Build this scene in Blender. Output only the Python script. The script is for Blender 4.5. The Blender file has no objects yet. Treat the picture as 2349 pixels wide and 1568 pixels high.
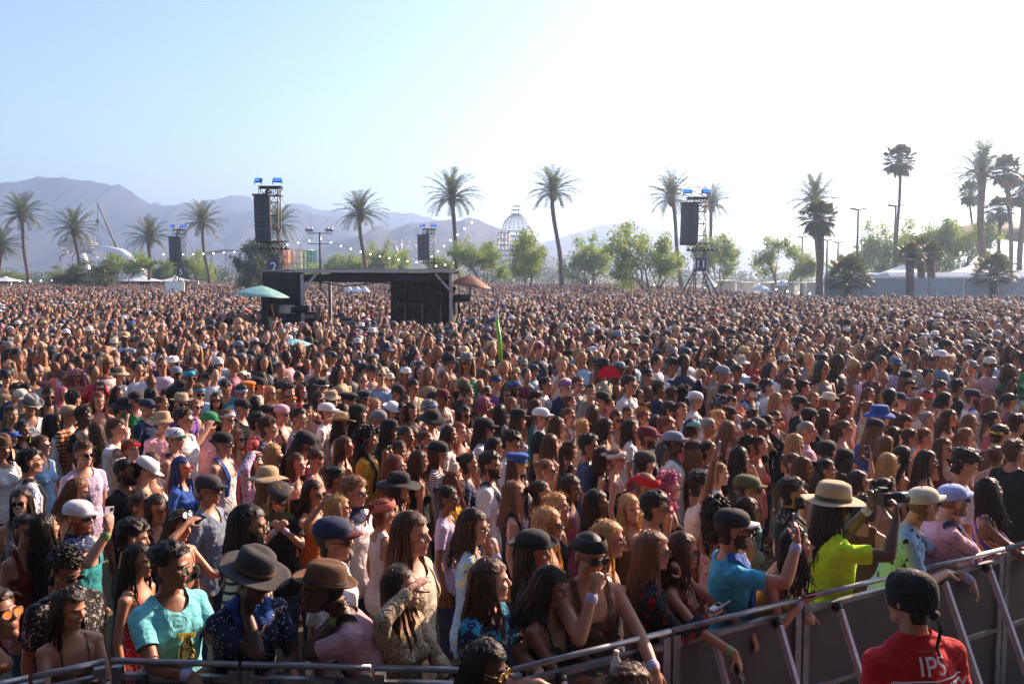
import bpy, math, random
import numpy as np
from mathutils import Matrix, Vector
R = math.radians
rng = np.random.default_rng(7)
random.seed(7)
scene = bpy.context.scene
COL = scene.collection
PXF = 900.0; HOR = 274.0; CAMH = 3.15; CX = 512.0; CY = 341.5
PITCH = math.atan((CY-HOR)/PXF)

def ray(px, py):                      # render pixels (1024x683) -> world direction with y normalised to 1
    u = (px-CX)/PXF; v = (CY-py)/PXF
    c, s = math.cos(PITCH), math.sin(PITCH)
    d = (u, c+v*s, -s+v*c)
    return (d[0]/d[1], 1.0, d[2]/d[1])
def at(px, py, z):                    # photo point (2348 wide) lying at height z
    r = ray(px*1024/2348, py*1024/2348)
    t = (z-CAMH)/r[2]
    return (r[0]*t, t, z)
def atd(px, py, y):                   # photo point (2348 wide) lying at depth y
    r = ray(px*1024/2348, py*1024/2348)
    return (r[0]*y, y, CAMH+r[2]*y)

# ------------------------------------------------------------------ mesh helpers
def link(o, parent=None):
    COL.objects.link(o)
    if parent is not None: o.parent = parent
    return o
def raw_mesh(name, V, F, mats=(), smooth=True, colors=None, matidx=None, cname='paint'):
    me = bpy.data.meshes.new(name)
    V = np.asarray(V, dtype=np.float32)
    if isinstance(F, np.ndarray):
        nf, k = F.shape
        me.vertices.add(len(V)); me.vertices.foreach_set('co', V.ravel())
        me.loops.add(nf*k); me.loops.foreach_set('vertex_index', F.astype(np.int32).ravel())
        me.polygons.add(nf); me.polygons.foreach_set('loop_start', np.arange(0, nf*k, k, dtype=np.int32))
        try: me.polygons.foreach_set('loop_total', np.full(nf, k, dtype=np.int32))
        except Exception: pass
        me.update(calc_edges=True)
    else:
        me.from_pydata(V.tolist(), [], F); me.update()
    for m in mats: me.materials.append(m)
    me.polygons.foreach_set('use_smooth', np.full(len(me.polygons), bool(smooth)))
    if matidx is not None: me.polygons.foreach_set('material_index', np.asarray(matidx, dtype=np.int32))
    if colors is not None:
        a = me.color_attributes.new(cname, 'FLOAT_COLOR', 'POINT')
        a.data.foreach_set('color', np.asarray(colors, dtype=np.float32).ravel())
    return me
def frame(d, up=(0, 0, 1)):
    d = np.asarray(d, float); d = d/(np.linalg.norm(d)+1e-9)
    u = np.asarray(up, float)
    if abs(d@u) > .97: u = np.array((0, 1., 0))
    x = np.cross(u, d); x /= np.linalg.norm(x)
    return x, np.cross(d, x), d
class MB:
    def __init__(s): s.V = []; s.F = []; s.n = 0; s.M = []; s.mi = 0
    def add(s, V, F):
        V = np.asarray(V, float); s.V.append(V)
        for f in F: s.F.append([i+s.n for i in f]); s.M.append(s.mi)
        s.n += len(V); return s
    def rings(s, rings, cap0=True, cap1=True, closed=True):
        k = len(rings[0]); V = [p for r in rings for p in r]; F = []
        for a in range(len(rings)-1):
            for i in range(k if closed else k-1):
                j = (i+1) % k
                F.append((a*k+i, a*k+j, (a+1)*k+j, (a+1)*k+i))
        if cap0: V.append(np.mean(rings[0], axis=0)); c = len(V)-1; F += [((i+1) % k, i, c) for i in range(k)]
        if cap1:
            V.append(np.mean(rings[-1], axis=0)); c = len(V)-1; b = (len(rings)-1)*k
            F += [(b+i, b+(i+1) % k, c) for i in range(k)]
        return s.add(V, F)
    def tube(s, pts, rad, n=8, caps=True, flat=1.0, up=(0, 0, 1)):
        pts = [np.asarray(p, float) for p in pts]; L = len(pts)
        if not hasattr(rad, '__len__'): rad = [rad]*L
        rs = []
        for i, p in enumerate(pts):
            d = pts[min(i+1, L-1)]-pts[max(i-1, 0)]
            x, y, _ = frame(d, up)
            rs.append([p+x*math.cos(2*math.pi*k/n)*rad[i]+y*math.sin(2*math.pi*k/n)*rad[i]*flat for k in range(n)])
        return s.rings(rs, caps, caps)
    def bar(s, p0, p1, w, h=None, up=(0, 0, 1)):
        h = h or w; p0 = np.asarray(p0, float); p1 = np.asarray(p1, float)
        x, y, _ = frame(p1-p0, up)
        q = [(-w/2, -h/2), (w/2, -h/2), (w/2, h/2), (-w/2, h/2)]
        V = [p+x*a+y*b for p in (p0, p1) for a, b in q]
        return s.add(V, [(0, 3, 2, 1), (4, 5, 6, 7), (0, 1, 5, 4), (1, 2, 6, 5), (2, 3, 7, 6), (3, 0, 4, 7)])
    def box(s, c, d, rz=0.0):
        c = np.asarray(c, float); cs, sn = math.cos(rz), math.sin(rz); V = []
        for z in (-.5, .5):
            for a, b in ((-.5, -.5), (.5, -.5), (.5, .5), (-.5, .5)):
                x, y = a*d[0], b*d[1]; V.append(c+np.array((x*cs-y*sn, x*sn+y*cs, z*d[2])))
        return s.add(V, [(0, 3, 2, 1), (4, 5, 6, 7), (0, 1, 5, 4), (1, 2, 6, 5), (2, 3, 7, 6), (3, 0, 4, 7)])
    def caps(s, p0, p1, r0, r1, n=12, m=3):
        p0 = np.asarray(p0, float); p1 = np.asarray(p1, float); x, y, d = frame(p1-p0)
        P = [(p0-d*r0*math.cos(t), r0*math.sin(t)) for t in np.linspace(.15, math.pi/2, m)]
        P += [(p0*(1-t)+p1*t, r0*(1-t)+r1*t) for t in (.33, .67)]
        P += [(p1+d*r1*math.sin(t), r1*math.cos(t)) for t in np.linspace(0, math.pi/2-.15, m)]
        return s.rings([[c+x*math.cos(2*math.pi*k/n)*r+y*math.sin(2*math.pi*k/n)*r for k in range(n)] for c, r in P])
    def ell(s, c, r, Rm=None, nu=14, nv=9, z0=-1.0, z1=1.0):
        if not hasattr(r, '__len__'): r = (r, r, r)
        c = np.asarray(c, float); rs = []
        t0, t1 = math.asin(max(-1, z0)), math.asin(min(1, z1))
        e = .12
        for t in np.linspace(max(t0, -math.pi/2+e), min(t1, math.pi/2-e), nv):
            ring = []
            for k in range(nu):
                a = 2*math.pi*k/nu
                p = np.array((math.cos(t)*math.cos(a)*r[0], math.cos(t)*math.sin(a)*r[1], math.sin(t)*r[2]))
                if Rm is not None: p = Rm@p
                ring.append(c+p)
            rs.append(ring)
        return s.rings(rs)
    def arr(s): return np.concatenate(s.V), s.F
    def mesh(s, name, mats, smooth=True):
        V, F = s.arr()
        if not isinstance(mats, (list, tuple)): mats = [mats]
        return raw_mesh(name, V, F, mats, smooth, matidx=s.M)
    def build(s, name, mats, parent=None, smooth=True, loc=None):
        o = bpy.data.objects.new(name, s.mesh(name, mats, smooth)); link(o, parent)
        if loc is not None: o.location = loc
        return o
def tag(o, label=None, cat=None, group=None, kind=None):
    if label: o['label'] = label
    if cat: o['category'] = cat
    if group: o['group'] = group
    if kind: o['kind'] = kind
    return o
def thing(name, label, cat, loc=(0, 0, 0), rz=0, group=None):
    o = bpy.data.objects.new(name, None); COL.objects.link(o); o.empty_display_size = .2
    o.location = loc; o.rotation_euler = (0, 0, rz)
    return tag(o, label, cat, group)

def vnoise(P, scale, seed=0):           # cheap smooth 3-D value noise, -1..1
    Q = np.asarray(P, float)*scale+seed*17.31+1000
    I = np.floor(Q).astype(np.int64); f = Q-I; f = f*f*(3-2*f); out = 0
    for dx in (0, 1):
        for dy in (0, 1):
            for dz in (0, 1):
                h = (I[:, 0]+dx)*374761393+(I[:, 1]+dy)*668265263+(I[:, 2]+dz)*2147483647
                h = (h ^ (h >> 13))*1274126177; h = (h ^ (h >> 16)) & 0xffff
                w = (f[:, 0] if dx else 1-f[:, 0])*(f[:, 1] if dy else 1-f[:, 1])*(f[:, 2] if dz else 1-f[:, 2])
                out = out+w*(h/32767.5-1)
    return out

# ------------------------------------------------------------------ materials
def nt_new(name):
    m = bpy.data.materials.new(name); m.use_nodes = True; nt = m.node_tree
    return m, nt, nt.nodes['Principled BSDF'], nt.nodes, nt.links
def rgba(c): return (c[0], c[1], c[2], 1.0)
def mat(name, c, rough=.6, metal=0.0, var=.15, scale=8.0, bump=0.0, emit=None, estr=0.0, spec=None, coord='Object', det=4):
    m, nt, b, N, L = nt_new(name)
    b.inputs['Roughness'].default_value = rough; b.inputs['Metallic'].default_value = metal
    if spec is not None: b.inputs['Specular IOR Level'].default_value = spec
    tc = N.new('ShaderNodeTexCoord'); n = N.new('ShaderNodeTexNoise')
    n.inputs['Scale'].default_value = scale; n.inputs['Detail'].default_value = det
    L.new(tc.outputs[coord], n.inputs['Vector'])
    r = N.new('ShaderNodeValToRGB'); L.new(n.outputs['Fac'], r.inputs['Fac'])
    r.color_ramp.elements[0].position = .3; r.color_ramp.elements[1].position = .7
    r.color_ramp.elements[0].color = rgba([x*(1-var) for x in c]); r.color_ramp.elements[1].color = rgba([min(1, x*(1+var)) for x in c])
    L.new(r.outputs['Color'], b.inputs['Base Color'])
    if bump:
        bp = N.new('ShaderNodeBump'); bp.inputs['Strength'].default_value = bump; bp.inputs['Distance'].default_value = .02
        L.new(n.outputs['Fac'], bp.inputs['Height']); L.new(bp.outputs['Normal'], b.inputs['Normal'])
    if emit:
        b.inputs['Emission Color'].default_value = rgba(emit); b.inputs['Emission Strength'].default_value = estr
    return m
C = dict(black=(.012, .012, .014), white=(.78, .76, .78), cream=(.68, .6, .47), grey=(.22, .22, .23), charcoal=(.045, .04, .04),
    navy=(.018, .028, .08), blue=(.03, .10, .42), skyblue=(.05, .42, .66), lightblue=(.33, .52, .74), cyan=(.22, .72, .80),
    teal=(.03, .30, .33), green=(.02, .25, .09), olive=(.10, .11, .04), yellow=(.80, .62, .08), mustard=(.72, .38, .02),
    neon=(.62, .95, .02), orange=(.80, .20, .03), red=(.62, .008, .018), darkred=(.16, .015, .012), maroon=(.15, .015, .03),
    coral=(.75, .18, .14), pink=(.75, .42, .50), hotpink=(.85, .04, .22), lavender=(.62, .50, .70), purple=(.20, .09, .42), plum=(.28, .08, .16),
    brown=(.13, .06, .025), tan=(.48, .34, .2), beige=(.52, .40, .26), straw=(.60, .42, .2), bluegrey=(.22, .28, .38), denim=(.05, .075, .15), flower=(.85, .82, .8), peri=(.36, .46, .82))
HAIR = dict(k=(.016, .010, .008), d=(.042, .020, .012), b=(.10, .045, .020), l=(.24, .12, .055), y=(.50, .31, .13), g=(.30, .28, .27), r=(.22, .055, .018), p=(.42, .13, .24), u=(.02, .05, .22))
HNAME = dict(k='black', d='dark brown', b='brown', l='light brown', y='blonde', g='grey', r='red', p='pink', u='blue')
SKIN = {1: (.64, .33, .23), 2: (.50, .23, .13), 3: (.29, .12, .06), 4: (.11, .045, .025)}
_mc = {}
def skin_mat(k):
    key = ('skin', k)
    if key in _mc: return _mc[key]
    m, nt, b, N, L = nt_new('skin'); c = SKIN[k]
    tc = N.new('ShaderNodeTexCoord'); n = N.new('ShaderNodeTexNoise'); n.inputs['Scale'].default_value = 14; n.inputs['Detail'].default_value = 3
    L.new(tc.outputs['Object'], n.inputs['Vector'])
    r = N.new('ShaderNodeValToRGB'); L.new(n.outputs['Fac'], r.inputs['Fac'])
    r.color_ramp.elements[0].position = .3; r.color_ramp.elements[1].position = .72
    r.color_ramp.elements[0].color = rgba((c[0]*.88, c[1]*.80, c[2]*.78)); r.color_ramp.elements[1].color = rgba(c)
    a = N.new('ShaderNodeAttribute'); a.attribute_name = 'paint'
    mx = N.new('ShaderNodeMix'); mx.data_type = 'RGBA'
    L.new(a.outputs['Alpha'], mx.inputs[0]); L.new(r.outputs['Color'], mx.inputs[6]); L.new(a.outputs['Color'], mx.inputs[7])
    L.new(mx.outputs[2], b.inputs['Base Color']); b.inputs['Roughness'].default_value = .48
    b.inputs['Subsurface Weight'].default_value = 0.0; b.inputs['Sheen Weight'].default_value = .04
    _mc[key] = m; return m
def hair_mat(k):
    key = ('hair', k)
    if key in _mc: return _mc[key]
    m, nt, b, N, L = nt_new('hair'); c = HAIR[k]
    tc = N.new('ShaderNodeTexCoord'); mp = N.new('ShaderNodeMapping'); mp.inputs['Scale'].default_value = (1, 1, .12)
    n = N.new('ShaderNodeTexNoise'); n.inputs['Scale'].default_value = 130; n.inputs['Detail'].default_value = 3
    L.new(tc.outputs['Object'], mp.inputs[0]); L.new(mp.outputs[0], n.inputs['Vector'])
    r = N.new('ShaderNodeValToRGB'); L.new(n.outputs['Fac'], r.inputs['Fac'])
    r.color_ramp.elements[0].position = .35; r.color_ramp.elements[1].position = .65
    r.color_ramp.elements[0].color = rgba([x*.42 for x in c]); r.color_ramp.elements[1].color = rgba([min(1, x*1.8+.004) for x in c])
    L.new(r.outputs['Color'], b.inputs['Base Color']); b.inputs['Roughness'].default_value = .38
    bp = N.new('ShaderNodeBump'); bp.inputs['Strength'].default_value = .7; bp.inputs['Distance'].default_value = .006
    L.new(n.outputs['Fac'], bp.inputs['Height']); L.new(bp.outputs['Normal'], b.inputs['Normal'])
    tr = N.new('ShaderNodeBsdfTranslucent'); tr.inputs[0].default_value = rgba([min(1, x*2.2+.05) for x in c])
    ms = N.new('ShaderNodeMixShader'); ms.inputs[0].default_value = .4
    L.new(b.outputs[0], ms.inputs[1]); L.new(tr.outputs[0], ms.inputs[2]); L.new(ms.outputs[0], N['Material Output'].inputs[0])
    _mc[key] = m; return m
def cloth_mat(spec):
    """spec like 'navy', 'white.floral', 'lightblue.toucan'"""
    key = ('cloth', spec)
    if key in _mc: return _mc[key]
    col, _, pat = spec.partition('.'); c = C[col]
    m, nt, b, N, L = nt_new('cloth_'+spec.replace('.', '_'))
    tc = N.new('ShaderNodeTexCoord'); v = tc.outputs['Object']
    n = N.new('ShaderNodeTexNoise'); n.inputs['Scale'].default_value = 9; n.inputs['Detail'].default_value = 5; L.new(v, n.inputs['Vector'])
    r = N.new('ShaderNodeValToRGB'); L.new(n.outputs['Fac'], r.inputs['Fac'])
    r.color_ramp.elements[0].position = .3; r.color_ramp.elements[1].position = .7
    r.color_ramp.elements[0].color = rgba([x*.84 for x in c]); r.color_ramp.elements[1].color = rgba([min(1, x*1.06) for x in c])
    out = r.outputs['Color']
    def over(fac, color):
        nonlocal out
        mx = N.new('ShaderNodeMix'); mx.data_type = 'RGBA'; L.new(fac, mx.inputs[0]); L.new(out, mx.inputs[6])
        if hasattr(color, 'default_value'): L.new(color, mx.inputs[7])
        else: mx.inputs[7].default_value = rgba(color)
        out = mx.outputs[2]
    def math_(op, a, bb):
        q = N.new('ShaderNodeMath'); q.operation = op
        for i, x in enumerate((a, bb)):
            if isinstance(x, (int, float)): q.inputs[i].default_value = x
            else: L.new(x, q.inputs[i])
        return q.outputs[0]
    def spots(scale, thr, seed=0, warp=0):
        vv = v
        mp = N.new('ShaderNodeMapping'); mp.inputs['Location'].default_value = (seed*3.3, seed*1.7, seed*2.1); L.new(vv, mp.inputs[0]); vv = mp.outputs[0]
        if warp:
            w = N.new('ShaderNodeTexNoise'); w.inputs['Scale'].default_value = scale*1.3; L.new(vv, w.inputs['Vector'])
            ad = N.new('ShaderNodeMix'); ad.data_type = 'RGBA'; ad.inputs[0].default_value = warp; L.new(vv, ad.inputs[6]); L.new(w.outputs['Color'], ad.inputs[7]); vv = ad.outputs[2]
        vo = N.new('ShaderNodeTexVoronoi'); vo.inputs['Scale'].default_value = scale; L.new(vv, vo.inputs['Vector'])
        return math_('LESS_THAN', vo.outputs['Distance'], thr), vo
    lightc = (.75, .68, .66); 
    if pat == 'floral':
        c2 = {'white': (.10, .12, .35), 'navy': (.25, .32, .5), 'black': (.35, .33, .3), 'red': (.75, .6, .55), 'purple': (.02, .02, .12), 'lavender': (.30, .04, .12), 'teal': (.4, .1, .08)}.get(col, (.4, .1, .12))
        f, vo = spots(26, .30, 1, .08); over(f, c2); f, vo = spots(41, .22, 2, .05); over(f, [x*.6+.1 for x in c2])
    elif pat == 'roses':
        f, _ = spots(15, .33, 1, .1); over(f, (.34, .01, .012)); f, _ = spots(26, .18, 3, .05); over(f, (.05, .07, .02))
    elif pat == 'tropic':
        f, _ = spots(13, .42, 1, .15); over(f, (.02, .25, .42)); f, _ = spots(17, .26, 4, .1); over(f, (.5, .5, .12)); f, _ = spots(21, .2, 6, .1); over(f, (.3, .2, .5))
    elif pat == 'lemons':
        f, _ = spots(15, .25, 2, 0); over(f, (.75, .52, .03)); f, _ = spots(24, .16, 5, .05); over(f, (.08, .14, .04))
    elif pat == 'toucan':
        f, _ = spots(14, .27, 2, .05); over(f, (.02, .02, .03)); f, _ = spots(14, .10, 2, .05); over(f, (.8, .3, .03))
    elif pat == 'dots': 
        f, _ = spots(48, .22, 1); over(f, lightc if sum(c) < .8 else (.3, .05, .12))
    elif pat == 'eyelet':
        f, _ = spots(34, .26, 1); over(f, (.12, .09, .22))
    elif pat == 'paisley':
        f, _ = spots(22, .3, 1, .2); over(f, (.55, .35, .4)); f, _ = spots(50, .2, 2); over(f, (.05, .01, .02))
    elif pat in ('stripes', 'pin', 'zigzag', 'plaid'):
        def wave(axis, sc, thr):
            w = N.new('ShaderNodeTexWave'); w.wave_type = 'BANDS'; w.bands_direction = axis; w.inputs['Scale'].default_value = sc
            L.new(v, w.inputs['Vector']); return math_('GREATER_THAN', w.outputs['Fac'], thr)
        if pat == 'stripes': over(wave('Z', 14, .5), (.02, .025, .06))
        elif pat == 'pin': over(wave('X', 9, .93), (.1, .1, .35))
        elif pat == 'zigzag': over(wave('DIAGONAL', 5, .6), (.8, .75, .75)); over(wave('DIAGONAL', 5, .85), (.8, .25, .03))
        else: over(wave('X', 6, .6), (.5, .45, .4)); over(wave('Z', 6, .75), (.02, .02, .02))
    elif pat == 'stars':
        f, _ = spots(30, .28, 1); over(f, (.7, .7, .7))
    elif pat == 'knit':
        vo = N.new('ShaderNodeTexVoronoi'); vo.inputs['Scale'].default_value = 75; L.new(v, vo.inputs['Vector'])
        over(math_('LESS_THAN', vo.outputs['Distance'], .38), (.16, .10, .05))
    L.new(out, b.inputs['Base Color']); b.inputs['Roughness'].default_value = .85; b.inputs['Sheen Weight'].default_value = .04; b.inputs['Specular IOR Level'].default_value = .25
    wn = N.new('ShaderNodeTexNoise'); wn.inputs['Scale'].default_value = 11; wn.inputs['Detail'].default_value = 2; wn.inputs['Distortion'].default_value = 1.5; L.new(v, wn.inputs['Vector'])
    bp = N.new('ShaderNodeBump'); bp.inputs['Strength'].default_value = .6; bp.inputs['Distance'].default_value = .035
    L.new(wn.outputs['Fac'], bp.inputs['Height']); L.new(bp.outputs['Normal'], b.inputs['Normal'])
    _mc[key] = m; return m
def hat_mat(spec):
    key = ('hat', spec)
    if key in _mc: return _mc[key]
    if '.' in spec: m = cloth_mat(spec)
    elif spec == 'straw': m = mat('woven_straw', C['straw'], .8, var=.35, scale=90, bump=.5)
    else: m = mat('hat_felt', C[spec], .85, var=.12, scale=30, bump=.15)
    _mc[key] = m; return m
LENS = dict(k=(.012, .012, .014), m=(.5, .52, .55), b=(.08, .25, .75), r=(.5, .02, .03), o=(.75, .16, .02), y=(.7, .45, .05), c=(.35, .33, .3), g=(.4, .7, .1), w=(.02, .02, .03))
def lens_mat(k):
    key = ('lens', k)
    if key in _mc: return _mc[key]
    m, nt, b, N, L = nt_new('lens_'+k); b.inputs['Base Color'].default_value = rgba(LENS[k]); b.inputs['Roughness'].default_value = .08
    b.inputs['Metallic'].default_value = .7 if k in 'mbryog' else 0
    if k == 'c':
        t = N.new('ShaderNodeBsdfTransparent'); ms = N.new('ShaderNodeMixShader'); ms.inputs[0].default_value = .22
        L.new(t.outputs[0], ms.inputs[1]); L.new(b.outputs[0], ms.inputs[2]); L.new(ms.outputs[0], N['Material Output'].inputs[0])
    _mc[key] = m; return m
M_FRAME = mat('spectacle_frame_black', (.015, .014, .014), .3, var=.05)
M_FRAMES = {'r': mat('spectacle_frame_red', (.55, .02, .04), .3, var=.05), 'w': mat('spectacle_frame_white', (.7, .68, .7), .3, var=.05), 'c': mat('spectacle_frame_wire', (.25, .18, .1), .3, .8, var=.05), 'm': mat('spectacle_frame_metal', (.5, .45, .35), .3, .8, var=.05), 'y': mat('spectacle_frame_yellow', (.6, .4, .1), .3, var=.05)}
M_PHONE = mat('phone_glass', (.015, .015, .02), .15, var=.05); M_PHONEC = mat('phone_case', (.55, .5, .6), .4, var=.05)
M_WRIST = mat('wristband_fabric', (.45, .42, .65), .7, var=.3, scale=60)
M_WRISTG = mat('wristband_green', (.25, .40, .12), .7, var=.3, scale=60)

# ------------------------------------------------------------------ people: one continuous skin per body, voxel-fused from shaped volumes
def remeshed(mb, voxel, smooth=3):
    V, F = mb.arr()
    me = bpy.data.meshes.new('tmp'); me.from_pydata(V.tolist(), [], F); me.update()
    o = bpy.data.objects.new('tmp', me); COL.objects.link(o)
    rm = o.modifiers.new('r', 'REMESH'); rm.mode = 'VOXEL'; rm.voxel_size = voxel
    sm = o.modifiers.new('s', 'SMOOTH'); sm.factor = .5; sm.iterations = smooth+1
    dg = bpy.context.evaluated_depsgraph_get(); ev = o.evaluated_get(dg); m2 = ev.to_mesh()
    n = len(m2.vertices); P = np.empty(n*3); m2.vertices.foreach_get('co', P); P = P.reshape(-1, 3)
    Nn = np.empty(n*3); m2.vertices.foreach_get('normal', Nn); Nn = Nn.reshape(-1, 3)
    nl = len(m2.loops); li = np.empty(nl, dtype=np.int32); m2.loops.foreach_get('vertex_index', li)
    Q = li.reshape(-1, 4) if nl == 4*len(m2.polygons) else None
    ev.to_mesh_clear(); bpy.data.objects.remove(o); bpy.data.meshes.remove(me)
    return P, Nn, Q
def head_prims(mb, T, sx=1.0, mouth=0.0):
    """T maps head-local (x right, y forward, z up, origin between the ears at eye level) to the body"""
    def e(c, r, nu=16, nv=11):
        m = MB(); m.ell(c, r, None, nu, nv); V, F = m.arr(); mb.add(T(V), F)
    def c(p0, p1, a, b):
        m = MB(); m.caps(p0, p1, a, b, 10); V, F = m.arr(); mb.add(T(V), F)
    e((0, -.012, .036), (.077, .098, .088), 24, 16); e((0, .022, -.035), (.060, .070, .078), 20, 14)
    e((0, .066, -.098), (.024, .022, .020)); c((-.045, .02, -.075), (0, .066, -.1), .022, .018); c((.045, .02, -.075), (0, .066, -.1), .022, .018)
    c((0, .088, .012), (0, .108, -.022), .009, .0125); e((-.010, .100, -.026), (.009, .010, .008)); e((.010, .100, -.026), (.009, .010, .008))
    e((0, .076, .026), (.052, .020, .012)); e((-.034, .058, -.022), (.027, .03, .024)); e((.034, .058, -.022), (.027, .03, .024))
    e((0, .084, -.053), (.024, .012, .008)); e((0, .082, -.065), (.021, .012, .009))
    for s in (-1, 1): e((s*.079, -.008, -.004), (.009, .019, .031)); c((s*.05, -.03, .0), (s*.076, -.01, 0), .02, .015)
def face_paint(Lc, smile=0, brow=(.03, .018, .012)):
    n = len(Lc); A = np.zeros((n, 4)); x, y, z = Lc[:, 0], Lc[:, 1], Lc[:, 2]; ax = np.abs(x); fr = y > .055
    def put(mk, c, a): A[mk, :3] = c; A[mk, 3] = a
    put(fr & (((ax-.030)/.018)**2+((z-.002)/.011)**2 < 1), (.20, .09, .06), .45)
    put(fr & (((ax-.030)/.0135)**2+((z-.001)/.0065)**2 < 1), (.36, .33, .31), 1)
    put(fr & (((ax-.030)/.0058)**2+((z-.001)/.0065)**2 < 1), (.02, .012, .01), 1)
    put(fr & (np.abs(z-(.022-.10*np.abs(ax-.030)))<.0042) & (ax > .012) & (ax < .05), brow, .85)
    w = .026+.012*smile; h = .010+.006*smile; zc = -.059+.25*smile*(ax*ax)*20*.3
    put((y > .05) & ((x/w)**2+((z-zc)/h)**2 < 1), (.33, .09, .08), .75)
    if smile: put((y > .05) & ((x/(w*.8))**2+((z-zc)/(h*.62))**2 < 1), (.8, .76, .72), 1)
    return A
def seg(P, a, b):
    a = np.asarray(a, float); d = np.asarray(b, float)-a; t = np.clip(((P-a)@d)/(d@d), 0, 1)
    return np.linalg.norm(P-(a+t[:, None]*d), axis=1), t
def ik(S, H, l1, l2, pole):
    S, H, pole = map(lambda q: np.asarray(q, float), (S, H, pole)); d = H-S; L = np.linalg.norm(d)
    if L > (l1+l2)*.985: H = S+d/L*(l1+l2)*.985; d = H-S; L = np.linalg.norm(d)
    u = d/L; a = (l1*l1-l2*l2+L*L)/(2*L); h = math.sqrt(max(l1*l1-a*a, 1e-6))
    p = pole-(pole@u)*u; p = p/(np.linalg.norm(p)+1e-9)
    return S+u*a+p*h, H
def rotm(ax, a):
    ax = np.asarray(ax, float); ax = ax/np.linalg.norm(ax); K = np.array([[0, -ax[2], ax[1]], [ax[2], 0, -ax[0]], [-ax[1], ax[0], 0]])
    return np.eye(3)+math.sin(a)*K+(1-math.cos(a))*K@K
def hand_prims(mb, W, d, nrm, side, curl=.5, s=1.0):
    """W wrist, d hand direction, nrm = palm normal (fingers curl towards it), side +1 right"""
    d = np.asarray(d, float); d /= np.linalg.norm(d); n = np.asarray(nrm, float); n = n-(n@d)*d; n /= np.linalg.norm(n)
    x = np.cross(d, n)*side           # thumb side is -x
    def P(a, b, c): return W+(x*a+d*b+n*c)*s
    Rm = np.stack([x, d, n], axis=1)
    mb.ell(P(0, .048, 0), (.040*s, .050*s, .016*s), Rm, 12, 8)
    mb.caps(P(0, -.01, 0), P(0, .03, 0), .026*s, .024*s, 10)
    for k, (ox, L0) in enumerate(((-.029, .072), (-.0095, .080), (.0105, .074), (.029, .058))):
        p = P(ox, .085-.004*abs(k-1.4), 0); ang = curl*.35+k*.05; dd = d+x*(ox*2.2); dd /= np.linalg.norm(dd)
        for j, q in enumerate((.45, .31, .24)):
            cdir = dd*math.cos(ang)+n*math.sin(ang); e = p+cdir*L0*q*s
            mb.caps(p, e, (.0098-.0008*j)*s, (.0092-.0009*j)*s, 8, 2); p = e; ang += curl*1.15
    p = P(-.026, .018, .006); dd = -x*.75+d*.75+n*(.25+.5*curl); dd /= np.linalg.norm(dd)
    for j, q in enumerate((.038, .030, .026)):
        e = p+dd*q*s; mb.caps(p, e, (.0135-.0015*j)*s, (.012-.0015*j)*s, 8, 2); p = e
        dd = dd+d*.25+n*curl*.25+x*.15*curl*j; dd /= np.linalg.norm(dd)
    return P(-.005, .075, .03)
ARMS = {  # hand target, pole, hand direction, palm normal, curl  (right arm; x mirrored for the left)
    'down': ((.25, .02, .82), (.3, -1, -.1), (0, .1, -1), (-1, 0, 0), .45),
    'rail': ((.02, .36, 1.17), (.7, -.1, -1), (-1, .35, -.05), (0, -.2, -1), .35),
    'rail2': ((.14, .42, 1.19), (.7, -.3, -1), (-.3, .9, -.4), (0, -.2, -1), .6),
    'over': ((.20, .60, 1.02), (.6, -.1, -.6), (-.1, .5, -1), (0, -1, -.3), .5),
    'phone': ((.16, .36, 1.60), (.6, -.2, -1), (-.15, .1, 1), (-.3, -1, 0), .75),
    'low': ((.07, .34, 1.27), (.7, -.2, -1), (-.6, .8, .25), (-.2, -.2, 1), .8),
    'shade': ((.10, .16, 1.70), (1, .25, .1), (-.95, .15, .35), (0, -.3, -1), .25),
    'chin': ((.05, .17, 1.48), (.6, .1, -1), (-.35, -.1, 1), (-.2, -1, 0), 1.0),
    'clasp': ((.03, .25, 1.43), (.8, .2, -1), (-.8, .1, .7), (-.5, -1, 0), .8),
    'point': ((.20, .26, 1.62), (1, 0, -.6), (.1, .6, .8), (-1, .2, 0), .7),
    'touch': ((.14, .20, 1.60), (.8, .1, -.8), (-.5, -.2, .8), (-.6, -.8, 0), .8),
    'head': ((.05, .02, 1.80), (1, .1, .3), (-1, .1, -.1), (0, 0, -1), .35),
    'up': ((.28, .10, 2.02), (1, 0, 0), (0, .1, 1), (0, 1, 0), .3),
    'behind': ((.10, -.12, 1.00), (1, -.6, -.2), (-1, 0, -.3), (0, -1, 0), .4),
    'hang': ((.16, .10, 1.05), (1, -.2, -.3), (-.8, .5, -.4), (0, -.8, .4), .8)}
TORSO = {'m': [(.80, .150, .105, 0), (.90, .172, .122, -.005), (1.0, .158, .112, 0), (1.10, .150, .105, .002), (1.22, .166, .118, .004), (1.32, .178, .122, .002), (1.40, .166, .100, -.006), (1.452, .115, .074, -.014), (1.49, .062, .060, -.016)],
         'w': [(.80, .158, .110, -.005), (.90, .176, .125, -.012), (1.0, .148, .108, -.004), (1.10, .124, .092, .002), (1.20, .135, .098, .004), (1.30, .150, .104, 0), (1.39, .140, .086, -.006), (1.445, .095, .066, -.014), (1.49, .052, .052, -.016)]}
class Body: pass
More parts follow.
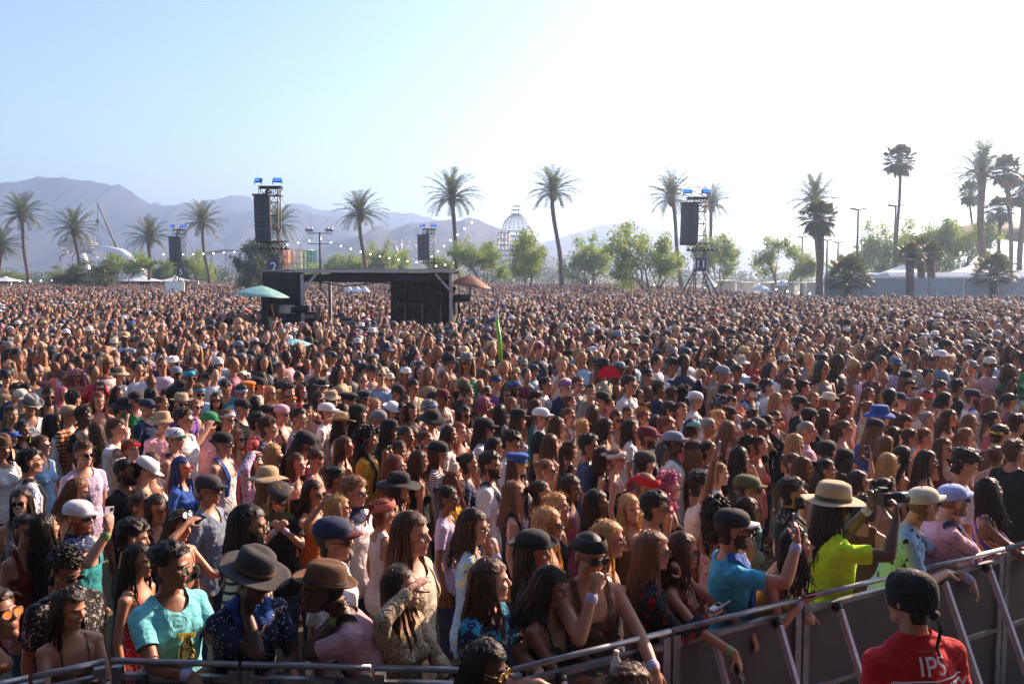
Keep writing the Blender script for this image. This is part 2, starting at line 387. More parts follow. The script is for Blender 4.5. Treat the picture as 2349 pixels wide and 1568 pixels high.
def make_body(sex='m', left='down', right='down', lean=0.0, yaw=0.0, pitch=0.0, roll=0.0, voxel=.009, smile=0, fat=1.0, legs=True):
    """returns Body with P,N,Q arrays (person-local metres, 1.76 m tall), head matrix, region masks"""
    mb = MB(); hipz = .95; ca, sa = math.cos(lean), math.sin(lean)
    def bend(V):
        V = np.atleast_2d(np.array(V, float)); k = V[:, 2] > hipz; y = V[k, 1].copy(); z = V[k, 2]-hipz
        V[k, 1] = y*ca+z*sa; V[k, 2] = hipz-y*sa+z*ca; return V
    def unbend(V):
        V = np.array(V, float); k = V[:, 2] > hipz-.02; y = V[k, 1].copy(); z = V[k, 2]-hipz
        V[k, 1] = y*ca-z*sa; V[k, 2] = hipz+y*sa+z*ca; return V
    t = MB(); n = 22
    t.rings([[(rx*fat*math.cos(a), yo+ry*fat*math.sin(a), z) for a in np.linspace(0, 2*math.pi, n, endpoint=False)] for z, rx, ry, yo in TORSO[sex]])
    sh = .175 if sex == 'm' else .152; ar = (.050 if sex == 'm' else .040)*(.6+.4*fat)
    t.caps((-sh, -.012, 1.405), (sh, -.012, 1.405), ar+.006, ar+.006); nr = .056 if sex == 'm' else .047
    for s in (-1, 1):
        t.caps((0, -.025, 1.50), (s*(sh-.03), -.015, 1.425), nr*.75, .036)
        if sex == 'w': t.ell((s*.064, .078, 1.265), (.056, .055, .055))
        else: t.ell((s*.07, .075, 1.30), (.07, .045, .055))
    V, F = t.arr(); mb.add(bend(V), F)
    nb = bend([(0, -.018, 1.46)])[0]; nt = bend([(0, -.004, 1.585)])[0]
    hc = bend([(0, .012, 1.645)])[0]+np.array((0, .02*math.sin(lean), 0))
    Rh = rotm((0, 0, 1), -yaw)@rotm((1, 0, 0), pitch)@rotm((0, 1, 0), roll); hs = 1.0 if sex == 'm' else .95
    mb.caps(nb, nt, nr, nr*.97); mb.caps(nt, hc+Rh@np.array((0, -.02, -.04)), nr*.97, nr*.95)
    head_prims(mb, lambda V: (np.asarray(V)*hs)@Rh.T+hc)
    l1, l2 = (.285, .25) if sex == 'm' else (.27, .235); b = Body(); b.grip = {}
    bones = []
    for s, pose in ((-1, left), (1, right)):
        H, pole, hd, pn, curl = ARMS[pose]; fx = np.array((s, 1, 1.0)); S = bend([(s*sh, -.012, 1.40)])[0]
        E, Wr = ik(S, np.array(H)*fx, l1, l2, np.array(pole)*fx)
        mb.caps(S, E, ar, ar*.80); mid = E*.62+Wr*.38; mb.caps(E, mid, ar*.80, ar*.80); mb.caps(mid, Wr, ar*.80, ar*.55)
        g = hand_prims(mb, Wr, np.array(hd)*fx, np.array(pn)*fx, s, curl, 1.0 if sex == 'm' else .9)
        b.grip[s] = (g, np.array(hd)*fx, np.array(pn)*fx, Wr, (Wr-E)/np.linalg.norm(Wr-E), ar*.6); bones.append((S, E, Wr, g))
    if legs:
        for s in (-1, 1):
            hx = .088; mb.caps((s*hx, 0, .88), (s*hx*1.05, .01, .49), .088*fat, .054); mb.caps((s*hx*1.05, .01, .49), (s*hx*1.1, -.01, .10), .054, .036)
            mb.caps((s*hx*1.1, -.03, .045), (s*(hx+.03), .15, .03), .036, .028)
    P, Nn, Q = remeshed(mb, voxel, 3)
    b.P, b.N, b.Q = P, Nn, Q; b.sex = sex; b.Rh = Rh; b.hc = hc; b.hs = hs
    U = unbend(P); b.U = U
    Lc = (P-hc)@Rh/hs; b.paint = face_paint(Lc, smile)
    hd2 = np.linalg.norm((P-hc)@Rh*np.array((1/.09, 1/.11, 1/.13)), axis=1); ishead = (hd2 < 1.12) & (U[:, 2] > 1.5)
    b.paint[~ishead] = 0
    D = []; T = []
    for S, E, Wr, g in bones:
        for a, c, r in ((S, E, ar), (E, Wr, ar*.75), (Wr, Wr+(g-Wr)*1.7, .03)):
            d, tt = seg(P, a, c); D.append(d-r); T.append(tt)
    dsp, _ = seg(U*np.array((.66, 1, 1)), (0, 0, .9), (0, -.01, 1.40)); D.append(dsp-.108)
    D = np.stack(D); reg = D.argmin(0); b.isarm = (reg < 6) & ~ishead; b.arm_t = np.zeros(len(P))
    for k, sub in enumerate((0, 1, 2, 0, 1, 2)):
        mk = reg == k; b.arm_t[mk] = sub+T[k][mk]
    b.arm_t[~b.isarm] = -1; b.ishead = ishead
    return b
def submesh(b, mask, off, smooth=4, fold=.006, seed=1):
    keep = mask[b.Q].all(1); Q = b.Q[keep]; ids, inv = np.unique(Q, return_inverse=True); Q = inv.reshape(-1, 4)
    P = b.P[ids].copy(); Nn = b.N[ids]; o = off[ids] if hasattr(off, '__len__') else off
    f = fold*(vnoise(P*np.array((1, 1, .55)), 13, seed)+.6*vnoise(P, 28, seed+3))
    P = P+Nn*((o+f)[:, None] if hasattr(o+f, '__len__') else o+f)
    E = np.concatenate([Q[:, [0, 1]], Q[:, [1, 2]], Q[:, [2, 3]], Q[:, [3, 0]]]); E = np.sort(E, 1)
    E, cnt = np.unique(E, axis=0, return_counts=True); n = len(P)
    bd = np.zeros(n, bool); be = E[cnt == 1]; bd[be.ravel()] = True
    deg = np.bincount(E.ravel(), minlength=n).astype(float); bdeg = np.maximum(np.bincount(be.ravel(), minlength=n).astype(float), 1)
    for _ in range(smooth):
        A = np.zeros_like(P)
        for k in range(3):
            A[:, k] = np.bincount(E[:, 0], P[E[:, 1], k], n)+np.bincount(E[:, 1], P[E[:, 0], k], n)
        A /= deg[:, None]
        B = np.zeros_like(P)
        for k in range(3):
            B[:, k] = np.bincount(be[:, 0], P[be[:, 1], k], n)+np.bincount(be[:, 1], P[be[:, 0], k], n)
        B /= bdeg[:, None]; A[bd] = B[bd]
        P = P*.5+A*.5
    return P, Q
def cloth_masks(b, kind):
    U = b.U; x, y, z = np.abs(U[:, 0]), U[:, 1], U[:, 2]; nothead = ~b.ishead; tor = nothead & ~b.isarm
    rn = np.sqrt((U[:, 0]/1.0)**2+((U[:, 1]+.015)/.95)**2)
    def neck(w, dip): return ~((x/w)**2+(np.maximum(0, 1.495-z)/np.where(y > -.01, dip, .035))**2 < 1)
    bot = {'tee': .80, 'shirt': .78, 'long': .80, 'tank': .82, 'strap': 1.02, 'dress': .45, 'bikini': 1.2}[kind]
    base = tor & (z > bot) & (z < 1.52); off = np.full(len(U), .012)+np.clip(1.2-z, 0, .5)*.045
    if kind in ('tee', 'shirt', 'long'):
        m = base & neck(.082, .085)  if kind != 'shirt' else base & neck(.072, .03) & ~((y > 0) & (x < .75*(z-1.36)) & (z > 1.36))
        m &= (z < 1.50)
        lim = dict(tee=.62, shirt=.70, long=1.92)[kind]; sl = b.isarm & (b.arm_t < lim)
        off = np.where(b.isarm, .010+.014*np.clip(b.arm_t, 0, 1), off); m = m | sl
    elif kind == 'tank':
        m = base & ((z < 1.30) | ((x > .055) & (x < .115) & (z < 1.50)) | ((y < 0) & (x < .1) & (z < 1.42))); m &= ~((y > 0) & (x < .075) & (z > 1.34)); 
        m |= b.isarm & (b.arm_t < .04) & (z < 1.33); off = off*.7
    else:
        top = 1.315
        m = base & (z < top-.05*(x < .03)*(y > 0)) | (tor & (x > .068) & (x < .086) & (z < 1.475) & (z > 1.25)); off = off*.55
    return m, off
def cloth_mesh(b, kind, seed=1):
    m, off = cloth_masks(b, kind); P, Q = submesh(b, m, off, 10 if kind in ('tee', 'shirt', 'long') else 3, .008 if kind != 'strap' else .002, seed)
    return raw_mesh('top', P, Q, [cloth_mat('white')], True)
def pants_mesh(b):
    U = b.U; m = (~b.isarm | (U[:, 2] < .70)) & (U[:, 2] < .98) & (U[:, 2] > .12); P, Q = submesh(b, m, .010, 3, .006, 5)
    return raw_mesh('trousers', P, Q, [cloth_mat('denim')], True)
def body_mesh(b): return raw_mesh('body', b.P, b.Q, [skin_mat(1)], True, b.paint)

# canonical head for hair caps and beards
_mb = MB(); head_prims(_mb, lambda V: np.asarray(V)); _mb.caps((0, -.02, -.05), (0, -.03, -.13), .052, .055)
HD = Body(); HD.P, HD.N, HD.Q = remeshed(_mb, .006, 2)
def scalp(P, line=0.0, nape=-.085, side=-.012):
    x, y, z = np.abs(P[:, 0]), P[:, 1], P[:, 2]
    lim = np.where(y > .045, .066+line, np.where(y > -.005, side+(y+.005)*1.1+np.clip(y-.02, 0, 1)*2.0, nape+np.clip(y+.03, 0, .025)*3.0))
    ear = (x > .068) & (y > -.03) & (y < .02) & (z < .03)
    return (z > lim) & ~ear
def streak(P, amp, seed): # tousled clumps
    return amp*(vnoise(P*np.array((1, .45, 1)), 75, seed)+.7*vnoise(P, 150, seed+5))
def hair_cap(style, seed):
    P0 = HD.P; m = scalp(P0, {'f': .004}.get(style, 0.0), -.085 if style in 'suf' else -.10)
    z, y = P0[:, 2], P0[:, 1]
    if style == 'u': off = np.full(len(P0), .005); amp = .0012
    elif style == 's': off = .009+.016*np.clip((z-.03)/.08, 0, 1)+.012*np.clip((y)/.09, 0, 1)*(z > .06); amp = .009
    elif style == 'f': off = np.where(z > .06, .034, .004); amp = .008
    elif style in 'bp': off = .008+.004*np.clip(z/.1, 0, 1); amp = .002
    else: off = .012+.004*np.clip(z/.1, 0, 1); amp = .003
    off = off+streak(P0, amp, seed)
    P, Q = submesh(HD, m, off, 1, 0, seed); return P, Q.tolist()
def lock(mb, pts, w, th, n=5):
    L = len(pts); rs = []
    for i, p in enumerate(pts):
        d = pts[min(i+1, L-1)]-pts[max(i-1, 0)]; r = np.array((p[0], p[1], 0)); r = r/(np.linalg.norm(r)+1e-6)
        t = np.cross(d, r); t /= np.linalg.norm(t)+1e-9; o = np.cross(t, d); o /= np.linalg.norm(o)+1e-9
        k = (1-.75*(i/(L-1))**3); rs.append([p+t*math.cos(a)*w*k+o*math.sin(a)*th*k for a in np.linspace(0, 2*math.pi, n, endpoint=False)])
    mb.rings(rs, False, False)
def make_hair(style, seed=0):
    """s short, u cropped, f flat-top fade, l long straight, w long wavy, h bob, b bun, p ponytail, c short curly, C big curly"""
    g = np.random.default_rng(seed+hash_s(style)); mb = MB(); P, Q = hair_cap(style, seed); mb.add(P, Q)
    if style in 'lwh':
        n = {'l': 84, 'w': 80, 'h': 84}[style]; L0 = {'l': .40, 'w': .36, 'h': .13}[style]; part = g.uniform(-.02, .02)
        for i in range(n):
            u = (i+g.uniform(0, 1))/n; psi = R(76)+u*R(208); sx = math.sin(psi); cy = math.cos(psi)
            py = .065*max(cy, -.2)+g.uniform(-.04, .02)-.01; Ln = L0*g.uniform(.8, 1.1)
            p0 = np.array((part+.012*np.sign(sx), py, .036+.094*math.sqrt(max(.05, 1-((py+.012)/.11)**2))))
            rx, ry = .088+g.uniform(-.004, .006), .108+g.uniform(-.004, .006); pts = []
            for t in np.linspace(0, 1, 5):
                a = t*math.pi/2; q = np.array((sx*rx*math.sin(a), -.012+cy*ry*math.sin(a), .036+.100*math.cos(a))); pts.append(q*(t)+(1-t)*(p0*(1-t)+q*t))
            K = 7; ph = g.uniform(0, 6.28); wav = {'l': .008, 'w': .020, 'h': .008}[style]; end = pts[-1]
            for j in range(1, K+1):
                t = j/K; zz = end[2]-Ln*t-.0; out = 1.0+(.10 if style != 'h' else -.06)*t+(.16*t if cy < 0 else 0)
                q = np.array((end[0]*out+wav*math.sin(ph+t*13)*t, end[1]*out-(.0 if cy > 0 else .03*t)+(.03*t if cy > .1 else 0)+wav*math.cos(ph*1.7+t*12)*t, zz)); pts.append(q)
            lock(mb, pts, g.uniform(.009, .016), .0055)
            if i % 3 == 0:
                o = g.normal(0, .012, 3); lock(mb, [q*1.02+o*(k/len(pts)) for k, q in enumerate(pts)], .0014, .0014, 3)
    elif style in 'bp':
        for i in range(30):
            a = g.uniform(0, 6.28); p0 = np.array((.08*math.sin(a), .07*math.cos(a)-.01, .06+.06*g.random())); pts = [p0*(1-t)+np.array((0, -.11, .06))*t+p0*.06*math.sin(t*3.14) for t in np.linspace(0, 1, 5)]
            lock(mb, pts, .010, .003)
        if style == 'b':
            for _ in range(26):
                q = g.normal(0, 1, 3); q /= np.linalg.norm(q); mb.ell(np.array((0, -.115, .075))+q*.022, g.uniform(.010, .018), None, 7, 5)
        else:
            for i in range(18):
                o = g.normal(0, .012, 3); ph = g.uniform(0, 6.28)
                lock(mb, [np.array((0, -.105, .06))+o+np.array((.01*math.sin(ph+t*5), -.055*math.sin(min(t, .5)*math.pi), -.30*t*t+.015*math.sin(t*3))) for t in np.linspace(0, 1, 7)], .010, .007)
        for i in range(14):
            p = HD.P[g.integers(len(HD.P))]
            if p[2] > .05: lock(mb, [p*1.08, p*1.16+g.normal(0, .008, 3), p*1.22+g.normal(0, .014, 3)], .0012, .0012, 3)
    elif style in 'cC':
        S = HD.P[scalp(HD.P)]
        for i in range(260 if style == 'c' else 430):
            p = S[g.integers(len(S))]; q = p/np.linalg.norm(p)
            if style == 'c': c = p+q*g.uniform(.004, .030)*(1 if p[2] > .02 else .4); r = g.uniform(.009, .014)
            else:
                c = p+q*g.uniform(.0, .055); c[2] -= max(0, g.uniform(-.15, .26)) if c[1] < .03 else 0; r = g.uniform(.014, .026)
                if c[2] < -.02: s_ = .13/max(.05, np.linalg.norm(c[:2])); c[:2] *= max(.8, min(1.3, s_))
            Rm = rotm(g.normal(0, 1, 3), g.uniform(0, 3)); mb.ell(c, (r, r*.8, r*g.uniform(.8, 1.5)), Rm, 6, 4)
    if style in 'sfu' and style != 'u':
        for i in range(130):
            p = S_top[g.integers(len(S_top))]; q = p/np.linalg.norm(p)+np.array((0, g.uniform(-.1, .5), 0)); k = (.022 if style == 's' else .04)*g.uniform(.7, 1.3)
            lock(mb, [p*1.02, p+q*k*.6, p+q*k+g.normal(0, .004, 3)], .006, .004, 4)
    if style != 'u' and style != 'f':       # stray hairs that catch the light
        S = HD.P[scalp(HD.P)]
        for i in range(70):
            p = S[g.integers(len(S))]; q = p/np.linalg.norm(p); k = .016 if style in 's' else .030; t = np.cross(q, g.normal(0, 1, 3)); t /= np.linalg.norm(t)
            c0 = p+q*(.012 if style != 's' else .02); lock(mb, [c0, c0+q*k*.5+t*.012, c0+q*k*g.uniform(.5, .9)+t*.032, c0+q*k*g.uniform(.2, .9)+t*.055-np.array((0, 0, .01))], .0011, .0011, 3)
    return mb.mesh('hair', hair_mat('d'))
def hash_s(s): return sum(ord(c)*(i+3) for i, c in enumerate(s))
S_top = HD.P[scalp(HD.P) & (HD.P[:, 2] > .055)]
def make_beard():
    P0 = HD.P; x, y, z = np.abs(P0[:, 0]), P0[:, 1], P0[:, 2]
    m = (z < -.030+.8*np.maximum(0, x-.045)) & (y > -.01-.2*(z+.05)) & (z > -.128) & ~((x < .026) & (np.abs(z+.058) < .009) & (y > .06)) & ~((x < .05) & (z > -.045) & (y > .055)) & (y > -.005)
    P, Q = submesh(HD, m, .0045+streak(P0, .003, 3)+.006*np.clip((-z-.07)/.05, 0, 1), 1, 0); return raw_mesh('beard', P, Q, [hair_mat('d')])

# ------------------------------------------------------------------ headgear, in head space
def brimring(mb, a, b, r_in, r_out, z, curl=0.0, droop=0.0, wob=0.0, th=.004, n=40, c=(0, -.008), lift_side=0.0, m=4):
    top, bot = [], []
    for k in range(m+1):
        t = k/m; ra, rb = [], []
        for i in range(n):
            an = 2*math.pi*i/n; rx = a*r_in*(1-t)+(a*r_in+r_out)*t; ry = b*r_in*(1-t)+(b*r_in+r_out)*t
            zz = z-droop*t*t+curl*t**3+wob*t*math.sin(an*3+1)+lift_side*(abs(math.cos(an))**2)*t*t
            ra.append((c[0]+rx*math.cos(an), c[1]+ry*math.sin(an), zz+th/2)); rb.append((c[0]+rx*math.cos(an), c[1]+ry*math.sin(an), zz-th/2))
        top.append(ra); bot.append(rb)
    mb.rings(top+bot[::-1]+[top[0]], False, False)
def crown(mb, a, b, z0, prof, n=36, c=(0, -.008), pinch=0.0):
    rs = []
    for t, s in prof:
        ring = []
        for i in range(n):
            an = 2*math.pi*i/n; x = a*s*math.cos(an); y = b*s*math.sin(an)
            k = pinch*max(0, t-.05)*10*max(0, math.sin(an))**2
            ring.append((c[0]+x*(1-k), c[1]+y, z0+t-(.018*pinch*8*math.exp(-(x/.02)**2) if s < .75 and pinch else 0)))
        rs.append(ring)
    mb.rings(rs, False, True)
A0, B0 = .090, .110
def bill(mb, y0=.085, L=.075, z=.058, w=.075, drop=.012, sgn=1, arch=.020):
    rs = []; rb = []
    for i in range(9):
        u = -1+2*i/8; row = []; row2 = []
        for j in range(5):
            t = j/4; x = u*w*(1-.18*t*t); y = (y0-.055*u*u*(1)+L*t*math.sqrt(max(.0, 1-.45*u*u))); zz = z-arch*u*u-drop*t
            row.append((x, sgn*y-(0 if sgn > 0 else .0), zz+.002)); row2.append((x, sgn*y, zz-.002))
        rs.append(row+row2[::-1])
    mb.rings(rs)
def make_hat(kind):
    mb = MB()
    if kind in ('cap', 'bcap'):
        crown(mb, A0, B0, .040, [(0, 1), (.02, 1.0), (.045, .95), (.065, .82), (.080, .6), (.088, .3), (.090, .05)]); mb.ell((0, -.008, .131), .006, None, 8, 5)
        if kind == 'cap': bill(mb)
        else: bill(mb, .085, .07, .05, .07, .02, -1)
    elif kind in ('fedora', 'bowler'):
        p = .1 if kind == 'fedora' else 0; h = .11
        crown(mb, A0+.002, B0+.002, .055, [(0, 1), (.03, .985), (.07, .95), (.095, .88), (h, .7), (h+.004, .35), (h, .05)] if p else [(0, 1), (.04, .98), (.065, .86), (.085, .6), (.092, .2), (.093, .03)], pinch=p)
        brimring(mb, A0, B0, 1.0, .062 if p else .05, .057, curl=.010, lift_side=.018)
    elif kind == 'wide':
        crown(mb, A0+.002, B0+.002, .050, [(0, 1), (.03, .985), (.07, .96), (.10, .9), (.118, .7), (.122, .35), (.118, .05)], pinch=.05); brimring(mb, A0, B0, 1.0, .088, .052, curl=.02, droop=.02, wob=.006)
    elif kind == 'floppy':
        crown(mb, A0+.002, B0+.002, .045, [(0, 1), (.03, .99), (.06, .95), (.085, .8), (.10, .5), (.104, .1)]); brimring(mb, A0, B0, 1.0, .10, .048, droop=.035, wob=.016)
    elif kind == 'bucket':
        crown(mb, A0, B0, .035, [(0, 1), (.04, .97), (.08, .86), (.092, .8), (.096, .4), (.096, .05)]); brimring(mb, A0, B0, 1.0, .062, .037, droop=.035, wob=.004)
    elif kind == 'cowboy':
        crown(mb, A0+.002, B0+.002, .050, [(0, 1), (.03, .98), (.07, .92), (.10, .84), (.112, .6), (.108, .05)], pinch=.12); brimring(mb, A0, B0, 1.0, .085, .052, lift_side=.055, droop=.012)
    elif kind == 'visor':
        rs = [[((A0+o)*math.cos(a), -.008+(B0+o)*math.sin(a), z) for a in np.linspace(0, 2*math.pi, 30, endpoint=False)] for o, z in ((.001, .04), (.004, .04), (.004, .08), (.001, .08))]
        mb.rings(rs+[rs[0]], False, False); bill(mb, .085, .08, .05)
    elif kind in ('band', 'bandana'):
        z0, z1 = (.035, .078) if kind == 'band' else (.035, .10)
        rs = [[((A0-k)*math.cos(a), -.008+(B0-k)*math.sin(a), z+.02*math.sin(a)*1) for a in np.linspace(0, 2*math.pi, 30, endpoint=False)] for k, z in ((.006, z0), (.001, z0), (.003, (z0+z1)/2), (.010 if kind == 'band' else .018, z1), (.02, z1))]
        mb.rings(rs+[rs[0]], False, False)
        if kind == 'bandana': mb.ell((0, -.118, .02), (.018, .012, .014)); mb.tube([(0, -.118, .02), (.015, -.14, -.03), (.03, -.14, -.08)], [.012, .014, .004], 6, flat=.3); mb.tube([(0, -.118, .02), (-.015, -.14, -.02), (-.02, -.145, -.06)], [.012, .014, .004], 6, flat=.3)
    elif kind == 'beanie':
        crown(mb, A0, B0, .030, [(0, 1.02), (.015, 1.03), (.03, 1.0), (.06, .95), (.085, .75), (.10, .4), (.103, .05)])
    elif kind == 'flat':
        crown(mb, A0-.002, B0-.002, .045, [(0, 1), (.025, 1.01), (.035, 1.15), (.055, 1.18), (.072, .95), (.080, .5), (.081, .05)]); bill(mb, .078, .045, .055, .07, .018, 1, .018)
    elif kind == 'flowers':
        g = np.random.default_rng(3)
        for i in range(34):
            a = 2*math.pi*i/34; mb.ell(((A0)*math.cos(a), -.008+B0*math.sin(a), .07+g.uniform(-.012, .012)), g.uniform(.011, .018), None, 6, 4)
    elif kind == 'hood':
        mb.ell((0, -.03, .02), (.11, .125, .13), None, 24, 14); V, F = mb.arr(); mb = MB(); mb.add(V, [f for f in F if np.mean([V[i][1] for i in f]) < .05])
    return mb
def make_glasses(lens_only=None, round_=False):
    fr = MB(); ln = MB()
    for s in (-1, 1):
        rx, rz = (.0255, .0225) if round_ else (.028, .0205); c = np.array((s*.0315, .103, -.001)); ring = []
        for k in range(16):
            a = 2*math.pi*k/16; x = rx*math.cos(a)*(1+.08*math.sin(a)); ring.append(c+np.array((x, -.10*abs(s*.0315+x)**1.0*.35+.001, rz*math.sin(a))))
        fr.tube(ring+[ring[0]], .0022, 5, caps=False, up=(0, 1, 0)); ln.add([c+np.array((0, -.002, 0))]+ring, [(0, 1+k, 1+(k+1) % 16) for k in range(16)])
        ln.add([p-np.array((0, .0015, 0)) for p in [c+np.array((0, -.002, 0))]+ring], [(0, 1+(k+1) % 16, 1+k) for k in range(16)])
        fr.tube([c+np.array((s*rx, -.009, .006)), (s*.074, .075, .006), (s*.082, .0, .006), (s*.082, -.02, -.006)], .0022, 5)
    fr.tube([(-.008, .1, .003), (0, .106, .006), (.008, .1, .003)], .0022, 5)
    return fr, ln

# ------------------------------------------------------------------ assembling a person
_bodies = {}; _meshes = {}
def get_body(sex, left, right, lean, yaw, pitch, roll, vox, smile, fat):
    key = (sex, left, right, round(lean, 2), round(yaw, 2), round(pitch, 2), round(roll, 2), vox, smile, fat)
    if key not in _bodies:
        b = make_body(sex, left, right, lean, yaw, pitch, roll, vox, smile, fat); b.key = key; _bodies[key] = b
    return _bodies[key]
def cached(key, fn):
    if key not in _meshes: _meshes[key] = fn()
    return _meshes[key]
def put(name, me, m, parent, Mx=None):
    o = bpy.data.objects.new(name, me); COL.objects.link(o); o.parent = parent
    if Mx is not None: o.matrix_basis = Mx
    if m is not None:
        ms = m if isinstance(m, (list, tuple)) else [m]
        for i, q in enumerate(ms): o.material_slots[i].link = 'OBJECT'; o.material_slots[i].material = q
    return o
def hat_mesh(kind):
    def f():
        mb = make_hat(kind); m1 = hat_mat('black')
        if kind in ('cap',): mb.mi = 1; bill(mb, .084, .078, .0595, .0755, .012, 1)
        if kind in ('fedora', 'wide', 'cowboy'):
            mb.mi = 1; mb.rings([[((A0+k)*math.cos(a), -.008+(B0+k)*math.sin(a), z) for a in np.linspace(0, 2*math.pi, 36, endpoint=False)] for k, z in ((.003, .058), (.005, .062), (.004, .078), (.001, .082))], False, False)
        return mb.mesh(kind, [m1, m1])
    return cached(('hat', kind), f)
HATPART = dict(cap='cap', bcap='cap', fedora='hat', bowler='hat', wide='hat', floppy='hat', bucket='bucket_hat', cowboy='straw_hat', visor='visor', band='headband', bandana='bandana', beanie='beanie', flat='flat_cap', flowers='flower_crown', hood='hood')
TOPPART = dict(tee='t_shirt', shirt='shirt', long='long_sleeve_top', tank='tank_top', strap='strap_top', dress='dress', bikini='bikini_top')
def straps_mesh(b, sd):      # backpack straps over the shoulders
    U = b.U; m = (~b.ishead) & (~b.isarm) & (np.abs(U[:, 0]*sd-.105) < .022) & (U[:, 2] > 1.10) & (U[:, 2] < 1.5) & (U[:, 1] > -.06)
    P, Q = submesh(b, m, .024, 2, 0, 1); return raw_mesh('backpack_strap', P, Q, [cloth_mat('black')], True)
def person(x, y, az, sex='m', hair='sd', hat=None, glasses=None, top='tee/white', skin=2, left='down', right='down', lean=0.0,
           yaw=0.0, pitch=0.0, roll=0.0, zhead=None, vox=.010, smile=0, fat=1.0, beard=False, wrist=0, label='', straps=None, trim=None, group=None, full=True, trousers=True, mask=False, scarf=None, sunup=False, brow=None, seed=0):
    b = get_body(sex, left, right, lean, yaw, pitch, roll, vox, smile, fat)
    s = 1.0 if zhead is None else max(.86, min(1.14, zhead/b.hc[2]))
    root = thing('person', label, 'person', (x, y, 0), -az, group); root.scale = (s, s, s)
    Mh = Matrix.Translation(b.hc) @ Matrix(b.Rh.tolist()).to_4x4() @ Matrix.Scale(b.hs, 4)
    put('body', cached(('body', b.key), lambda: body_mesh(b)), skin_mat(skin), root)
    kind, _, spec = top.partition('/')
    put(TOPPART[kind], cached(('top', b.key, kind), lambda: cloth_mesh(b, kind, len(_meshes))), cloth_mat(spec), root)
    if trousers: put('trousers', cached(('pants', b.key), lambda: pants_mesh(b)), cloth_mat(['denim', 'black', 'beige', 'denim'][int(abs(x*7)) % 4]), root)
    if straps:
        for sd in (-1, 1): put('backpack_strap', cached(('strap', b.key, sd), lambda: straps_mesh(b, sd)), cloth_mat(straps), root)
    hs_, hc_ = hair[0], hair[1]
    covered = hat is not None and hat[0] not in ('visor', 'band', 'flowers')
    if hs_ != 'n':
        st = hs_
        if covered: st = {'s': 'u', 'f': 'u', 'c': 'u', 'C': 'w', 'b': 'b'}.get(hs_, hs_)
        v = seed % (3 if st in 'lwsc' else 2)
        put('hair', cached(('hair', st, v), lambda: make_hair(st, v*11+1)), hair_mat(hc_), root, Mh)
    if hat:
        k, c = hat; sc = 1.08 if hs_ in 'lwhpbC' else 1.04
        hm = hat_mat(c); tm = hat_mat(trim) if trim else (hm if k == 'cap' else hat_mat('charcoal' if c != 'charcoal' else 'brown'))
        put(HATPART[k], hat_mesh(k), [hm, tm], root, Mh @ Matrix.Rotation(R(-4 if k != 'floppy' else -8), 4, 'X') @ Matrix.Scale(sc, 4))
    if glasses:
        fm = M_FRAMES.get(glasses, M_FRAME); rd = glasses in 'cm'
        if sunup: Mg = Mh @ Matrix.Translation((0, -.035, .075)) @ Matrix.Rotation(R(28), 4, 'X') @ Matrix.Scale(1.04, 4)
        else: Mg = Mh
        if full:
            fr = put('spectacles' if glasses == 'c' else 'sunglasses', cached(('fr', rd), lambda: make_glasses(None, rd)[0].mesh('frame', M_FRAME)), fm, root, Mg)
            V, F = make_glasses(None, rd)[1].arr() if ('ln0', rd) not in _meshes else (None, None)
            for i in (0, 1):
                def f(i=i):
                    n = len(V)//2; return raw_mesh('lens', V[i*n:(i+1)*n], [[q-i*n for q in ff] for ff in F if i*n <= ff[0] < (i+1)*n], [lens_mat('k')], True)
                put('lens', cached(('ln%d' % i, rd), f), lens_mat(glasses), fr)
        else:
            def f():
                fr, ln = make_glasses(None, rd); V, F = ln.arr(); fr.mi = 1; fr.add(V, F); return fr.mesh('sunglasses', [M_FRAME, lens_mat('k')])
            put('spectacles' if glasses == 'c' else 'sunglasses', cached(('frl', rd), f), [fm, lens_mat(glasses)], root, Mg)
    if beard: put('beard', cached('beard', make_beard), hair_mat(hc_), root, Mh)
    if mask:
        def f():
            P0 = HD.P; m = (P0[:, 1] > .03) & (P0[:, 2] < -.012) & (P0[:, 2] > -.10); P, Q = submesh(HD, m, .012, 5, 0); return raw_mesh('face_mask', P, Q, [cloth_mat('white')], True)
        put('face_mask', cached('mask', f), cloth_mat('white'), root, Mh)
    if scarf:
        def f():
            U = b.U; m = (~b.isarm) & (U[:, 2] > 1.40) & (U[:, 2] < 1.545) & (np.sqrt(U[:, 0]**2+(U[:, 1]+.01)**2) < .12); P, Q = submesh(b, m, .020, 4, .012, 9); return raw_mesh('neckerchief', P, Q, [cloth_mat('navy')], True)
        put('neckerchief', cached(('scarf', b.key), f), cloth_mat(scarf), root)
    for sd in ((-1, 1) if wrist == 3 else (1,) if wrist == 1 else (-1,) if wrist == 2 else ()):
        g, hd, pn, Wr, fd, wr = b.grip[sd]; mb = MB(); mb.caps(Wr-fd*.045, Wr-fd*.020, wr*1.02+.004, wr+.004, 12, 3)
        mb.build('wristband', M_WRIST if (int(x*13) % 2) else M_WRISTG, root)
    for c in root.children: c['_'] = 0; del c['_']
    Mw = Matrix.Translation((x, y, 0)) @ Matrix.Rotation(-az, 4, 'Z') @ Matrix.Scale(s, 4)
    return root, b, Mw
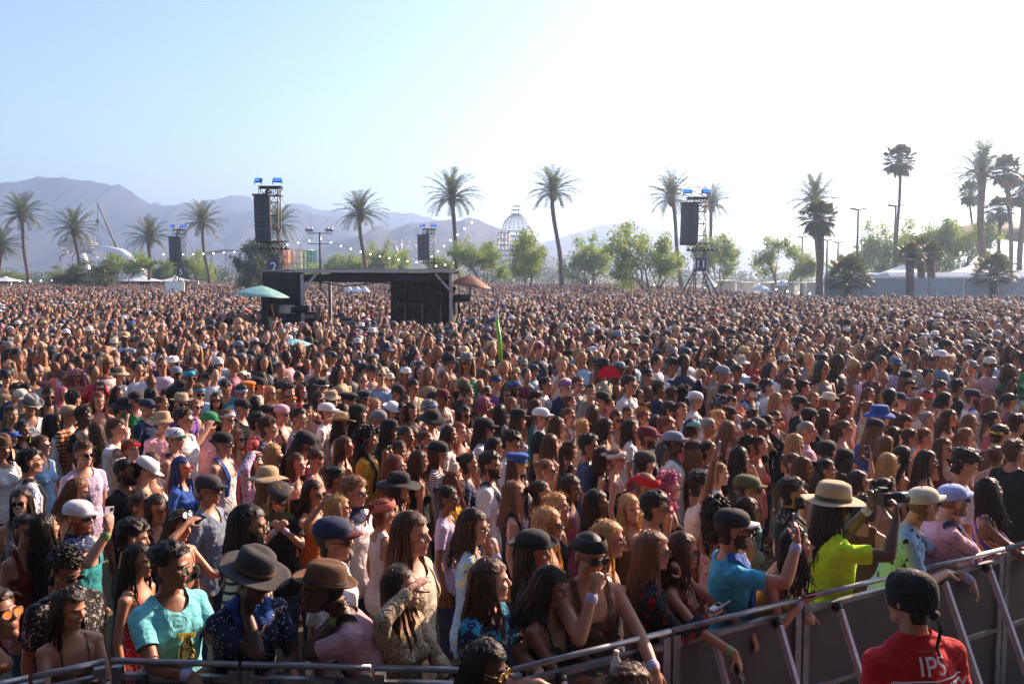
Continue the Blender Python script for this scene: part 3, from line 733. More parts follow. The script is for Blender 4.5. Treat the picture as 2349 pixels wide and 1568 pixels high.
def held(Mw, b, side, kind, label, tilt=0.0):
    g, hd, pn, Wr, fd, wr = b.grip[side]; hd = hd/np.linalg.norm(hd); n = pn-(pn@hd)*hd; n /= np.linalg.norm(n); xx = np.cross(hd, n)
    R3 = Matrix(np.stack([xx, n, hd], axis=1).tolist()).to_4x4(); M = Mw @ Matrix.Translation(g) @ R3
    mb = MB()
    if kind == 'phone':
        t = thing('mobile_phone', label, 'phone', (0, 0, 0)); t.matrix_world = M
        a = MB(); a.box((0, 0, .03), (.074, .009, .150)); a.build('case', M_PHONEC if 'white' in label or 'lilac' in label or 'silver' in label else M_PHONE, t, False)
        a = MB(); a.box((0, .0055, .03), (.066, .002, .138)); a.build('screen', M_PHONE, t, False)
        a = MB(); a.box((-.02, -.0055, .085), (.022, .003, .024)); a.build('camera_lens', M_PHONE, t, False)
    elif kind == 'camera':
        t = thing('camera', label, 'camera', (0, 0, 0)); t.matrix_world = M
        return t
    return t
# ------------------------------------------------------------------ the setting
M_GRASS = mat('trodden_grass', (.13, .12, .06), .95, var=.45, scale=.6, bump=.4, det=8)
M_PIT = mat('pit_floor', (.035, .032, .034), .8, var=.4, scale=3, bump=.2)
M_ALU = mat('aluminium', (.55, .55, .58), .35, .85, var=.15, scale=12)
M_ALUD = mat('worn_aluminium', (.30, .30, .33), .45, .7, var=.35, scale=7, bump=.1)
M_STEEL = mat('black_steel', (.02, .02, .022), .5, .3, var=.2)
M_TARP = mat('black_tarpaulin', (.022, .022, .024), .55, var=.4, scale=2.5, bump=.9)
M_WHITE = mat('white_canvas', (.80, .80, .80), .7, var=.06, scale=1.5, bump=.2)
M_LAMPB = mat('blue_stage_lamp', (.02, .1, .8), .3, emit=(.01, .10, 1.0), estr=1.1)
M_BULB = mat('festoon_bulb', (.9, .85, .7), .3, emit=(1, .93, .8), estr=1.4)
g = MB(); n = 60
xs = np.concatenate([-np.geomspace(6000, 6, 26), np.linspace(-5, 5, 9), np.geomspace(6, 6000, 26)]); ys = np.concatenate([np.linspace(-12, 12, 13), np.geomspace(14, 7000, 34)])
V = [(x, y, 0) for y in ys for x in xs]; k = len(xs)
g.add(V, [(a*k+i, a*k+i+1, (a+1)*k+i+1, (a+1)*k+i) for a in range(len(ys)-1) for i in range(k-1)])
tag(g.build('ground', M_GRASS, smooth=False), kind='structure')

# hills: each ridge is a real height field, kilometres away
M_ROCK = mat('desert_rock', (.042, .042, .052), .95, var=.35, scale=.008, bump=0, det=8)
def hills(D, pts, depth, seed, jag=.10):
    P = [atd(px, py, D) for px, py in pts]; X = np.array([p[0] for p in P]); Z = np.array([p[2] for p in P])
    nx, ny = 300, 40; gx = np.linspace(X[0], X[-1], nx); t = np.linspace(0, 1, ny); H = np.interp(gx, X, Z)
    GX, T = np.meshgrid(gx, t); GY = D-depth*(1-T*1.35); HH = np.tile(H, (ny, 1))
    prof = np.where(T < .74, (T/.74)**1.25, 1-(T-.74)*1.6)
    Q = np.stack([GX, GY*1.0, np.zeros_like(GX)], -1).reshape(-1, 3)/depth*7
    rid = 1-np.abs(vnoise(Q*np.array((1.6, .55, 1)), 1.0, seed)); rid2 = 1-np.abs(vnoise(Q*np.array((3.6, 1.4, 1)), 1.0, seed+1)); r3 = vnoise(Q*4, 1.6, seed+2)
    nz = (rid*.6+rid2*.3+r3*.12).reshape(ny, nx); nz = nz-nz.max()*.9
    Zg = HH*prof+nz*HH.mean()*.42*np.sin(np.clip(T/.74, 0, 1)*math.pi*.93)**.8+HH.mean()*jag*.35*(vnoise(Q, 9, seed+4).reshape(ny, nx))*prof*np.where(T > .6, .25, 1)
    Zg = np.where(T <= 0.001, -5, Zg)
    V = np.stack([GX, GY, Zg], -1).reshape(-1, 3); i = np.arange(nx-1)
    F = np.concatenate([np.stack([a*nx+i, a*nx+i+1, (a+1)*nx+i+1, (a+1)*nx+i], 1) for a in range(ny-1)])
    o = bpy.data.objects.new('hills', raw_mesh('hills', V, F, [M_ROCK], True)); link(o); tag(o, kind='structure')
hills(1200, [(-260, 470), (-100, 440), (0, 418), (75, 401), (130, 401), (160, 403), (185, 408), (215, 409), (250, 414), (290, 425), (315, 440), (340, 455), (365, 462), (420, 465), (500, 468), (600, 473), (700, 477), (820, 500), (900, 560), (980, 630)], 450, 1)
hills(1600, [(250, 500), (350, 459), (420, 463), (470, 455), (520, 445), (550, 440), (575, 446), (610, 457), (650, 462), (700, 463), (740, 468), (800, 474), (860, 477), (900, 475), (960, 486), (1000, 500), (1050, 520), (1120, 560), (1200, 610)], 500, 5)
hills(800, [(640, 640), (720, 570), (760, 556), (800, 540), (830, 535), (860, 516), (900, 521), (930, 512), (950, 505), (980, 504), (1010, 499), (1050, 501), (1075, 496), (1100, 500), (1130, 514), (1150, 522), (1180, 536), (1220, 545), (1260, 575), (1330, 640)], 300, 9)
hills(1500, [(1130, 610), (1220, 556), (1290, 540), (1330, 526), (1370, 516), (1400, 508), (1450, 507), (1480, 516), (1530, 526), (1580, 540), (1650, 548), (1720, 545), (1800, 560), (1900, 566), (2050, 575), (2200, 600)], 450, 13)

# ------------------------------------------------------------------ trees
def leaf_mat(name, c, tr=.4):
    m, nt, b, N, L = nt_new(name); geo = N.new('ShaderNodeNewGeometry'); tc = N.new('ShaderNodeTexCoord')
    n = N.new('ShaderNodeTexNoise'); n.inputs['Scale'].default_value = 1.1; n.inputs['Detail'].default_value = 3; L.new(tc.outputs['Object'], n.inputs['Vector'])
    r = N.new('ShaderNodeValToRGB'); L.new(n.outputs['Fac'], r.inputs['Fac']); r.color_ramp.elements[0].position = .32; r.color_ramp.elements[1].position = .7
    r.color_ramp.elements[0].color = rgba([x*.6 for x in c]); r.color_ramp.elements[1].color = rgba([x*1.3 for x in c])
    L.new(r.outputs[0], b.inputs['Base Color']); b.inputs['Roughness'].default_value = .55
    t = N.new('ShaderNodeBsdfTranslucent'); mx = N.new('ShaderNodeMix'); mx.data_type = 'RGBA'; mx.inputs[0].default_value = .5; L.new(r.outputs[0], mx.inputs[6]); mx.inputs[7].default_value = rgba([c[0]*3, c[1]*3.2, c[2]*1.2]); L.new(mx.outputs[2], t.inputs[0])
    ms = N.new('ShaderNodeMixShader'); ms.inputs[0].default_value = tr; L.new(b.outputs[0], ms.inputs[1]); L.new(t.outputs[0], ms.inputs[2]); L.new(ms.outputs[0], N['Material Output'].inputs[0]); return m
M_PALM = leaf_mat('palm_frond', (.085, .105, .035), .25); M_FAN = leaf_mat('fan_palm_leaf', (.07, .085, .03), .25); M_DEAD = mat('dry_palm_skirt', (.20, .12, .06), .9, var=.4, scale=3)
M_LEAF = leaf_mat('yellow_green_leaves', (.16, .21, .06), .5); M_LEAFD = leaf_mat('dark_green_leaves', (.055, .08, .025), .3); M_BARK = mat('palm_bark', (.13, .09, .065), .95, var=.4, scale=6, bump=.6); M_BARK2 = mat('smooth_tree_bark', (.14, .11, .08), .9, var=.3, scale=5, bump=.3)
def date_crown(seed, n=42, Lf=4.0):
    gr = np.random.default_rng(seed); V = []; F = []
    for i in range(n):
        u = (i+.5)/n; az = i*2.39996+gr.uniform(-.2, .2); el = R(88)-u*R(104)+gr.uniform(-.1, .1); L = Lf*gr.uniform(.85, 1.08)*(1-.12*(u > .85))
        p = np.zeros(3); pts = [p.copy()]; K = 9; hd = np.array((math.cos(az), math.sin(az), 0)); e = el
        for j in range(K):
            p = p+(hd*math.cos(e)+np.array((0, 0, math.sin(e))))*L/K; e -= (.035+.06*(1-abs(math.sin(el)))+.022*j*.6)*(1 if e > -1.3 else .2); pts.append(p.copy())
        side = np.array((-hd[1], hd[0], 0))
        for j in range(1, K*3+1):
            t = j/(K*3); q = t*K; a = min(int(q), K-1); f = q-a; c = pts[a]*(1-f)+pts[a+1]*f; d = pts[a+1]-pts[a]; d /= np.linalg.norm(d); up = np.cross(d, side)
            if t < .12: continue
            ll = .74*math.sin(min(1, t*1.25+.15)*math.pi*.62)**.7*gr.uniform(.75, 1.1)*(1.05-.35*t)
            for s in (-1, 1):
                dr = side*s*.80+d*.55-up*gr.uniform(-.35, .15)+np.array((0, 0, -.18)); dr /= np.linalg.norm(dr); w = d*.040
                b0 = len(V); V += [c-w, c+w, c+dr*ll*.6+w*.8, c+dr*ll+np.array((0, 0, -.06)), c+dr*ll*.6-w*.8]; F.append((b0, b0+1, b0+2, b0+3, b0+4))
        m = MB(); m.tube(pts, [.045*(1-.8*k/K) for k in range(K+1)], 4); VV, FF = m.arr(); b0 = len(V); V += list(VV); F += [tuple(x+b0 for x in f) for f in FF]
    return raw_mesh('crown', np.array(V), F, [M_PALM], False)
def fan_crown(seed, n=44, droop=1.0, rad=.85, pet=1.1):
    gr = np.random.default_rng(seed); V = []; F = []
    for i in range(n):
        u = (i+.5)/n; az = i*2.39996; el = R(80)-u*R(135)*droop; L = pet*gr.uniform(.75, 1.15); hd = np.array((math.cos(az), math.sin(az), 0)); d = hd*math.cos(el)+np.array((0, 0, math.sin(el)))
        side = np.array((-hd[1], hd[0], 0)); up = np.cross(side, d); tip = d*L; m = MB(); m.tube([(0, 0, 0), tip], [.04, .02], 4); VV, FF = m.arr(); b0 = len(V); V += list(VV); F += [tuple(x+b0 for x in f) for f in FF]
        for k in range(15):
            a = R(-105)+k*R(15); rr = rad*gr.uniform(.8, 1.1)*(1-.15*abs(a)/1.8); dr = d*math.cos(a)+side*math.sin(a); w = (side*math.cos(a)-d*math.sin(a))*.075
            mid = tip+dr*rr*.6+up*.05; end = tip+dr*rr+np.array((0, 0, -.32*rr-.1*gr.random())); b0 = len(V); V += [tip, mid-w, end, mid+w]; F.append((b0, b0+1, b0+2, b0+3))
    return raw_mesh('crown', np.array(V), F, [M_FAN], False)
DC = [date_crown(s) for s in (1, 2, 3)]; FC = [fan_crown(s) for s in (4, 5)]; SC = [fan_crown(6, 60, .75, 1.0, 1.7)]
def palm(cx, cy, bx, w, label, kind='date', seed=0, wr=None, group='palms behind the crowd', flip=False):
    """cx, cy = crown heart in the photo, bx = trunk foot column, w = crown width in photo pixels"""
    W = {'date': 6.3, 'fan': 3.9}[kind]; d = PXF*W/(w*1024/2348); c = np.array(atd(cx, cy, d)); bse = np.array(atd(bx, 680, d)); bse[2] = 0
    t = thing('date_palm' if kind == 'date' else 'fan_palm', label, 'palm tree', tuple(bse), 0, group); c = c-bse
    r0 = .27 if kind == 'date' else .20; wd = wr or 1
    pts = []
    for k in range(9):
        u = k/8; s = 3*u*u-2*u**3 if seed % 2 else u**1.3; pts.append((c[0]*s+.12*math.sin(u*7+seed), c[1]*s+.1*math.sin(u*5), c[2]*u))
    m = MB(); m.tube(pts, [wd*r0*(1.35-.45*min(1, k/3)+.05*math.sin(k*2.1)) for k in range(9)], 12); m.build('trunk', M_BARK, t)
    if kind == 'date':
        m = MB(); m.ell((c[0], c[1], c[2]-.35), (.42, .42, .75), None, 12, 7)
        for i in range(26):
            a = i*2.4; z = -.9+i*.045; m.tube([(c[0]+.3*math.cos(a), c[1]+.3*math.sin(a), c[2]+z), (c[0]+.52*math.cos(a), c[1]+.52*math.sin(a), c[2]+z+.28)], [.07, .03], 5)
        m.build('frond_stubs', M_DEAD, t)
    else:
        m = MB(); gr = np.random.default_rng(seed)
        for i in range(40):
            a = i*2.4; r = gr.uniform(.25, .6); m.tube([(c[0], c[1], c[2]-.05), (c[0]+r*math.cos(a), c[1]+r*math.sin(a), c[2]-.5), (c[0]+r*.9*math.cos(a), c[1]+r*.9*math.sin(a), c[2]-gr.uniform(1.0, 1.7))], [.05, .14, .03], 4, flat=.3)
        m.build('dead_skirt', M_DEAD, t)
    o = bpy.data.objects.new('crown', (DC if kind == 'date' else FC)[seed % (3 if kind == 'date' else 2)]); link(o, t); o.location = tuple(c); o.rotation_euler = (0, 0, seed*1.3); s = .97+.05*math.sin(seed); o.scale = (s, s, s)
    return t
def leafy(seed, H=6.5, Wd=6.4, dens=6800, leaf=.14):
    gr = np.random.default_rng(seed); wood = MB(); tips = []
    def grow(p, d, L, r, lev):
        q = p; pts = [p]; K = 4
        for _ in range(K):
            d = d+gr.normal(0, .12, 3); d[2] += .03; d /= np.linalg.norm(d); q = q+d*L/K; pts.append(q)
        wood.tube(pts, [r*(1-.45*k/K) for k in range(K+1)], 6 if lev < 2 else 4)
        if lev >= 3: tips.append((q, L)); tips.append((pts[2], L)); return
        for _ in range(gr.integers(3, 5)):
            ax = gr.normal(0, 1, 3); nd = d+ax/np.linalg.norm(ax)*.85; nd[2] = nd[2]*.6+.18; nd /= np.linalg.norm(nd); grow(pts[gr.integers(2, 5)], nd, L*gr.uniform(.6, .8), r*.52, lev+1)
    for k in range(gr.integers(2, 4)):
        a = gr.uniform(0, 6.28); grow(np.array((.15*math.cos(a), .15*math.sin(a), 0)), np.array((.38*math.cos(a), .38*math.sin(a), 1)), H*.42, .13, 0)
    T = np.array([t[0] for t in tips]); hx = np.percentile(np.abs(T[:, :2]), 93); zx = np.percentile(T[:, 2], 97)
    c = T[gr.integers(len(T), size=dens)]+gr.normal(0, .30, (dens, 3))*np.array((1.1, 1.1, .75)); n = gr.normal(0, 1, (dens, 3)); n /= np.linalg.norm(n, axis=1)[:, None]
    u = np.cross(n, gr.normal(0, 1, (dens, 3))); u /= np.linalg.norm(u, axis=1)[:, None]; v = np.cross(n, u); s = (leaf*gr.uniform(.6, 1.3, dens))[:, None]
    V = np.stack([c-u*s, c+v*s*.45, c+u*s, c-v*s*.45], 1).reshape(-1, 3); F = np.arange(dens*4).reshape(-1, 4); k = np.array((Wd/2/(hx+.3), Wd/2/(hx+.3), H/(zx+.35)))
    VW, FW = wood.arr(); return raw_mesh('crown', V*k, F, [M_LEAF], False), raw_mesh('trunk', VW*k, FW, [M_BARK2], True)
LT = [leafy(s) for s in (11, 12, 13, 14)]; LTD = leafy(19, dens=16000, leaf=.15)
def tree(cx, top, w, label, v=0, m=None, d=None, rz=0, dens=False, group='leafy trees behind the crowd'):
    if d is None: d = PXF*6.4/(w*1024/2348)
    h = atd(cx, top, d)[2]; x, y, _ = atd(cx, 680, d); t = thing('leafy_tree', label, 'tree', (x, y, 0), rz, group); s = w*1024/2348*d/PXF/6.2
    a, b = LTD if dens else LT[v]
    for nm, me in (('trunk', b), ('crown', a)):
        o = bpy.data.objects.new(nm, me); link(o, t); o.scale = (s, s, h/6.5)
        if nm == 'crown' and m: o.material_slots[0].link = 'OBJECT'; o.material_slots[0].material = m
    return t
palm(2, 568, -4, 95, 'date palm cut by the left frame edge, only fronds and thin trunk showing', seed=2)
palm(50, 495, 66, 96, 'date palm standing leftmost of the tall ones, in front of the big mountain', seed=1)
palm(170, 527, 193, 98, 'date palm whose trunk leans in front of the lattice disc sculpture', seed=3)
palm(343, 548, 342, 98, 'date palm just left of the small speaker tower marked 5', seed=4)
palm(463, 512, 481, 92, 'date palm just right of the small speaker tower marked 5', seed=7)
palm(637, 517, 648, 98, 'date palm half hidden behind the tall speaker tower marked 2', seed=6)
palm(826, 492, 840, 112, 'date palm above the left part of the mixing tent roof', seed=5)
palm(1037, 455, 1052, 120, 'date palm rising behind the right post of the mixing tent', seed=9)
palm(1268, 442, 1291, 122, 'tall date palm standing alone right of the dome tower', seed=11)
palm(1540, 455, 1563, 112, 'date palm just left of the speaker tower marked 11', seed=8)
palm(1632, 470, 1622, 98, 'date palm hidden behind the speaker tower marked 11', seed=10)
palm(1868, 462, 1880, 132, 'broad date palm with a fan palm crown under its fronds', seed=12)
palm(1878, 500, 1884, 112, 'stout fan palm with drooping crown against the broad date palm trunk', 'fan', 3, 1.5, group='fan palms on the right')
palm(2061, 368, 2056, 92, 'tall thin fan palm standing alone against the bright sky', 'fan', 2, .8, group='fan palms on the right')
palm(2250, 400, 2256, 150, 'tallest date palm near the right edge', seed=13, wr=1.3)
palm(2225, 442, 2258, 78, 'thin leaning fan palm left of the tallest date palm', 'fan', 5, .7, group='fan palms on the right')
palm(2308, 392, 2322, 96, 'fan palm with ragged crown right of the tallest date palm', 'fan', 4, group='fan palms on the right')
palm(2292, 480, 2296, 86, 'lower fan palm beneath the ragged crowned one', 'fan', 7, group='fan palms on the right')
palm(2344, 440, 2340, 92, 'fan palm cut by the right frame edge', 'fan', 8, 1.4, group='fan palms on the right')
for i, (a) in enumerate([
    (18, 620, 90, 'low leafy tree at the far left edge beside the white tents', 0), (150, 612, 90, 'leafy tree below the lattice disc sculpture', 1), (200, 598, 120, 'dark leafy tree in front of the white figure', 2, M_LEAFD),
    (285, 580, 110, 'yellowish tree right of the white figure with crane behind', 3), (395, 585, 90, 'pale yellow green tree behind the tower marked 5', 0), (447, 580, 88, 'yellow green tree between the tower marked 5 and its right palm', 1),
    (576, 552, 128, 'dense dark green tree left of the tall tower marked 2', 0, M_LEAFD, True), (700, 605, 80, 'small pale tree left of the floodlight mast', 2), (785, 583, 96, 'leafy tree behind the mixing tent left part', 3), (878, 558, 90, 'thin tree in front of the ferris wheel', 1),
    (920, 572, 84, 'thin tree right of the ferris wheel hub', 0), (1005, 582, 110, 'leafy tree behind the small tower over the tent roof', 2), (1103, 552, 122, 'rounded leafy tree above the brown umbrella', 3), (1215, 530, 132, 'leafy tree in front of the dome tower', 0),
    (1355, 546, 106, 'open crowned tree right of the lone tall palm', 1), (1487, 520, 146, 'broad leafy tree left of the tower marked 11', 2), (1645, 538, 118, 'leafy tree right of the tower marked 11', 3), (1790, 540, 130, 'leafy tree over the small white umbrella', 0),
    (2010, 516, 118, 'leafy tree left of the tall lone fan palm', 1), (2128, 505, 140, 'large leafy tree above the white marquee, left of its pair', 2), (2195, 498, 140, 'large leafy tree above the white marquee, right of its pair', 3), (1955, 585, 80, 'small hazy tree behind the shrubby palm', 1)]):
    tree(a[0], a[1], a[2], a[3], a[4], a[5] if len(a) > 5 else None, rz=i*1.1, dens=len(a) > 6)
def shrub(cx, cy, w, label, trunks=1, d=62, dz=0):
    x, y, z = atd(cx, cy, d); s = w*1024/2348*d/PXF/5.2; t = thing('shrubby_palm', label, 'palm', (x, y, 0), 0, 'bushy palms by the fence')
    m = MB(); m.tube([(0, 0, 0), (.1, 0, z*.5), (0, 0, z-.2)], [.3, .26, .28], 10); m.build('trunk', M_BARK, t); o = bpy.data.objects.new('crown', SC[0]); link(o, t); o.location = (0, 0, z); o.scale = (s, s, s)
shrub(1944, 640, 130, 'bushy fan palm left of the grey fence'); shrub(2086, 588, 78, 'left of three dark fan palms in front of the fence'); shrub(2112, 578, 80, 'middle of three dark fan palms in front of the fence', d=66); shrub(2135, 585, 74, 'right of three dark fan palms in front of the fence', d=64); shrub(2278, 630, 120, 'bushy fan palm in front of the fence under the tallest palm')
# the far line of planting between the crowd and the hills reads as one mass
gr = np.random.default_rng(5); V = []; F = []
for x in np.arange(-330, 420, 2.2):
    y0 = 290+gr.uniform(-60, 90); h = gr.uniform(3.5, 10)*(.75+.35*math.sin(x*.05)); n = 190
    c = np.stack([x+gr.normal(0, 2.4, n), y0+gr.normal(0, 2.0, n), np.abs(gr.uniform(0, 1, n))*h], 1); s = .42
    for q in c:
        a = gr.normal(0, 1, 3); a /= np.linalg.norm(a); b_ = np.cross(a, gr.normal(0, 1, 3)); b_ /= np.linalg.norm(b_); b0 = len(V); V += [q-a*s, q+b_*s*.7, q+a*s, q-b_*s*.7]; F.append((b0, b0+1, b0+2, b0+3))
o = bpy.data.objects.new('far_planting', raw_mesh('far_planting', np.array(V), F, [M_LEAFD], False)); link(o); tag(o, 'distant hazy line of trees and bushes beyond the field', 'trees', kind='stuff')

# ------------------------------------------------------------------ towers
def text_mesh(body, size, m, extrude=.004, align='CENTER'):
    cu = bpy.data.curves.new('t', 'FONT'); cu.body = body; cu.size = size; cu.extrude = extrude; cu.align_x = align; cu.align_y = 'CENTER'
    o = bpy.data.objects.new('t', cu); COL.objects.link(o); me = bpy.data.meshes.new_from_object(o.evaluated_get(bpy.context.evaluated_depsgraph_get())); bpy.data.objects.remove(o); me.materials.clear(); me.materials.append(m); return me
M_SIGNW = mat('white_lettering', (.8, .8, .82), .6, var=.03)
def truss(mb, p0, p1, w=.6, step=.7, r=.035, n=5):
    p0 = np.array(p0, float); p1 = np.array(p1, float); x, y, d = frame(p1-p0, (0, 1, 0)); L = np.linalg.norm(p1-p0); cs = [x*a*w/2+y*b*w/2 for a, b in ((1, 1), (1, -1), (-1, -1), (-1, 1))]
    for c in cs: mb.tube([p0+c, p1+c], r, n)
    k = max(1, round(L/step))
    for i in range(k):
        a, b = p0+d*L*i/k, p0+d*L*(i+1)/k
        for j in range(4):
            mb.tube([a+cs[j], a+cs[(j+1) % 4]], r*.6, 4); mb.tube([a+cs[j if i % 2 else (j+1) % 4], b+cs[(j+1) % 4 if i % 2 else j]], r*.6, 4)
def tower(cx, d, top, array_x, arr_top, arr_bot, aw, num, sign_y, label, ncab):
    x, y, z = atd(cx, top, d); t = thing('speaker_tower', label, 'speaker tower', (x, y, 0), 0, 'delay speaker towers')
    m = MB(); truss(m, (0, 0, 0), (0, 0, z-1.1), .68, .85); m.build('mast', M_STEEL, t)
    m = MB(); truss(m, (-.95, 0, z-1.3), (.55, 0, z-1.3), .5, .5); m.box((-.2, 0, z-.95), (1.5, .7, .06)); m.tube([(-.5, 0, z-1.2), (-.62, 0, z-2.3)], .06, 6); m.build('head_frame', M_STEEL, t)
    for k, (lx, yaw) in enumerate(((-.95, -.5), (.30, .2))):
        lm = MB(); lm.box((0, 0, 0), (.52, .2, .26)); lm.tube([(-.3, 0, -.3), (-.3, 0, .05)], .03, 5); lm.tube([(.3, 0, -.3), (.3, 0, .05)], .03, 5)
        o = lm.build('floodlight', M_STEEL, t, False, (lx, -.2, z-.55)); o.rotation_euler = (R(-12), 0, yaw)
        q = MB(); q.box((0, -.125, 0), (.46, .02, .2)); q.build('lamp', M_LAMPB, o, False)
    ax = atd(array_x, arr_top, d)[0]-x; z1 = atd(cx, arr_top, d)[2]; z0 = atd(cx, arr_bot, d)[2]; w = aw*1024/2348*d/PXF; h = (z1-z0)/ncab
    am = MB(); am.box((ax, -.75, z1+.08), (w*1.08, .9, .12)); am.tube([(ax, -.7, z1+.1), (ax*.2, 0, z-1.3)], .05, 6)
    ao = am.build('speaker_array', M_STEEL, t, False)
    for i in range(ncab):
        b = MB(); b.box((0, 0, 0), (w, .62, h*.93)); b.box((0, -.32, 0), (w*.16, .03, h*.7)); b.mi = 1; b.box((-w*.29, -.315, 0), (w*.34, .02, h*.72)); b.box((w*.29, -.315, 0), (w*.34, .02, h*.72))
        o = b.build('speaker_cabinet', [M_STEEL, M_GRILLE], ao, False, (ax, -.75+.25*(i/ncab)**2, z1-h*(i+.5))); o.rotation_euler = (R(-1.2*i), 0, R(8))
    c = MB(); truss(c, (-.9, 0, z0-.15), (.9, 0, z0-.15), .5, .45)
    for i in range(7): c.ell((-.85+i*.28, -.35, z0-.38), (.12, .14, .12), None, 8, 6)
    c.build('lower_ring', M_STEEL, t)
    if num: sz = atd(cx, sign_y, d)[2]; s = MB(); s.box((0, -.42, sz), (.78, .04, .95)); so = s.build('number_sign', mat('navy_sign', (.03, .04, .12), .6), t, False)
    if num: tm = text_mesh(num, .9 if len(num) < 2 else .75, M_SIGNW, .01); o = bpy.data.objects.new('number', tm); link(o, so); o.location = (0, -.452, sz-.02); o.rotation_euler = (R(90), 0, 0)
    l = MB()
    for a in (45, 135, 225, 315): l.tube([(.3*math.cos(R(a)), .3*math.sin(R(a)), 3.6), (2.6*math.cos(R(a)), 2.6*math.sin(R(a)), .05)], .06, 6); l.tube([(.3*math.cos(R(a)), .3*math.sin(R(a)), 1.2), (2.6*math.cos(R(a)), 2.6*math.sin(R(a)), .05)], .04, 6)
    l.build('outriggers', M_STEEL, t)
    gl = MB(); gl.tube([(.3, 0, z-1), (3.2, 1.2, 0)], .012, 4); gl.tube([(-.3, 0, z-1), (-3.4, 1.5, 0)], .012, 4); gl.build('guy_wire', M_STEEL, t)
    return x, y
M_GRILLE = mat('speaker_grille', (.04, .045, .06), .4, .4, var=.3, scale=40)
tower(627, 60, 394, 608, 452, 556, 34, '2', 612, 'tallest black speaker tower with blue lamps, marked 2, behind the mixing tent', 12)
tower(415, 104, 506, 407, 545, 600, 26, '5', 623, 'small black speaker tower marked 5 on the left between two palms', 10)
tower(988, 104, 505, 972, 541, 595, 26, '', 640, 'small black speaker tower rising behind the mixing tent roof', 10)
tower(1607, 64, 421, 1577, 470, 560, 36, '11', 605, 'black speaker tower marked 11 right of centre with blue lamps', 12)

# ------------------------------------------------------------------ mixing tent and camera positions
D0 = 30.0; M_PALE = mat('pale_painted_steel', (.50, .46, .48), .5, var=.12)
def fx(px, d=D0): return atd(px, 680, d)[0]
t = thing('mixing_tent', 'black box tent on silver posts amid the crowd, open on its left half', 'tent', (0, 0, 0))
xl, xm, xr, xw = fx(694), fx(880), fx(1034), fx(596); zt = 3.27; yb = 34.5
def post(x, y, z=zt-.1): m = MB(); m.bar((x, y, 0), (x, y, z), .11, .11, (0, 1, 0)); m.build('post', M_PALE, t, False)
for p in ((xl, D0), (xr, D0), (xl, yb), (xr, yb), (xm, yb)): post(*p)
m = MB(); m.box(((xl+xr)/2, (D0+yb)/2, zt+.03), (xr-xl+.3, yb-D0+.3, .06)); m.build('roof', M_TARP, t, False)
m = MB(); m.box(((xl+xr)/2, D0-.19, zt), (xr-xl+.36, .06, .10)); m.box((xl-.18, (D0+yb)/2, zt), (.06, yb-D0+.2, .10)); m.build('roof_beam', M_PALE, t, False)
m = MB(); m.box(((xl+xr)/2, D0-.05, zt-.24), (xr-xl-.12, .05, .24)); m.build('valance', M_TARP, t, False); m = MB(); m.box(((xl+xr)/2, yb-.2, zt-.24), (xr-xl-.12, .05, .36)); m.build('valance', M_TARP, t, False)
for a, b in ((xl+.05, .45), (xr-.05, -.45)): m = MB(); m.bar((a, D0-.1, zt-.62), (a+b, D0-.1, zt-.1), .07, .07, (0, 1, 0)); m.build('corner_brace', M_PALE, t, False)
def sheet(x0, x1, y0, y1, z0, z1, name, par, m_, seed=0, nx=30, nz=14, amp=.05):
    V = []; nrm = np.array((-(y1-y0), x1-x0, 0)); nrm = nrm/np.linalg.norm(nrm)
    for s in (0, 1):
        P = np.array([(x0+(x1-x0)*i/nx, y0+(y1-y0)*i/nx, z0+(z1-z0)*j/nz) for j in range(nz+1) for i in range(nx+1)]); V.append(P+nrm*(amp*vnoise(P*np.array((1, 1, .35)), 3.5, seed)+.02*vnoise(P, 9, seed)+s*.02)[:, None] if False else P+np.outer(amp*vnoise(P*np.array((1, 1, .35)), 3.5, seed)+.02*vnoise(P, 9, seed)+s*.02, nrm))
    k = nx+1; F = [(j*k+i, j*k+i+1, (j+1)*k+i+1, (j+1)*k+i) for j in range(nz) for i in range(nx)]; n_ = k*(nz+1); F += [tuple(n_+q for q in f[::-1]) for f in F]
    return link(bpy.data.objects.new(name, raw_mesh(name, np.concatenate(V), F, [m_], True)), par)
M_MESHW = mat('dark_mesh_fabric', (.05, .05, .05), .6, .1, var=.6, scale=5, bump=.6)
_n = M_MESHW.node_tree.nodes; _l = M_MESHW.node_tree.links; _t = _n.new('ShaderNodeBsdfTransparent'); _m = _n.new('ShaderNodeMixShader'); _m.inputs[0].default_value = .22; _l.new(_n['Principled BSDF'].outputs[0], _m.inputs[1]); _l.new(_t.outputs[0], _m.inputs[2]); _l.new(_m.outputs[0], _n['Material Output'].inputs[0])
sheet(xm, xr-.1, yb-.4, yb-.4, .3, zt-.1, 'back_wall', t, M_MESHW, 2); sheet(xr-.02, xr-.02, D0+.2, yb-.3, .3, zt-.1, 'side_wall', t, M_TARP, 3); sheet(xm, xm, D0+2.0, yb-.3, .3, zt-.1, 'side_wall', t, M_TARP, 4)
sheet(xm, xr-.1, D0+1.7, D0+1.7, .8, zt-.35, 'front_mesh', t, M_MESHW, 6)
for px in (916, 957, 1002): m = MB(); m.tube([(fx(px), D0+1.6, .3), (fx(px), D0+1.6, zt-.3)], .03, 6); m.build('pole', M_ALUD, t)
sheet(xw, xl-.05, D0+.3, D0+.3, .2, zt-.05, 'wing_wall', t, M_TARP, 5, amp=.09); sheet(xw, xw, D0+.3, yb, .2, zt-.05, 'wing_wall', t, M_TARP, 7)
m = MB(); m.tube([(xw, D0+.25, zt), (xl, D0+.25, zt+.02)], .04, 6); m.build('wing_bar', M_ALUD, t)
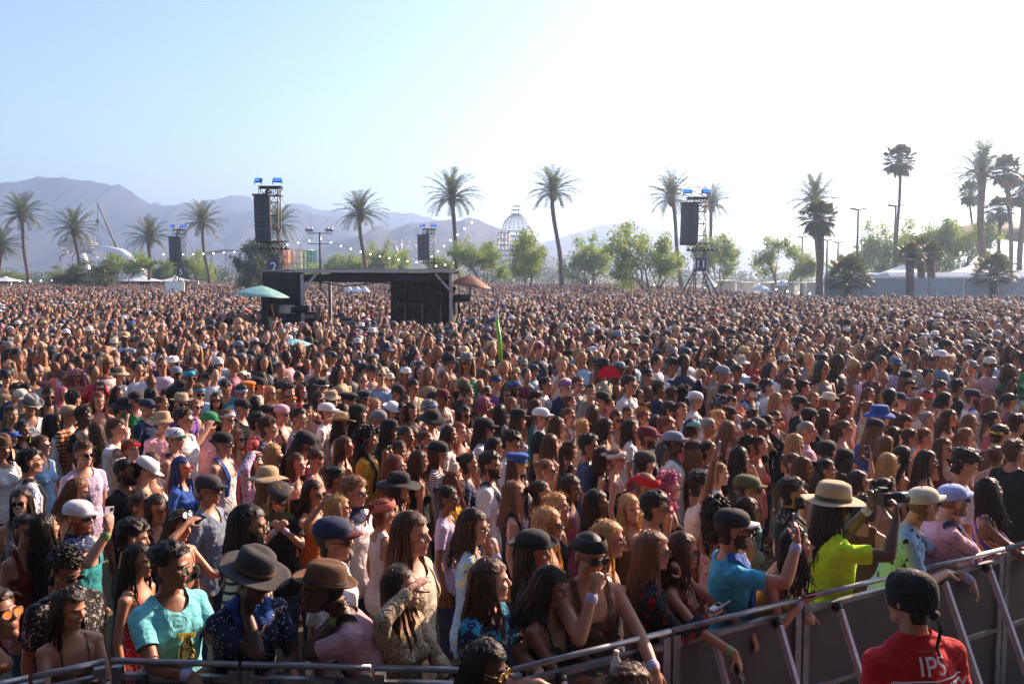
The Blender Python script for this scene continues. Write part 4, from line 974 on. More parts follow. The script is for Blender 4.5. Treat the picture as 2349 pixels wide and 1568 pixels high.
for k in range(7):
    x = xl+.35+k*.42; tk = thing('mixing_desk' if k % 3 == 0 else 'flight_case', ['black sound desk, %s along the tent counter' % w_ for w_ in ('first', 'x', 'x', 'second', 'x', 'x', 'third')][k] if k % 3 == 0 else 'black flight case on the tent counter, %s' % ['', 'first right of the left post', 'second right of the left post', '', 'just right of the middle desk', 'just left of the last desk'][k], 'equipment', (x, D0+.9, 0), 0, 'equipment in the mixing tent')
    m = MB(); m.box((0, 0, .45), (.38, .6, .9)); m.build('body', M_STEEL, tk, False); m = MB(); m.box((0, -.05, 1.0+.05*(k % 2)), (.36, .4, .2+.1*(k % 2))); m.build('top_panel', M_GRILLE, tk, False)
def umbrella(cx, top, w, d, col, label, tilt=0, ribs=8, h=.45, zfoot=0, rad_m=None, cat='umbrella', group=None):
    x, y, z = atd(cx, top, d); r = w/2*1024/2348*d/PXF; t = thing('umbrella', label, cat, (x, y, 0), 0, group); m = MB(); N_ = ribs*4; top_, bot = [], []
    for j in range(6):
        u = j/5; ra, rb = [], []
        for i in range(N_):
            a = 2*math.pi*i/N_; sc = 1-.055*(1-abs(math.cos(a*ribs/2)))*u; rr = max(.02, r*u*sc); zz = z-h*u**1.35+.02*u*(abs(math.cos(a*ribs/2))); 
            zz += -tilt*rr*math.cos(a); ra.append((rr*math.cos(a), rr*math.sin(a), zz)); rb.append((rr*math.cos(a), rr*math.sin(a), zz-.015))
        top_.append(ra); bot.append(rb)
    m.rings(top_+bot[::-1], False, False); m.build('canopy', mat('canopy_cloth', col, .7, var=.12, scale=4), t)
    m = MB(); m.tube([(0, 0, zfoot), (0, 0, z+.08)], .022, 6); m.build('pole', M_STEEL, t)
    m = MB()
    for i in range(ribs): a = 2*math.pi*i/ribs; m.tube([(0, 0, z-h*.9), (r*.6*math.cos(a), r*.6*math.sin(a), z-h*.62-tilt*r*.6*math.cos(a))], .01, 4)
    m.build('ribs', M_STEEL, t); return t
umbrella(600, 654, 126, 28.5, (.22, .46, .43), 'pale teal umbrella over the camera platform left of the mixing tent', tilt=.08, ribs=6, h=.32)
umbrella(1078, 630, 98, 30.5, (.22, .10, .06), 'brown umbrella over the camera at the right end of the mixing tent', tilt=.12, ribs=6, h=.38)
umbrella(675, 776, 78, 19.0, (.33, .62, .68), 'small turquoise paper parasol held up in the crowd', ribs=16, h=.14, zfoot=1.5, cat='parasol')
for k, (cx, w_) in enumerate(((800, 26), (818, 30), (836, 26))): umbrella(cx, 655, w_, 75, (.65, .70, .78), ['left', 'middle', 'right'][k]+' of three white umbrellas seen through the open tent', ribs=8, h=.5, group='white umbrellas in the tent opening')
for k, (cx, cy, w_) in enumerate(((1793, 642, 34), (1745, 652, 46), (1630, 640, 30))): umbrella(cx, cy, w_, 100, (.65, .70, .78), ['white umbrella between two small tents on the right', 'wide white umbrella under the leafy tree on the right', 'white umbrella just right of the tower marked 11'][k], ribs=8, h=.6, group='white umbrellas on the right')
def platform(cx, d, label):
    x, y, _ = atd(cx, 680, d); t = thing('camera_platform', label, 'platform', (x, y, 0)); m = MB(); m.box((0, 0, .95), (1.3, 1.2, .08)); m.build('deck', M_STEEL, t, False)
    for a in (-.6, .6):
        for b in (-.55, .55): m = MB(); m.tube([(a, b, 0), (a, b, .95)], .03, 6); m.build('leg', M_STEEL, t)
    m = MB()
    for z in (1.3, 1.65, 1.95): m.tube([(.62, -.56, z), (.62, .56, z)], .02, 5)
    m.tube([(.62, -.56, .95), (.62, -.56, 1.95)], .02, 5); m.tube([(.62, .56, .95), (.62, .56, 1.95)], .02, 5); m.build('railing', M_STEEL, t); return x, y
def broadcast_camera(x, y, z, rz, label, white=False):
    t = thing('video_camera', label, 'camera', (x, y, 0), rz); m = MB(); m.tube([(0, 0, z-.15), (0, 0, z-.5)], .05, 8)
    for a in (0, 2.1, 4.2): m.tube([(0, 0, z-.5), (.4*math.cos(a), .4*math.sin(a), 1.0)], .025, 6)
    m.build('tripod', M_STEEL, t); m = MB(); m.box((0, 0, z), (.22, .5, .26)); m.box((0, .32, z+.02), (.16, .2, .2)); m.build('body', mat('camera_body', (.5, .5, .5) if white else (.03, .03, .035), .4), t, False)
    m = MB(); m.tube([(0, -.22, z), (0, -.62, z)], [.10, .12], 14); m.box((0, -.68, z+.02), (.34, .1, .24)); m.build('lens', M_STEEL, t); m = MB(); m.box((.22, .1, z+.05), (.2, .04, .15)); m.build('viewfinder', M_STEEL, t, False)
px_, py_ = platform(633, 29.4, 'black camera platform in front of the wing of the mixing tent'); broadcast_camera(px_+.38, py_-.1, 2.02, R(60), 'video camera on the platform under the pale teal umbrella', True)
qx_, qy_ = platform(1060, 30.6, 'black camera platform with railing at the right end of the mixing tent'); broadcast_camera(qx_-.1, qy_-.2, 2.35, R(20), 'large video camera beneath the brown umbrella')

# ------------------------------------------------------------------ far structures
def tent(cx, top, eave, w, d, label, grp, n=1):
    x, y, z1 = atd(cx, top, d); z0 = max(2.2, atd(cx, eave, d)[2]); hw = w/2*1024/2348*d/PXF; t = thing('white_tent', label, 'tent', (x, y, 0), 0, grp); m = MB(); rs = []
    for u in np.linspace(0, 1, 7): s = hw*(1-u)**1.6+.03; zz = z0+(z1-z0)*u; rs.append([(a*s, b*s, zz) for a, b in ((-1, -1), (0, -1), (1, -1), (1, 0), (1, 1), (0, 1), (-1, 1), (-1, 0))])
    m.rings(rs, False, True); m.build('roof', M_WHITE, t, False)
    m = MB(); m.box((0, hw*.97, z0/2), (hw*1.94, .05, z0)); m.box((-hw*.97, 0, z0/2), (.05, hw*1.9, z0)); m.build('wall', M_WHITE, t, False)
    for a in (-1, 1): m = MB(); m.tube([(a*hw*.97, -hw*.97, 0), (a*hw*.97, -hw*.97, z0)], .06, 6); m.build('post', M_ALU, t)
for a in ((12, 632, 655, 60, 130, 'peaked white tent at the left edge'), (165, 636, 655, 70, 140, 'low white tent left of the white figure'), (322, 628, 650, 76, 135, 'steep white tent right of the white figure, leftmost of the peaked row'), (350, 640, 656, 60, 130, 'peaked white tent second in the row'), (378, 644, 656, 50, 130, 'small peaked white tent third in the row'), (402, 630, 654, 52, 135, 'peaked white tent fourth in the row'), (440, 645, 656, 46, 135, 'peaked white tent behind the tower marked 5')): tent(*a, 'white peaked tents on the left')
for a in ((1795, 640, 650, 80, 105, 'white tent under the leafy tree on the right'), (1715, 645, 652, 40, 110, 'small white tent left of the wide umbrella'), (1450, 648, 654, 60, 150, 'low white tent behind the broad leafy tree'), (1330, 645, 652, 44, 150, 'low white tent right of the lone tall palm'), (1660, 640, 652, 70, 140, 'low white tent right of the tower marked 11'), (1870, 645, 655, 56, 110, 'low white tent left of the stout fan palm')): tent(*a, 'white tents on the right')
M_FENCE = mat('grey_mesh_fence', (.34, .37, .42), .8, var=.12, scale=2, bump=.2); fd = 62.0
def cm_(px, d=fd): return atd(px, 680, d)[0]
t = thing('fence', 'long grey mesh covered fence on the right under the white marquee', 'fence', (0, 0, 0)); zf = 2.9
for i, a in enumerate(np.arange(cm_(1890), cm_(2348)+16, 2.4)):
    sheet(a+.03, a+2.37, fd, fd+.05, .05, zf, 'panel', t, M_FENCE, i, 8, 6, .03); m = MB(); m.tube([(a, fd-.05, 0), (a, fd-.05, zf+.05)], .035, 6); m.build('post', M_ALUD, t)
xa, xb = cm_(2002, 70), cm_(2348, 70)+10; z0, z1 = 3.0, atd(2200, 606, 70)[2]
t = thing('marquee', 'long white marquee roof behind the grey fence', 'marquee', (0, 0, 0)); m = MB()
rs = []
for i in range(9): a = xa+(xb-xa)*i/8; hh = z1+(.0 if i % 2 else -.9); rs.append([(a, 67, 0), (a, 67, z0), (a, 67.5, z0+.3), (a, 71, hh), (a, 75, z0+.3), (a, 75, 0)])
m.rings(rs, True, True, closed=False); m.build('roof', M_WHITE, t, False)
x0, y0, z0 = atd(2292, 508, 120); t = thing('canopy_tent', 'large brown stretched canopy far behind the palms at the right', 'tent', (x0, y0, 0)); m = MB(); rs = []
for i in range(9): u = -1+i/4; rs.append([(u*13, v*6, z0-2.2*abs(u)**1.5-1.6*abs(v)) for v in (-1, -.5, 0, .5, 1)]+[(u*13, v*6, z0-.15-2.2*abs(u)**1.5-1.6*abs(v)) for v in (1, .5, 0, -.5, -1)])
m.rings(rs); m.build('roof', mat('brown_canopy', (.20, .14, .11), .8), t)
for a in (-12, -4, 4, 12): m = MB(); m.tube([(a, 0, 0), (a, 0, z0-2.2*abs(a/13)**1.5)], .12, 6); m.build('post', M_ALUD, t)
# ferris wheel
d = 380; x, y, z = atd(922, 604, d); rw = 51*1024/2348*d/PXF; t = thing('ferris_wheel', 'white ferris wheel standing behind trees above the mixing tent', 'ferris wheel', (x, y, 0)); m = MB()
for off in (-.8, .8):
    for rr in (rw, rw*.93): m.tube([(rr*math.cos(a), off, z+rr*math.sin(a)) for a in np.linspace(0, 2*math.pi, 49)], .14, 5)
    for i in range(20): a = 2*math.pi*i/20; m.tube([(0, off, z), (rw*math.cos(a), off, z+rw*math.sin(a))], .06, 4)
m.build('wheel', M_ALU, t)
for i in range(20): a = 2*math.pi*i/20; m = MB(); m.ell((rw*1.02*math.cos(a), 0, z+rw*1.02*math.sin(a)-.3), (.6, .6, .75), None, 8, 6); m.build('cabin', M_WHITE, t)
m = MB()
for s in (-1, 1): m.tube([(0, s*.9, z), (s*5, s*2, 0)], .35, 6); m.tube([(0, s*.9, z), (-s*5, s*2, 0)], .35, 6)
m.build('support', M_ALU, t)
# dome tower
d = 300; x, y, ztp = atd(1184, 472, d); zd = atd(1184, 530, d)[2]; rd = 33*1024/2348*d/PXF; t = thing('dome_tower', 'pale lattice tower with ribbed dome and lantern behind the trees', 'tower', (x, y, 0)); m = MB(); zl = atd(1184, 490, d)[2]
for i in range(18): a = 2*math.pi*i/18; m.tube([(rd*math.cos(u)*math.cos(a), rd*math.cos(u)*math.sin(a), zd+(zl-zd)*math.sin(u)) for u in np.linspace(0, 1.35, 7)], .07, 4)
for u in np.linspace(0, 1.3, 9): m.tube([(rd*math.cos(u)*math.cos(a), rd*math.cos(u)*math.sin(a), zd+(zl-zd)*math.sin(u)) for a in np.linspace(0, 6.2832, 25)], .09, 4)
m.build('dome', M_ALUD, t); m = MB()
for i in range(6): a = 2*math.pi*i/6; m.tube([(rd*.33*math.cos(a), rd*.33*math.sin(a), zl-.6), (rd*.30*math.cos(a), rd*.30*math.sin(a), ztp)], .10, 4)
for zz in (zl, (zl+ztp)/2, ztp): m.tube([(rd*.32*math.cos(a), rd*.32*math.sin(a), zz) for a in np.linspace(0, 6.2832, 13)], .12, 4)
m.build('lantern', M_ALUD, t); m = MB()
for zz in np.linspace(0, zd, 12): m.tube([(rd*1.05*math.cos(a), rd*1.05*math.sin(a), zz) for a in np.linspace(0, 6.2832, 25)], .14, 4)
for i in range(16): a = 2*math.pi*i/16; m.tube([(rd*1.05*math.cos(a), rd*1.05*math.sin(a), 0), (rd*1.05*math.cos(a), rd*1.05*math.sin(a), zd)], .16, 4)
m.build('drum', M_ALUD, t); m = MB(); zz = atd(1160, 535, d)[2]
for k in range(9): m.tube([(-rd*.85+rd*.42*math.cos(a), -rd*.8+rd*.42*math.sin(a), zz*(k+1)/9) for a in np.linspace(0, 6.2832, 17)], .16, 4)
for i in range(10): a = 2*math.pi*i/10; m.tube([(-rd*.85+rd*.42*math.cos(a), -rd*.8+rd*.42*math.sin(a), 0), (-rd*.85+rd*.42*math.cos(a), -rd*.8+rd*.42*math.sin(a), zz)], .16, 4)
m.build('side_turret', M_ALUD, t)
# rainbow cylinder pavilion
d = 260; x, y, zt_ = atd(682, 573, d); r_ = 38*1024/2348*d/PXF; t = thing('round_pavilion', 'round pavilion with panels shading from red through orange to green', 'pavilion', (x, y, 0))
cols = [(.6, .05, .04), (.6, .14, .03), (.65, .3, .04), (.55, .42, .05), (.25, .4, .06), (.06, .35, .1), (.03, .25, .2)]
for i in range(22):
    a0, a1 = 2*math.pi*i/22, 2*math.pi*(i+1)/22; c_ = cols[int((math.cos(a0)+1)/2*6.99)]
    if ('rb', c_) not in _mc: _mc[('rb', c_)] = mat('coloured_panel', c_, .35, var=.08)
    m = MB(); m.bar((r_*math.cos((a0+a1)/2), r_*math.sin((a0+a1)/2), 1), (r_*math.cos((a0+a1)/2), r_*math.sin((a0+a1)/2), zt_), .2, 2*r_*math.sin(math.pi/22)*.96, (math.cos((a0+a1)/2), math.sin((a0+a1)/2), 0)); m.build('panel', _mc[('rb', c_)], t, False)
m = MB()
for k in range(6): m.tube([((r_+.15)*math.cos(a), (r_+.15)*math.sin(a), 1+(zt_-1)*k/5) for a in np.linspace(0, 6.2832, 33)], .10, 4)
m.build('ring_frame', M_ALU, t)
x, y, z = atd(512, 576, 320); t = thing('arched_roof_hall', 'grey arched truss roof hall beside the dense dark tree', 'hall', (x, y, 0)); m = MB(); rs = []
for u in np.linspace(-1, 1, 11): zz = z+2.0*(1-u*u)-1.4; rs.append([(u*12+3, -4, zz), (u*12+3, 4, zz), (u*12+3, 4, zz-.5), (u*12+3, -4, zz-.5)])
m.rings(rs); m.build('roof', M_ALUD, t)
for a in (-8, -3, 2, 7, 13): m = MB(); m.tube([(a, -4, 0), (a, -4, z-.8)], .25, 6); m.build('column', M_ALUD, t)
# crane
d = 240; a = np.array(atd(224, 466, d)); b_ = np.array(atd(281, 590, d)); t = thing('crane', 'grey telescopic crane boom leaning over the disc sculpture', 'crane', (b_[0], b_[1], 0)); b0 = np.array((b_[0], b_[1], 0)); top = a-b0; mid = b_-b0; foot = mid+(mid-top)*.35; foot[2] = 1.2
m = MB()
for k in range(4): p, q = foot+(top-foot)*k/4, foot+(top-foot)*(k+1.02)/4; m.bar(p, q, .68-.12*k, .75-.12*k, (0, 1, 0))
m.build('boom', mat('crane_paint', (.10, .10, .11), .7), t, False); m = MB(); hk = np.array(atd(224, 505, d))-b0; m.tube([top, hk], .07, 4); m.ell(hk, (.4, .4, .6), None, 8, 5)
for px in (172, 190, 205, 222, 232, 262, 282): m.tube([hk, np.array(atd(px, 575, d))-b0], .05, 4)
m.build('cables', M_STEEL, t); m = MB(); m.box((foot[0], foot[1], 1.4), (9, 3, 1.6)); m.box((foot[0]+2, foot[1], 2.8), (2.4, 2.4, 1.6)); m.build('carrier', M_ALUD, t, False)
# disc sculpture and white figure
d = 150; x, y, z = atd(180, 562, d); rr = 41*1024/2348*d/PXF; t = thing('disc_sculpture', 'openwork metal lattice disc sculpture on legs behind a leaning palm', 'sculpture', (x, y, 0)); m = MB()
for u in np.linspace(-1.2, 1.2, 9): m.tube([(rr*math.cos(u)*math.cos(a), rr*math.cos(u)*math.sin(a), z+rr*.46*math.sin(u)) for a in np.linspace(0, 6.2832, 29)], .05, 4)
for i in range(24): a = 2*math.pi*i/24; m.tube([(rr*math.cos(u)*math.cos(a), rr*math.cos(u)*math.sin(a), z+rr*.46*math.sin(u)) for u in np.linspace(-1.45, 1.45, 9)], .045, 4)
m.build('disc', M_ALUD, t); m = MB()
for i in range(8): a = 2*math.pi*i/8; m.tube([(rr*.5*math.cos(a), rr*.5*math.sin(a), z-rr*.35), (rr*1.0*math.cos(a), rr*1.0*math.sin(a), z-rr*.62), (rr*1.05*math.cos(a), rr*1.05*math.sin(a), z-rr*.95)], [.12, .09, .03], 5)
m.tube([(0, 0, 0), (0, 0, z-rr*.4)], .35, 8); m.build('legs', M_ALUD, t)
def P(px, py, dd=145): return np.array(atd(px, py, dd))
bs = P(250, 680); bs[2] = 0; t = thing('giant_figure', 'giant glossy white figure bending over beside the disc sculpture', 'sculpture', tuple(bs)); M_GL = mat('glossy_white_skin', (.75, .76, .8), .25, var=.08, scale=1)
m = MB(); m.tube([P(q[0], q[1])-bs for q in ((215, 575), (245, 574), (275, 585), (300, 605), (318, 632), (325, 668))], [.4, .8, 1.2, 1.35, 1.15, 1.0], 14); m.ell(P(258, 584)-bs, (1.5, 1.4, 1.1)); m.ell(P(312, 628)-bs, (1.6, 1.5, 1.9)); m.build('torso', M_GL, t)
m = MB(); m.tube([P(q[0], q[1])-bs for q in ((186, 582), (192, 600), (199, 622), (212, 640), (228, 655), (246, 668))], [.7, .75, .7, .75, 1.0, 1.0], 12); m.build('arm', M_GL, t)
m = MB(); m.ell(P(240, 662)-bs, (1.9, 1.7, 1.2)); m.build('hand', M_GL, t)
# white hoarding by tower 5, speaker stack
t = thing('hoarding', 'plain white board standing in the crowd left of the tower marked 5', 'board', (atd(401, 660, 80)[0], 80, 0)); m = MB(); m.box((0, 0, 1.75), (1.7, .12, 1.5)); m.build('board', M_WHITE, t, False)
for a in (-.75, .75): m = MB(); m.tube([(a, .15, 0), (a, .15, 2.45)], .06, 6); m.build('post', M_ALUD, t)
# light masts
def mast(cx, top, d, label, style, foot=680):
    x, y, z = atd(cx, top, d); t = thing('light_mast', label, 'light mast', (x, y, 0), 0, 'light masts around the field'); m = MB(); m.tube([(0, 0, 0), (0, 0, z)], [.16, .09], 8)
    if style == 'flood':
        m.bar((-1.3, 0, z-.1), (1.3, 0, z-.1), .09); m.bar((-1.3, 0, z-1.2), (1.3, 0, z-1.2), .08); m.build('pole', M_STEEL, t)
        for a in (-1.25, -.85, .85, 1.25): q = MB(); q.tube([(0, -.3, -.15), (0, .25, .1)], [.24, .10], 10); q.build('lamp_head', M_ALU, t, True, (a, 0, z+.4))
    else:
        s = 1.0 if style == 'tee' else .7; m.build('pole', M_BARK2, t); q = MB(); q.rings([[(u*.70*s, v*.25, z+.12*abs(u)+w) for v, w in ((-1, 0), (1, 0), (1, .12), (-1, .12))] for u in (-1, -.5, 0, .5, 1)]); q.build('lamp_head', M_BARK2, t, False)
mast(733, 532, 95, 'dark floodlight mast with two crossbars between tower 2 and the tent palms', 'flood'); mast(1968, 482, 85, 'tall lamp mast with flat wide head left of the lone fan palm', 'tee'); mast(2054, 474, 85, 'tall lamp mast with flat wide head beside the lone fan palm trunk', 'tee'); mast(1922, 557, 110, 'lower lamp mast right of the stout fan palm', 's'); mast(1897, 552, 105, 'low lamp mast close behind the stout fan palm', 's'); mast(1840, 545, 110, 'thin low mast left of the stout fan palm', 's'); mast(1436, 542, 110, 'thin lamp post in front of the broad leafy tree', 's')
# festoon lights
bulb = MB(); bulb.ell((0, 0, 0), .115, None, 8, 6); bulb_me = bulb.mesh('bulb', M_BULB)
def festoon(p0, p1, d0, d1, n, sag, label):
    a = np.array(atd(p0[0], p0[1], d0)); b = np.array(atd(p1[0], p1[1], d1)); t = thing('string_lights', label, 'string lights', tuple(a), 0, 'festoon bulbs strung over the field'); pts = []
    for i in range(n+1): u = i/n; p = (b-a)*u; p[2] -= sag*4*u*(1-u); pts.append(p)
    m = MB(); m.tube(pts, .015, 3); m.build('cable', M_STEEL, t)
    for p in pts: o = bpy.data.objects.new('bulb', bulb_me); link(o, t); o.location = (p[0], p[1], p[2]-.12)
festoon((375, 580), (735, 543), 118, 110, 15, .6, 'string of round bulbs from the tower marked 5 to the floodlight mast'); festoon((735, 545), (955, 598), 110, 118, 10, .4, 'string of round bulbs crossing in front of the hazy hill'); festoon((990, 585), (1082, 507), 112, 100, 6, 0, 'string of bulbs climbing right from the small tower over the tent'); festoon((1000, 607), (1120, 572), 112, 118, 6, .3, 'short string of bulbs above the rounded tree right of the tent'); festoon((1780, 660), (2020, 655), 100, 95, 9, .6, 'string of bulbs low over the small tents on the right'); festoon((1640, 652), (1500, 650), 110, 110, 6, .5, 'low string of bulbs behind the broad leafy tree'); festoon((20, 640), (240, 618), 115, 115, 9, .5, 'string of bulbs low at the left behind the leaning palm')
# wooden planters and black fence at the back left
t = thing('low_fence', 'low dark fence along the back of the field on the left', 'fence', (0, 0, 0)); m = MB(); m.box((-58, 128, .8), (64, .1, 1.6)); m.build('panel', M_STEEL, t, False)
for k, px in enumerate((2098, 2278, 1950)): x, y, _ = atd(px, 680, 60); t = thing('planter', 'dark red box planter under the '+['three dark fan palms', 'bushy palm at the right', 'bushy palm left of the fence'][k], 'planter', (x, y, 0)); m = MB(); m.box((0, 0, .45), (3.2 if k == 0 else 2.0, 1.8, .9)); m.build('box', mat('red_planter', (.16, .04, .04), .7), t, False); m = MB(); m.box((0, 0, .93), ((3.2 if k == 0 else 2.0)+.1, 1.9, .06)); m.build('rim', M_STEEL, t, False)
# inflatable and fan held up in the crowd
x, y, z = at(1146, 790, 1.95); t = thing('inflatable_tube', 'tall lime green inflatable tube with a pale figure on its tip', 'inflatable', (x, y, 0)); zt2 = atd(1140, 732, y)[2]; m = MB(); m.tube([(.02, 0, 1.6), (0, 0, (1.6+zt2)/2), (-.05, 0, zt2)], [.034, .038, .032], 10); m.build('tube', mat('lime_plastic', (.25, .62, .05), .35), t); m = MB(); m.ell((-.05, 0, zt2+.06), (.035, .03, .07)); m.ell((-.04, 0, zt2+.15), (.03, .03, .04)); m.build('tip_figure', M_WHITE, t)
def hand_fan(cx, cy, r, zz, c, label, rot=0):
    x, y, z = at(cx, cy, zz); t = thing('folding_fan', label, 'fan', (x, y, z), 0); m = MB(); V = [(0, 0, 0)]; n = 24
    for i in range(n+1): a = R(5)+R(170)*i/n+rot; V.append((r*math.cos(a), .012*(i % 2), r*math.sin(a)))
    m.add(V, [(0, i+1, i+2) for i in range(n)]); m.add([(p[0], p[1]+.004, p[2]) for p in V], [(0, i+2, i+1) for i in range(n)]); m.build('leaf', mat('fan_paper', c, .6), t, False); m = MB(); m.tube([(0, 0, 0), (0, 0, -.1)], .012, 5); m.build('handle', M_STEEL, t)
hand_fan(1396, 866, .15, 1.86, (.8, .01, .06), 'open bright red folding fan held up in the crowd'); hand_fan(1473, 950, .11, 1.45, (.75, .42, .03), 'small orange folding fan low between heads')

# unseen stage the crowd watches: dark roof and walls added to shade the foreground
t = thing('stage', 'large black festival stage with roof, unseen behind the pit, added to shade the foreground', 'stage', (0, 0, 0)); m = MB(); m.box((6, -13.8, 8), (56, .4, 16)); m.build('back_wall', M_TARP, t, False)
m = MB(); m.box((6, -8.5, 16.3), (56, 11, .6)); m.build('roof', M_TARP, t, False)
for x in (-22.2, 34.2): m = MB(); m.box((x, -6.3, 7.9), (.4, 14.6, 15.8)); m.build('side_wall', M_TARP, t, False)
m = MB(); m.box((6, -7.2, .75), (55.4, 12.4, 1.5)); m.build('deck', M_STEEL, t, False)

for k, (px, w_, h_, c_) in enumerate(((705, .5, 1.9, 'a tall'), (742, .7, 1.55, 'a wide'), (800, .6, 1.7, 'a square'), (858, .55, 1.6, 'a narrow'))):
    t = thing('equipment_rack', c_[2:]+' black equipment rack at the open front of the mixing tent', 'equipment', (fx(px), D0+.25, 0), 0, 'racks at the tent front'); m = MB(); m.box((0, 0, h_/2), (w_, .5, h_)); m.build('case', M_STEEL, t, False)
    for j in range(4): m = MB(); m.box((0, -.26, h_-.15-.2*j), (w_*.85, .03, .12)); m.build('panel', M_GRILLE if j % 2 else M_ALUD, t, False)
for k, z in enumerate((1.2, 2.1)): m = MB(); m.tube([(xm+.1, D0+1.62, z), (xr-.15, D0+1.62, z)], .025, 5); m.build('rail', M_ALUD, bpy.data.objects['mixing_tent'])
m = MB(); m.tube([(xl+.5, D0-.12, zt-.35), (xl+1.4, D0-.14, zt-.52), (xl+2.6, D0-.12, zt-.38), (xl+3.6, D0-.14, zt-.55), (xr-.2, D0-.12, zt-.3)], .02, 5); m.build('cable', M_STEEL, bpy.data.objects['mixing_tent'])

# ------------------------------------------------------------------ the crowd barrier
RZ = 1.2
def perforated():
    m, nt, b, N, L = nt_new('perforated_sheet'); b.inputs['Base Color'].default_value = (.13, .115, .125, 1); b.inputs['Metallic'].default_value = .5; b.inputs['Roughness'].default_value = .5
    tc = N.new('ShaderNodeTexCoord'); sp = N.new('ShaderNodeSeparateXYZ'); L.new(tc.outputs['Object'], sp.inputs[0])
    def mt(op, a, bb=0.0):
        q = N.new('ShaderNodeMath'); q.operation = op
        for i, x in enumerate((a, bb)):
            if isinstance(x, (int, float)): q.inputs[i].default_value = x
            else: L.new(x, q.inputs[i])
        return q.outputs[0]
    P_ = .019; u = mt('DIVIDE', sp.outputs['X'], P_); v = mt('DIVIDE', sp.outputs['Z'], P_*.866); row = mt('FLOOR', v); off = mt('MULTIPLY', mt('MODULO', row, 2.0), .5)
    fu = mt('SUBTRACT', mt('FRACT', mt('ADD', mt('ADD', u, off), 100.0)), .5); fv = mt('SUBTRACT', mt('FRACT', mt('ADD', v, 100.0)), .5)
    r2 = mt('ADD', mt('MULTIPLY', fu, fu), mt('MULTIPLY', mt('MULTIPLY', fv, fv), .75)); hole = mt('LESS_THAN', r2, .07)
    t = N.new('ShaderNodeBsdfTransparent'); ms = N.new('ShaderNodeMixShader'); L.new(hole, ms.inputs[0]); L.new(b.outputs[0], ms.inputs[1]); L.new(t.outputs[0], ms.inputs[2]); L.new(ms.outputs[0], N['Material Output'].inputs[0]); return m
M_PERF = perforated(); M_LBL = mat('pale_aluminium_strut', (.62, .58, .62), .5, .2, var=.15, scale=9)
def rp(px, py): return np.array(at(px, py, RZ))[:2]
LINE = [(rp(-120, 1592), rp(245, 1514), 2), (rp(252, 1513), rp(1165, 1538), 3), (rp(1172, 1535), rp(2303, 1257), 4), (rp(2303, 1257), rp(2303, 1257)+(rp(2303, 1257)-rp(1172, 1535))*.55, 2)]
def rail_y(x):
    for a, b, _ in LINE:
        if a[0] <= x <= b[0]: return a[1]+(b[1]-a[1])*(x-a[0])/(b[0]-a[0])
    return LINE[0][0][1] if x < LINE[0][0][0] else LINE[-1][1][1]+(x-LINE[-1][1][0])*.55
bars = []
for a, b, n in LINE:
    for i in range(n): bars.append((a+(b-a)*i/n, a+(b-a)*(i+1)/n))
ordn = ['first', 'second', 'third', 'fourth', 'fifth', 'sixth', 'seventh', 'eighth', 'ninth', 'tenth', 'eleventh']
for i, (a, b) in enumerate(bars):
    d = b-a; L = np.linalg.norm(d); d = d/L; ang = math.atan2(d[1], d[0]); t = thing('crowd_barrier', '%s aluminium barrier section from the left, perforated panel and sloping struts' % ordn[i], 'barrier', (a[0], a[1], 0), ang, 'aluminium crowd barriers along the pit')
    m = MB(); m.tube([(.01, 0, RZ), (L-.01, 0, RZ)], .0165, 14); m.build('top_rail', M_ALUD, t)
    m = MB(); m.box((L/2, .012, .60), (L-.10, .006, 1.02)); m.build('panel', M_PERF, t, False)
    m = MB()
    for x in (.035, L-.035): m.bar((x, .01, .02), (x, .01, RZ-.03), .05, .04, (0, 1, 0))
    for z in (.10, .62, 1.12): m.bar((.06, .01, z), (L-.06, .01, z), .035, .03)
    m.build('frame', M_ALUD, t, False)
    for x in (L*.27, L*.76):
        m = MB(); m.bar((x, -.05, RZ-.10), (x+.03, -.50, .06), .042, .025, (1, 0, 0)); m.build('strut', M_LBL, t, False)
        m = MB(); m.tube([(x-.02, -.03, RZ-.09), (x+.02, -.03, RZ-.09)], .03, 8); m.build('hinge', M_STEEL, t)
    m = MB(); m.box((L/2, -.33, .03), (L-.02, .62, .025)); m.build('foot_plate', M_PIT, t, False)
m = MB(); g0 = rp(-300, 1600); pit = [(-9, -3), (9, -3)]; m.add([(-14, -8, .006), (16, -8, .006)]+[(b[0], b[1], .006) for a, b in bars[::-1]]+[(bars[0][0][0], bars[0][0][1], .006), (-14, 4, .006)], [(0, 1)+tuple(range(2, 2+len(bars)+2))])
tag(m.build('pit_floor', M_PIT, smooth=False), kind='structure')
x, y, _ = atd(2300, 1500, 4.75); t = thing('step_platform', 'pale topped step box in the pit beside the barrier at the right', 'platform', (x+.1, y+.1, 0), R(28)); m = MB(); m.box((0, 0, .30), (1.15, .55, .03)); m.build('top', mat('scuffed_plywood', (.36, .30, .33), .6, var=.3, scale=4), t, False); m = MB(); m.box((0, 0, .14), (1.1, .5, .27)); m.build('base', M_STEEL, t, False)
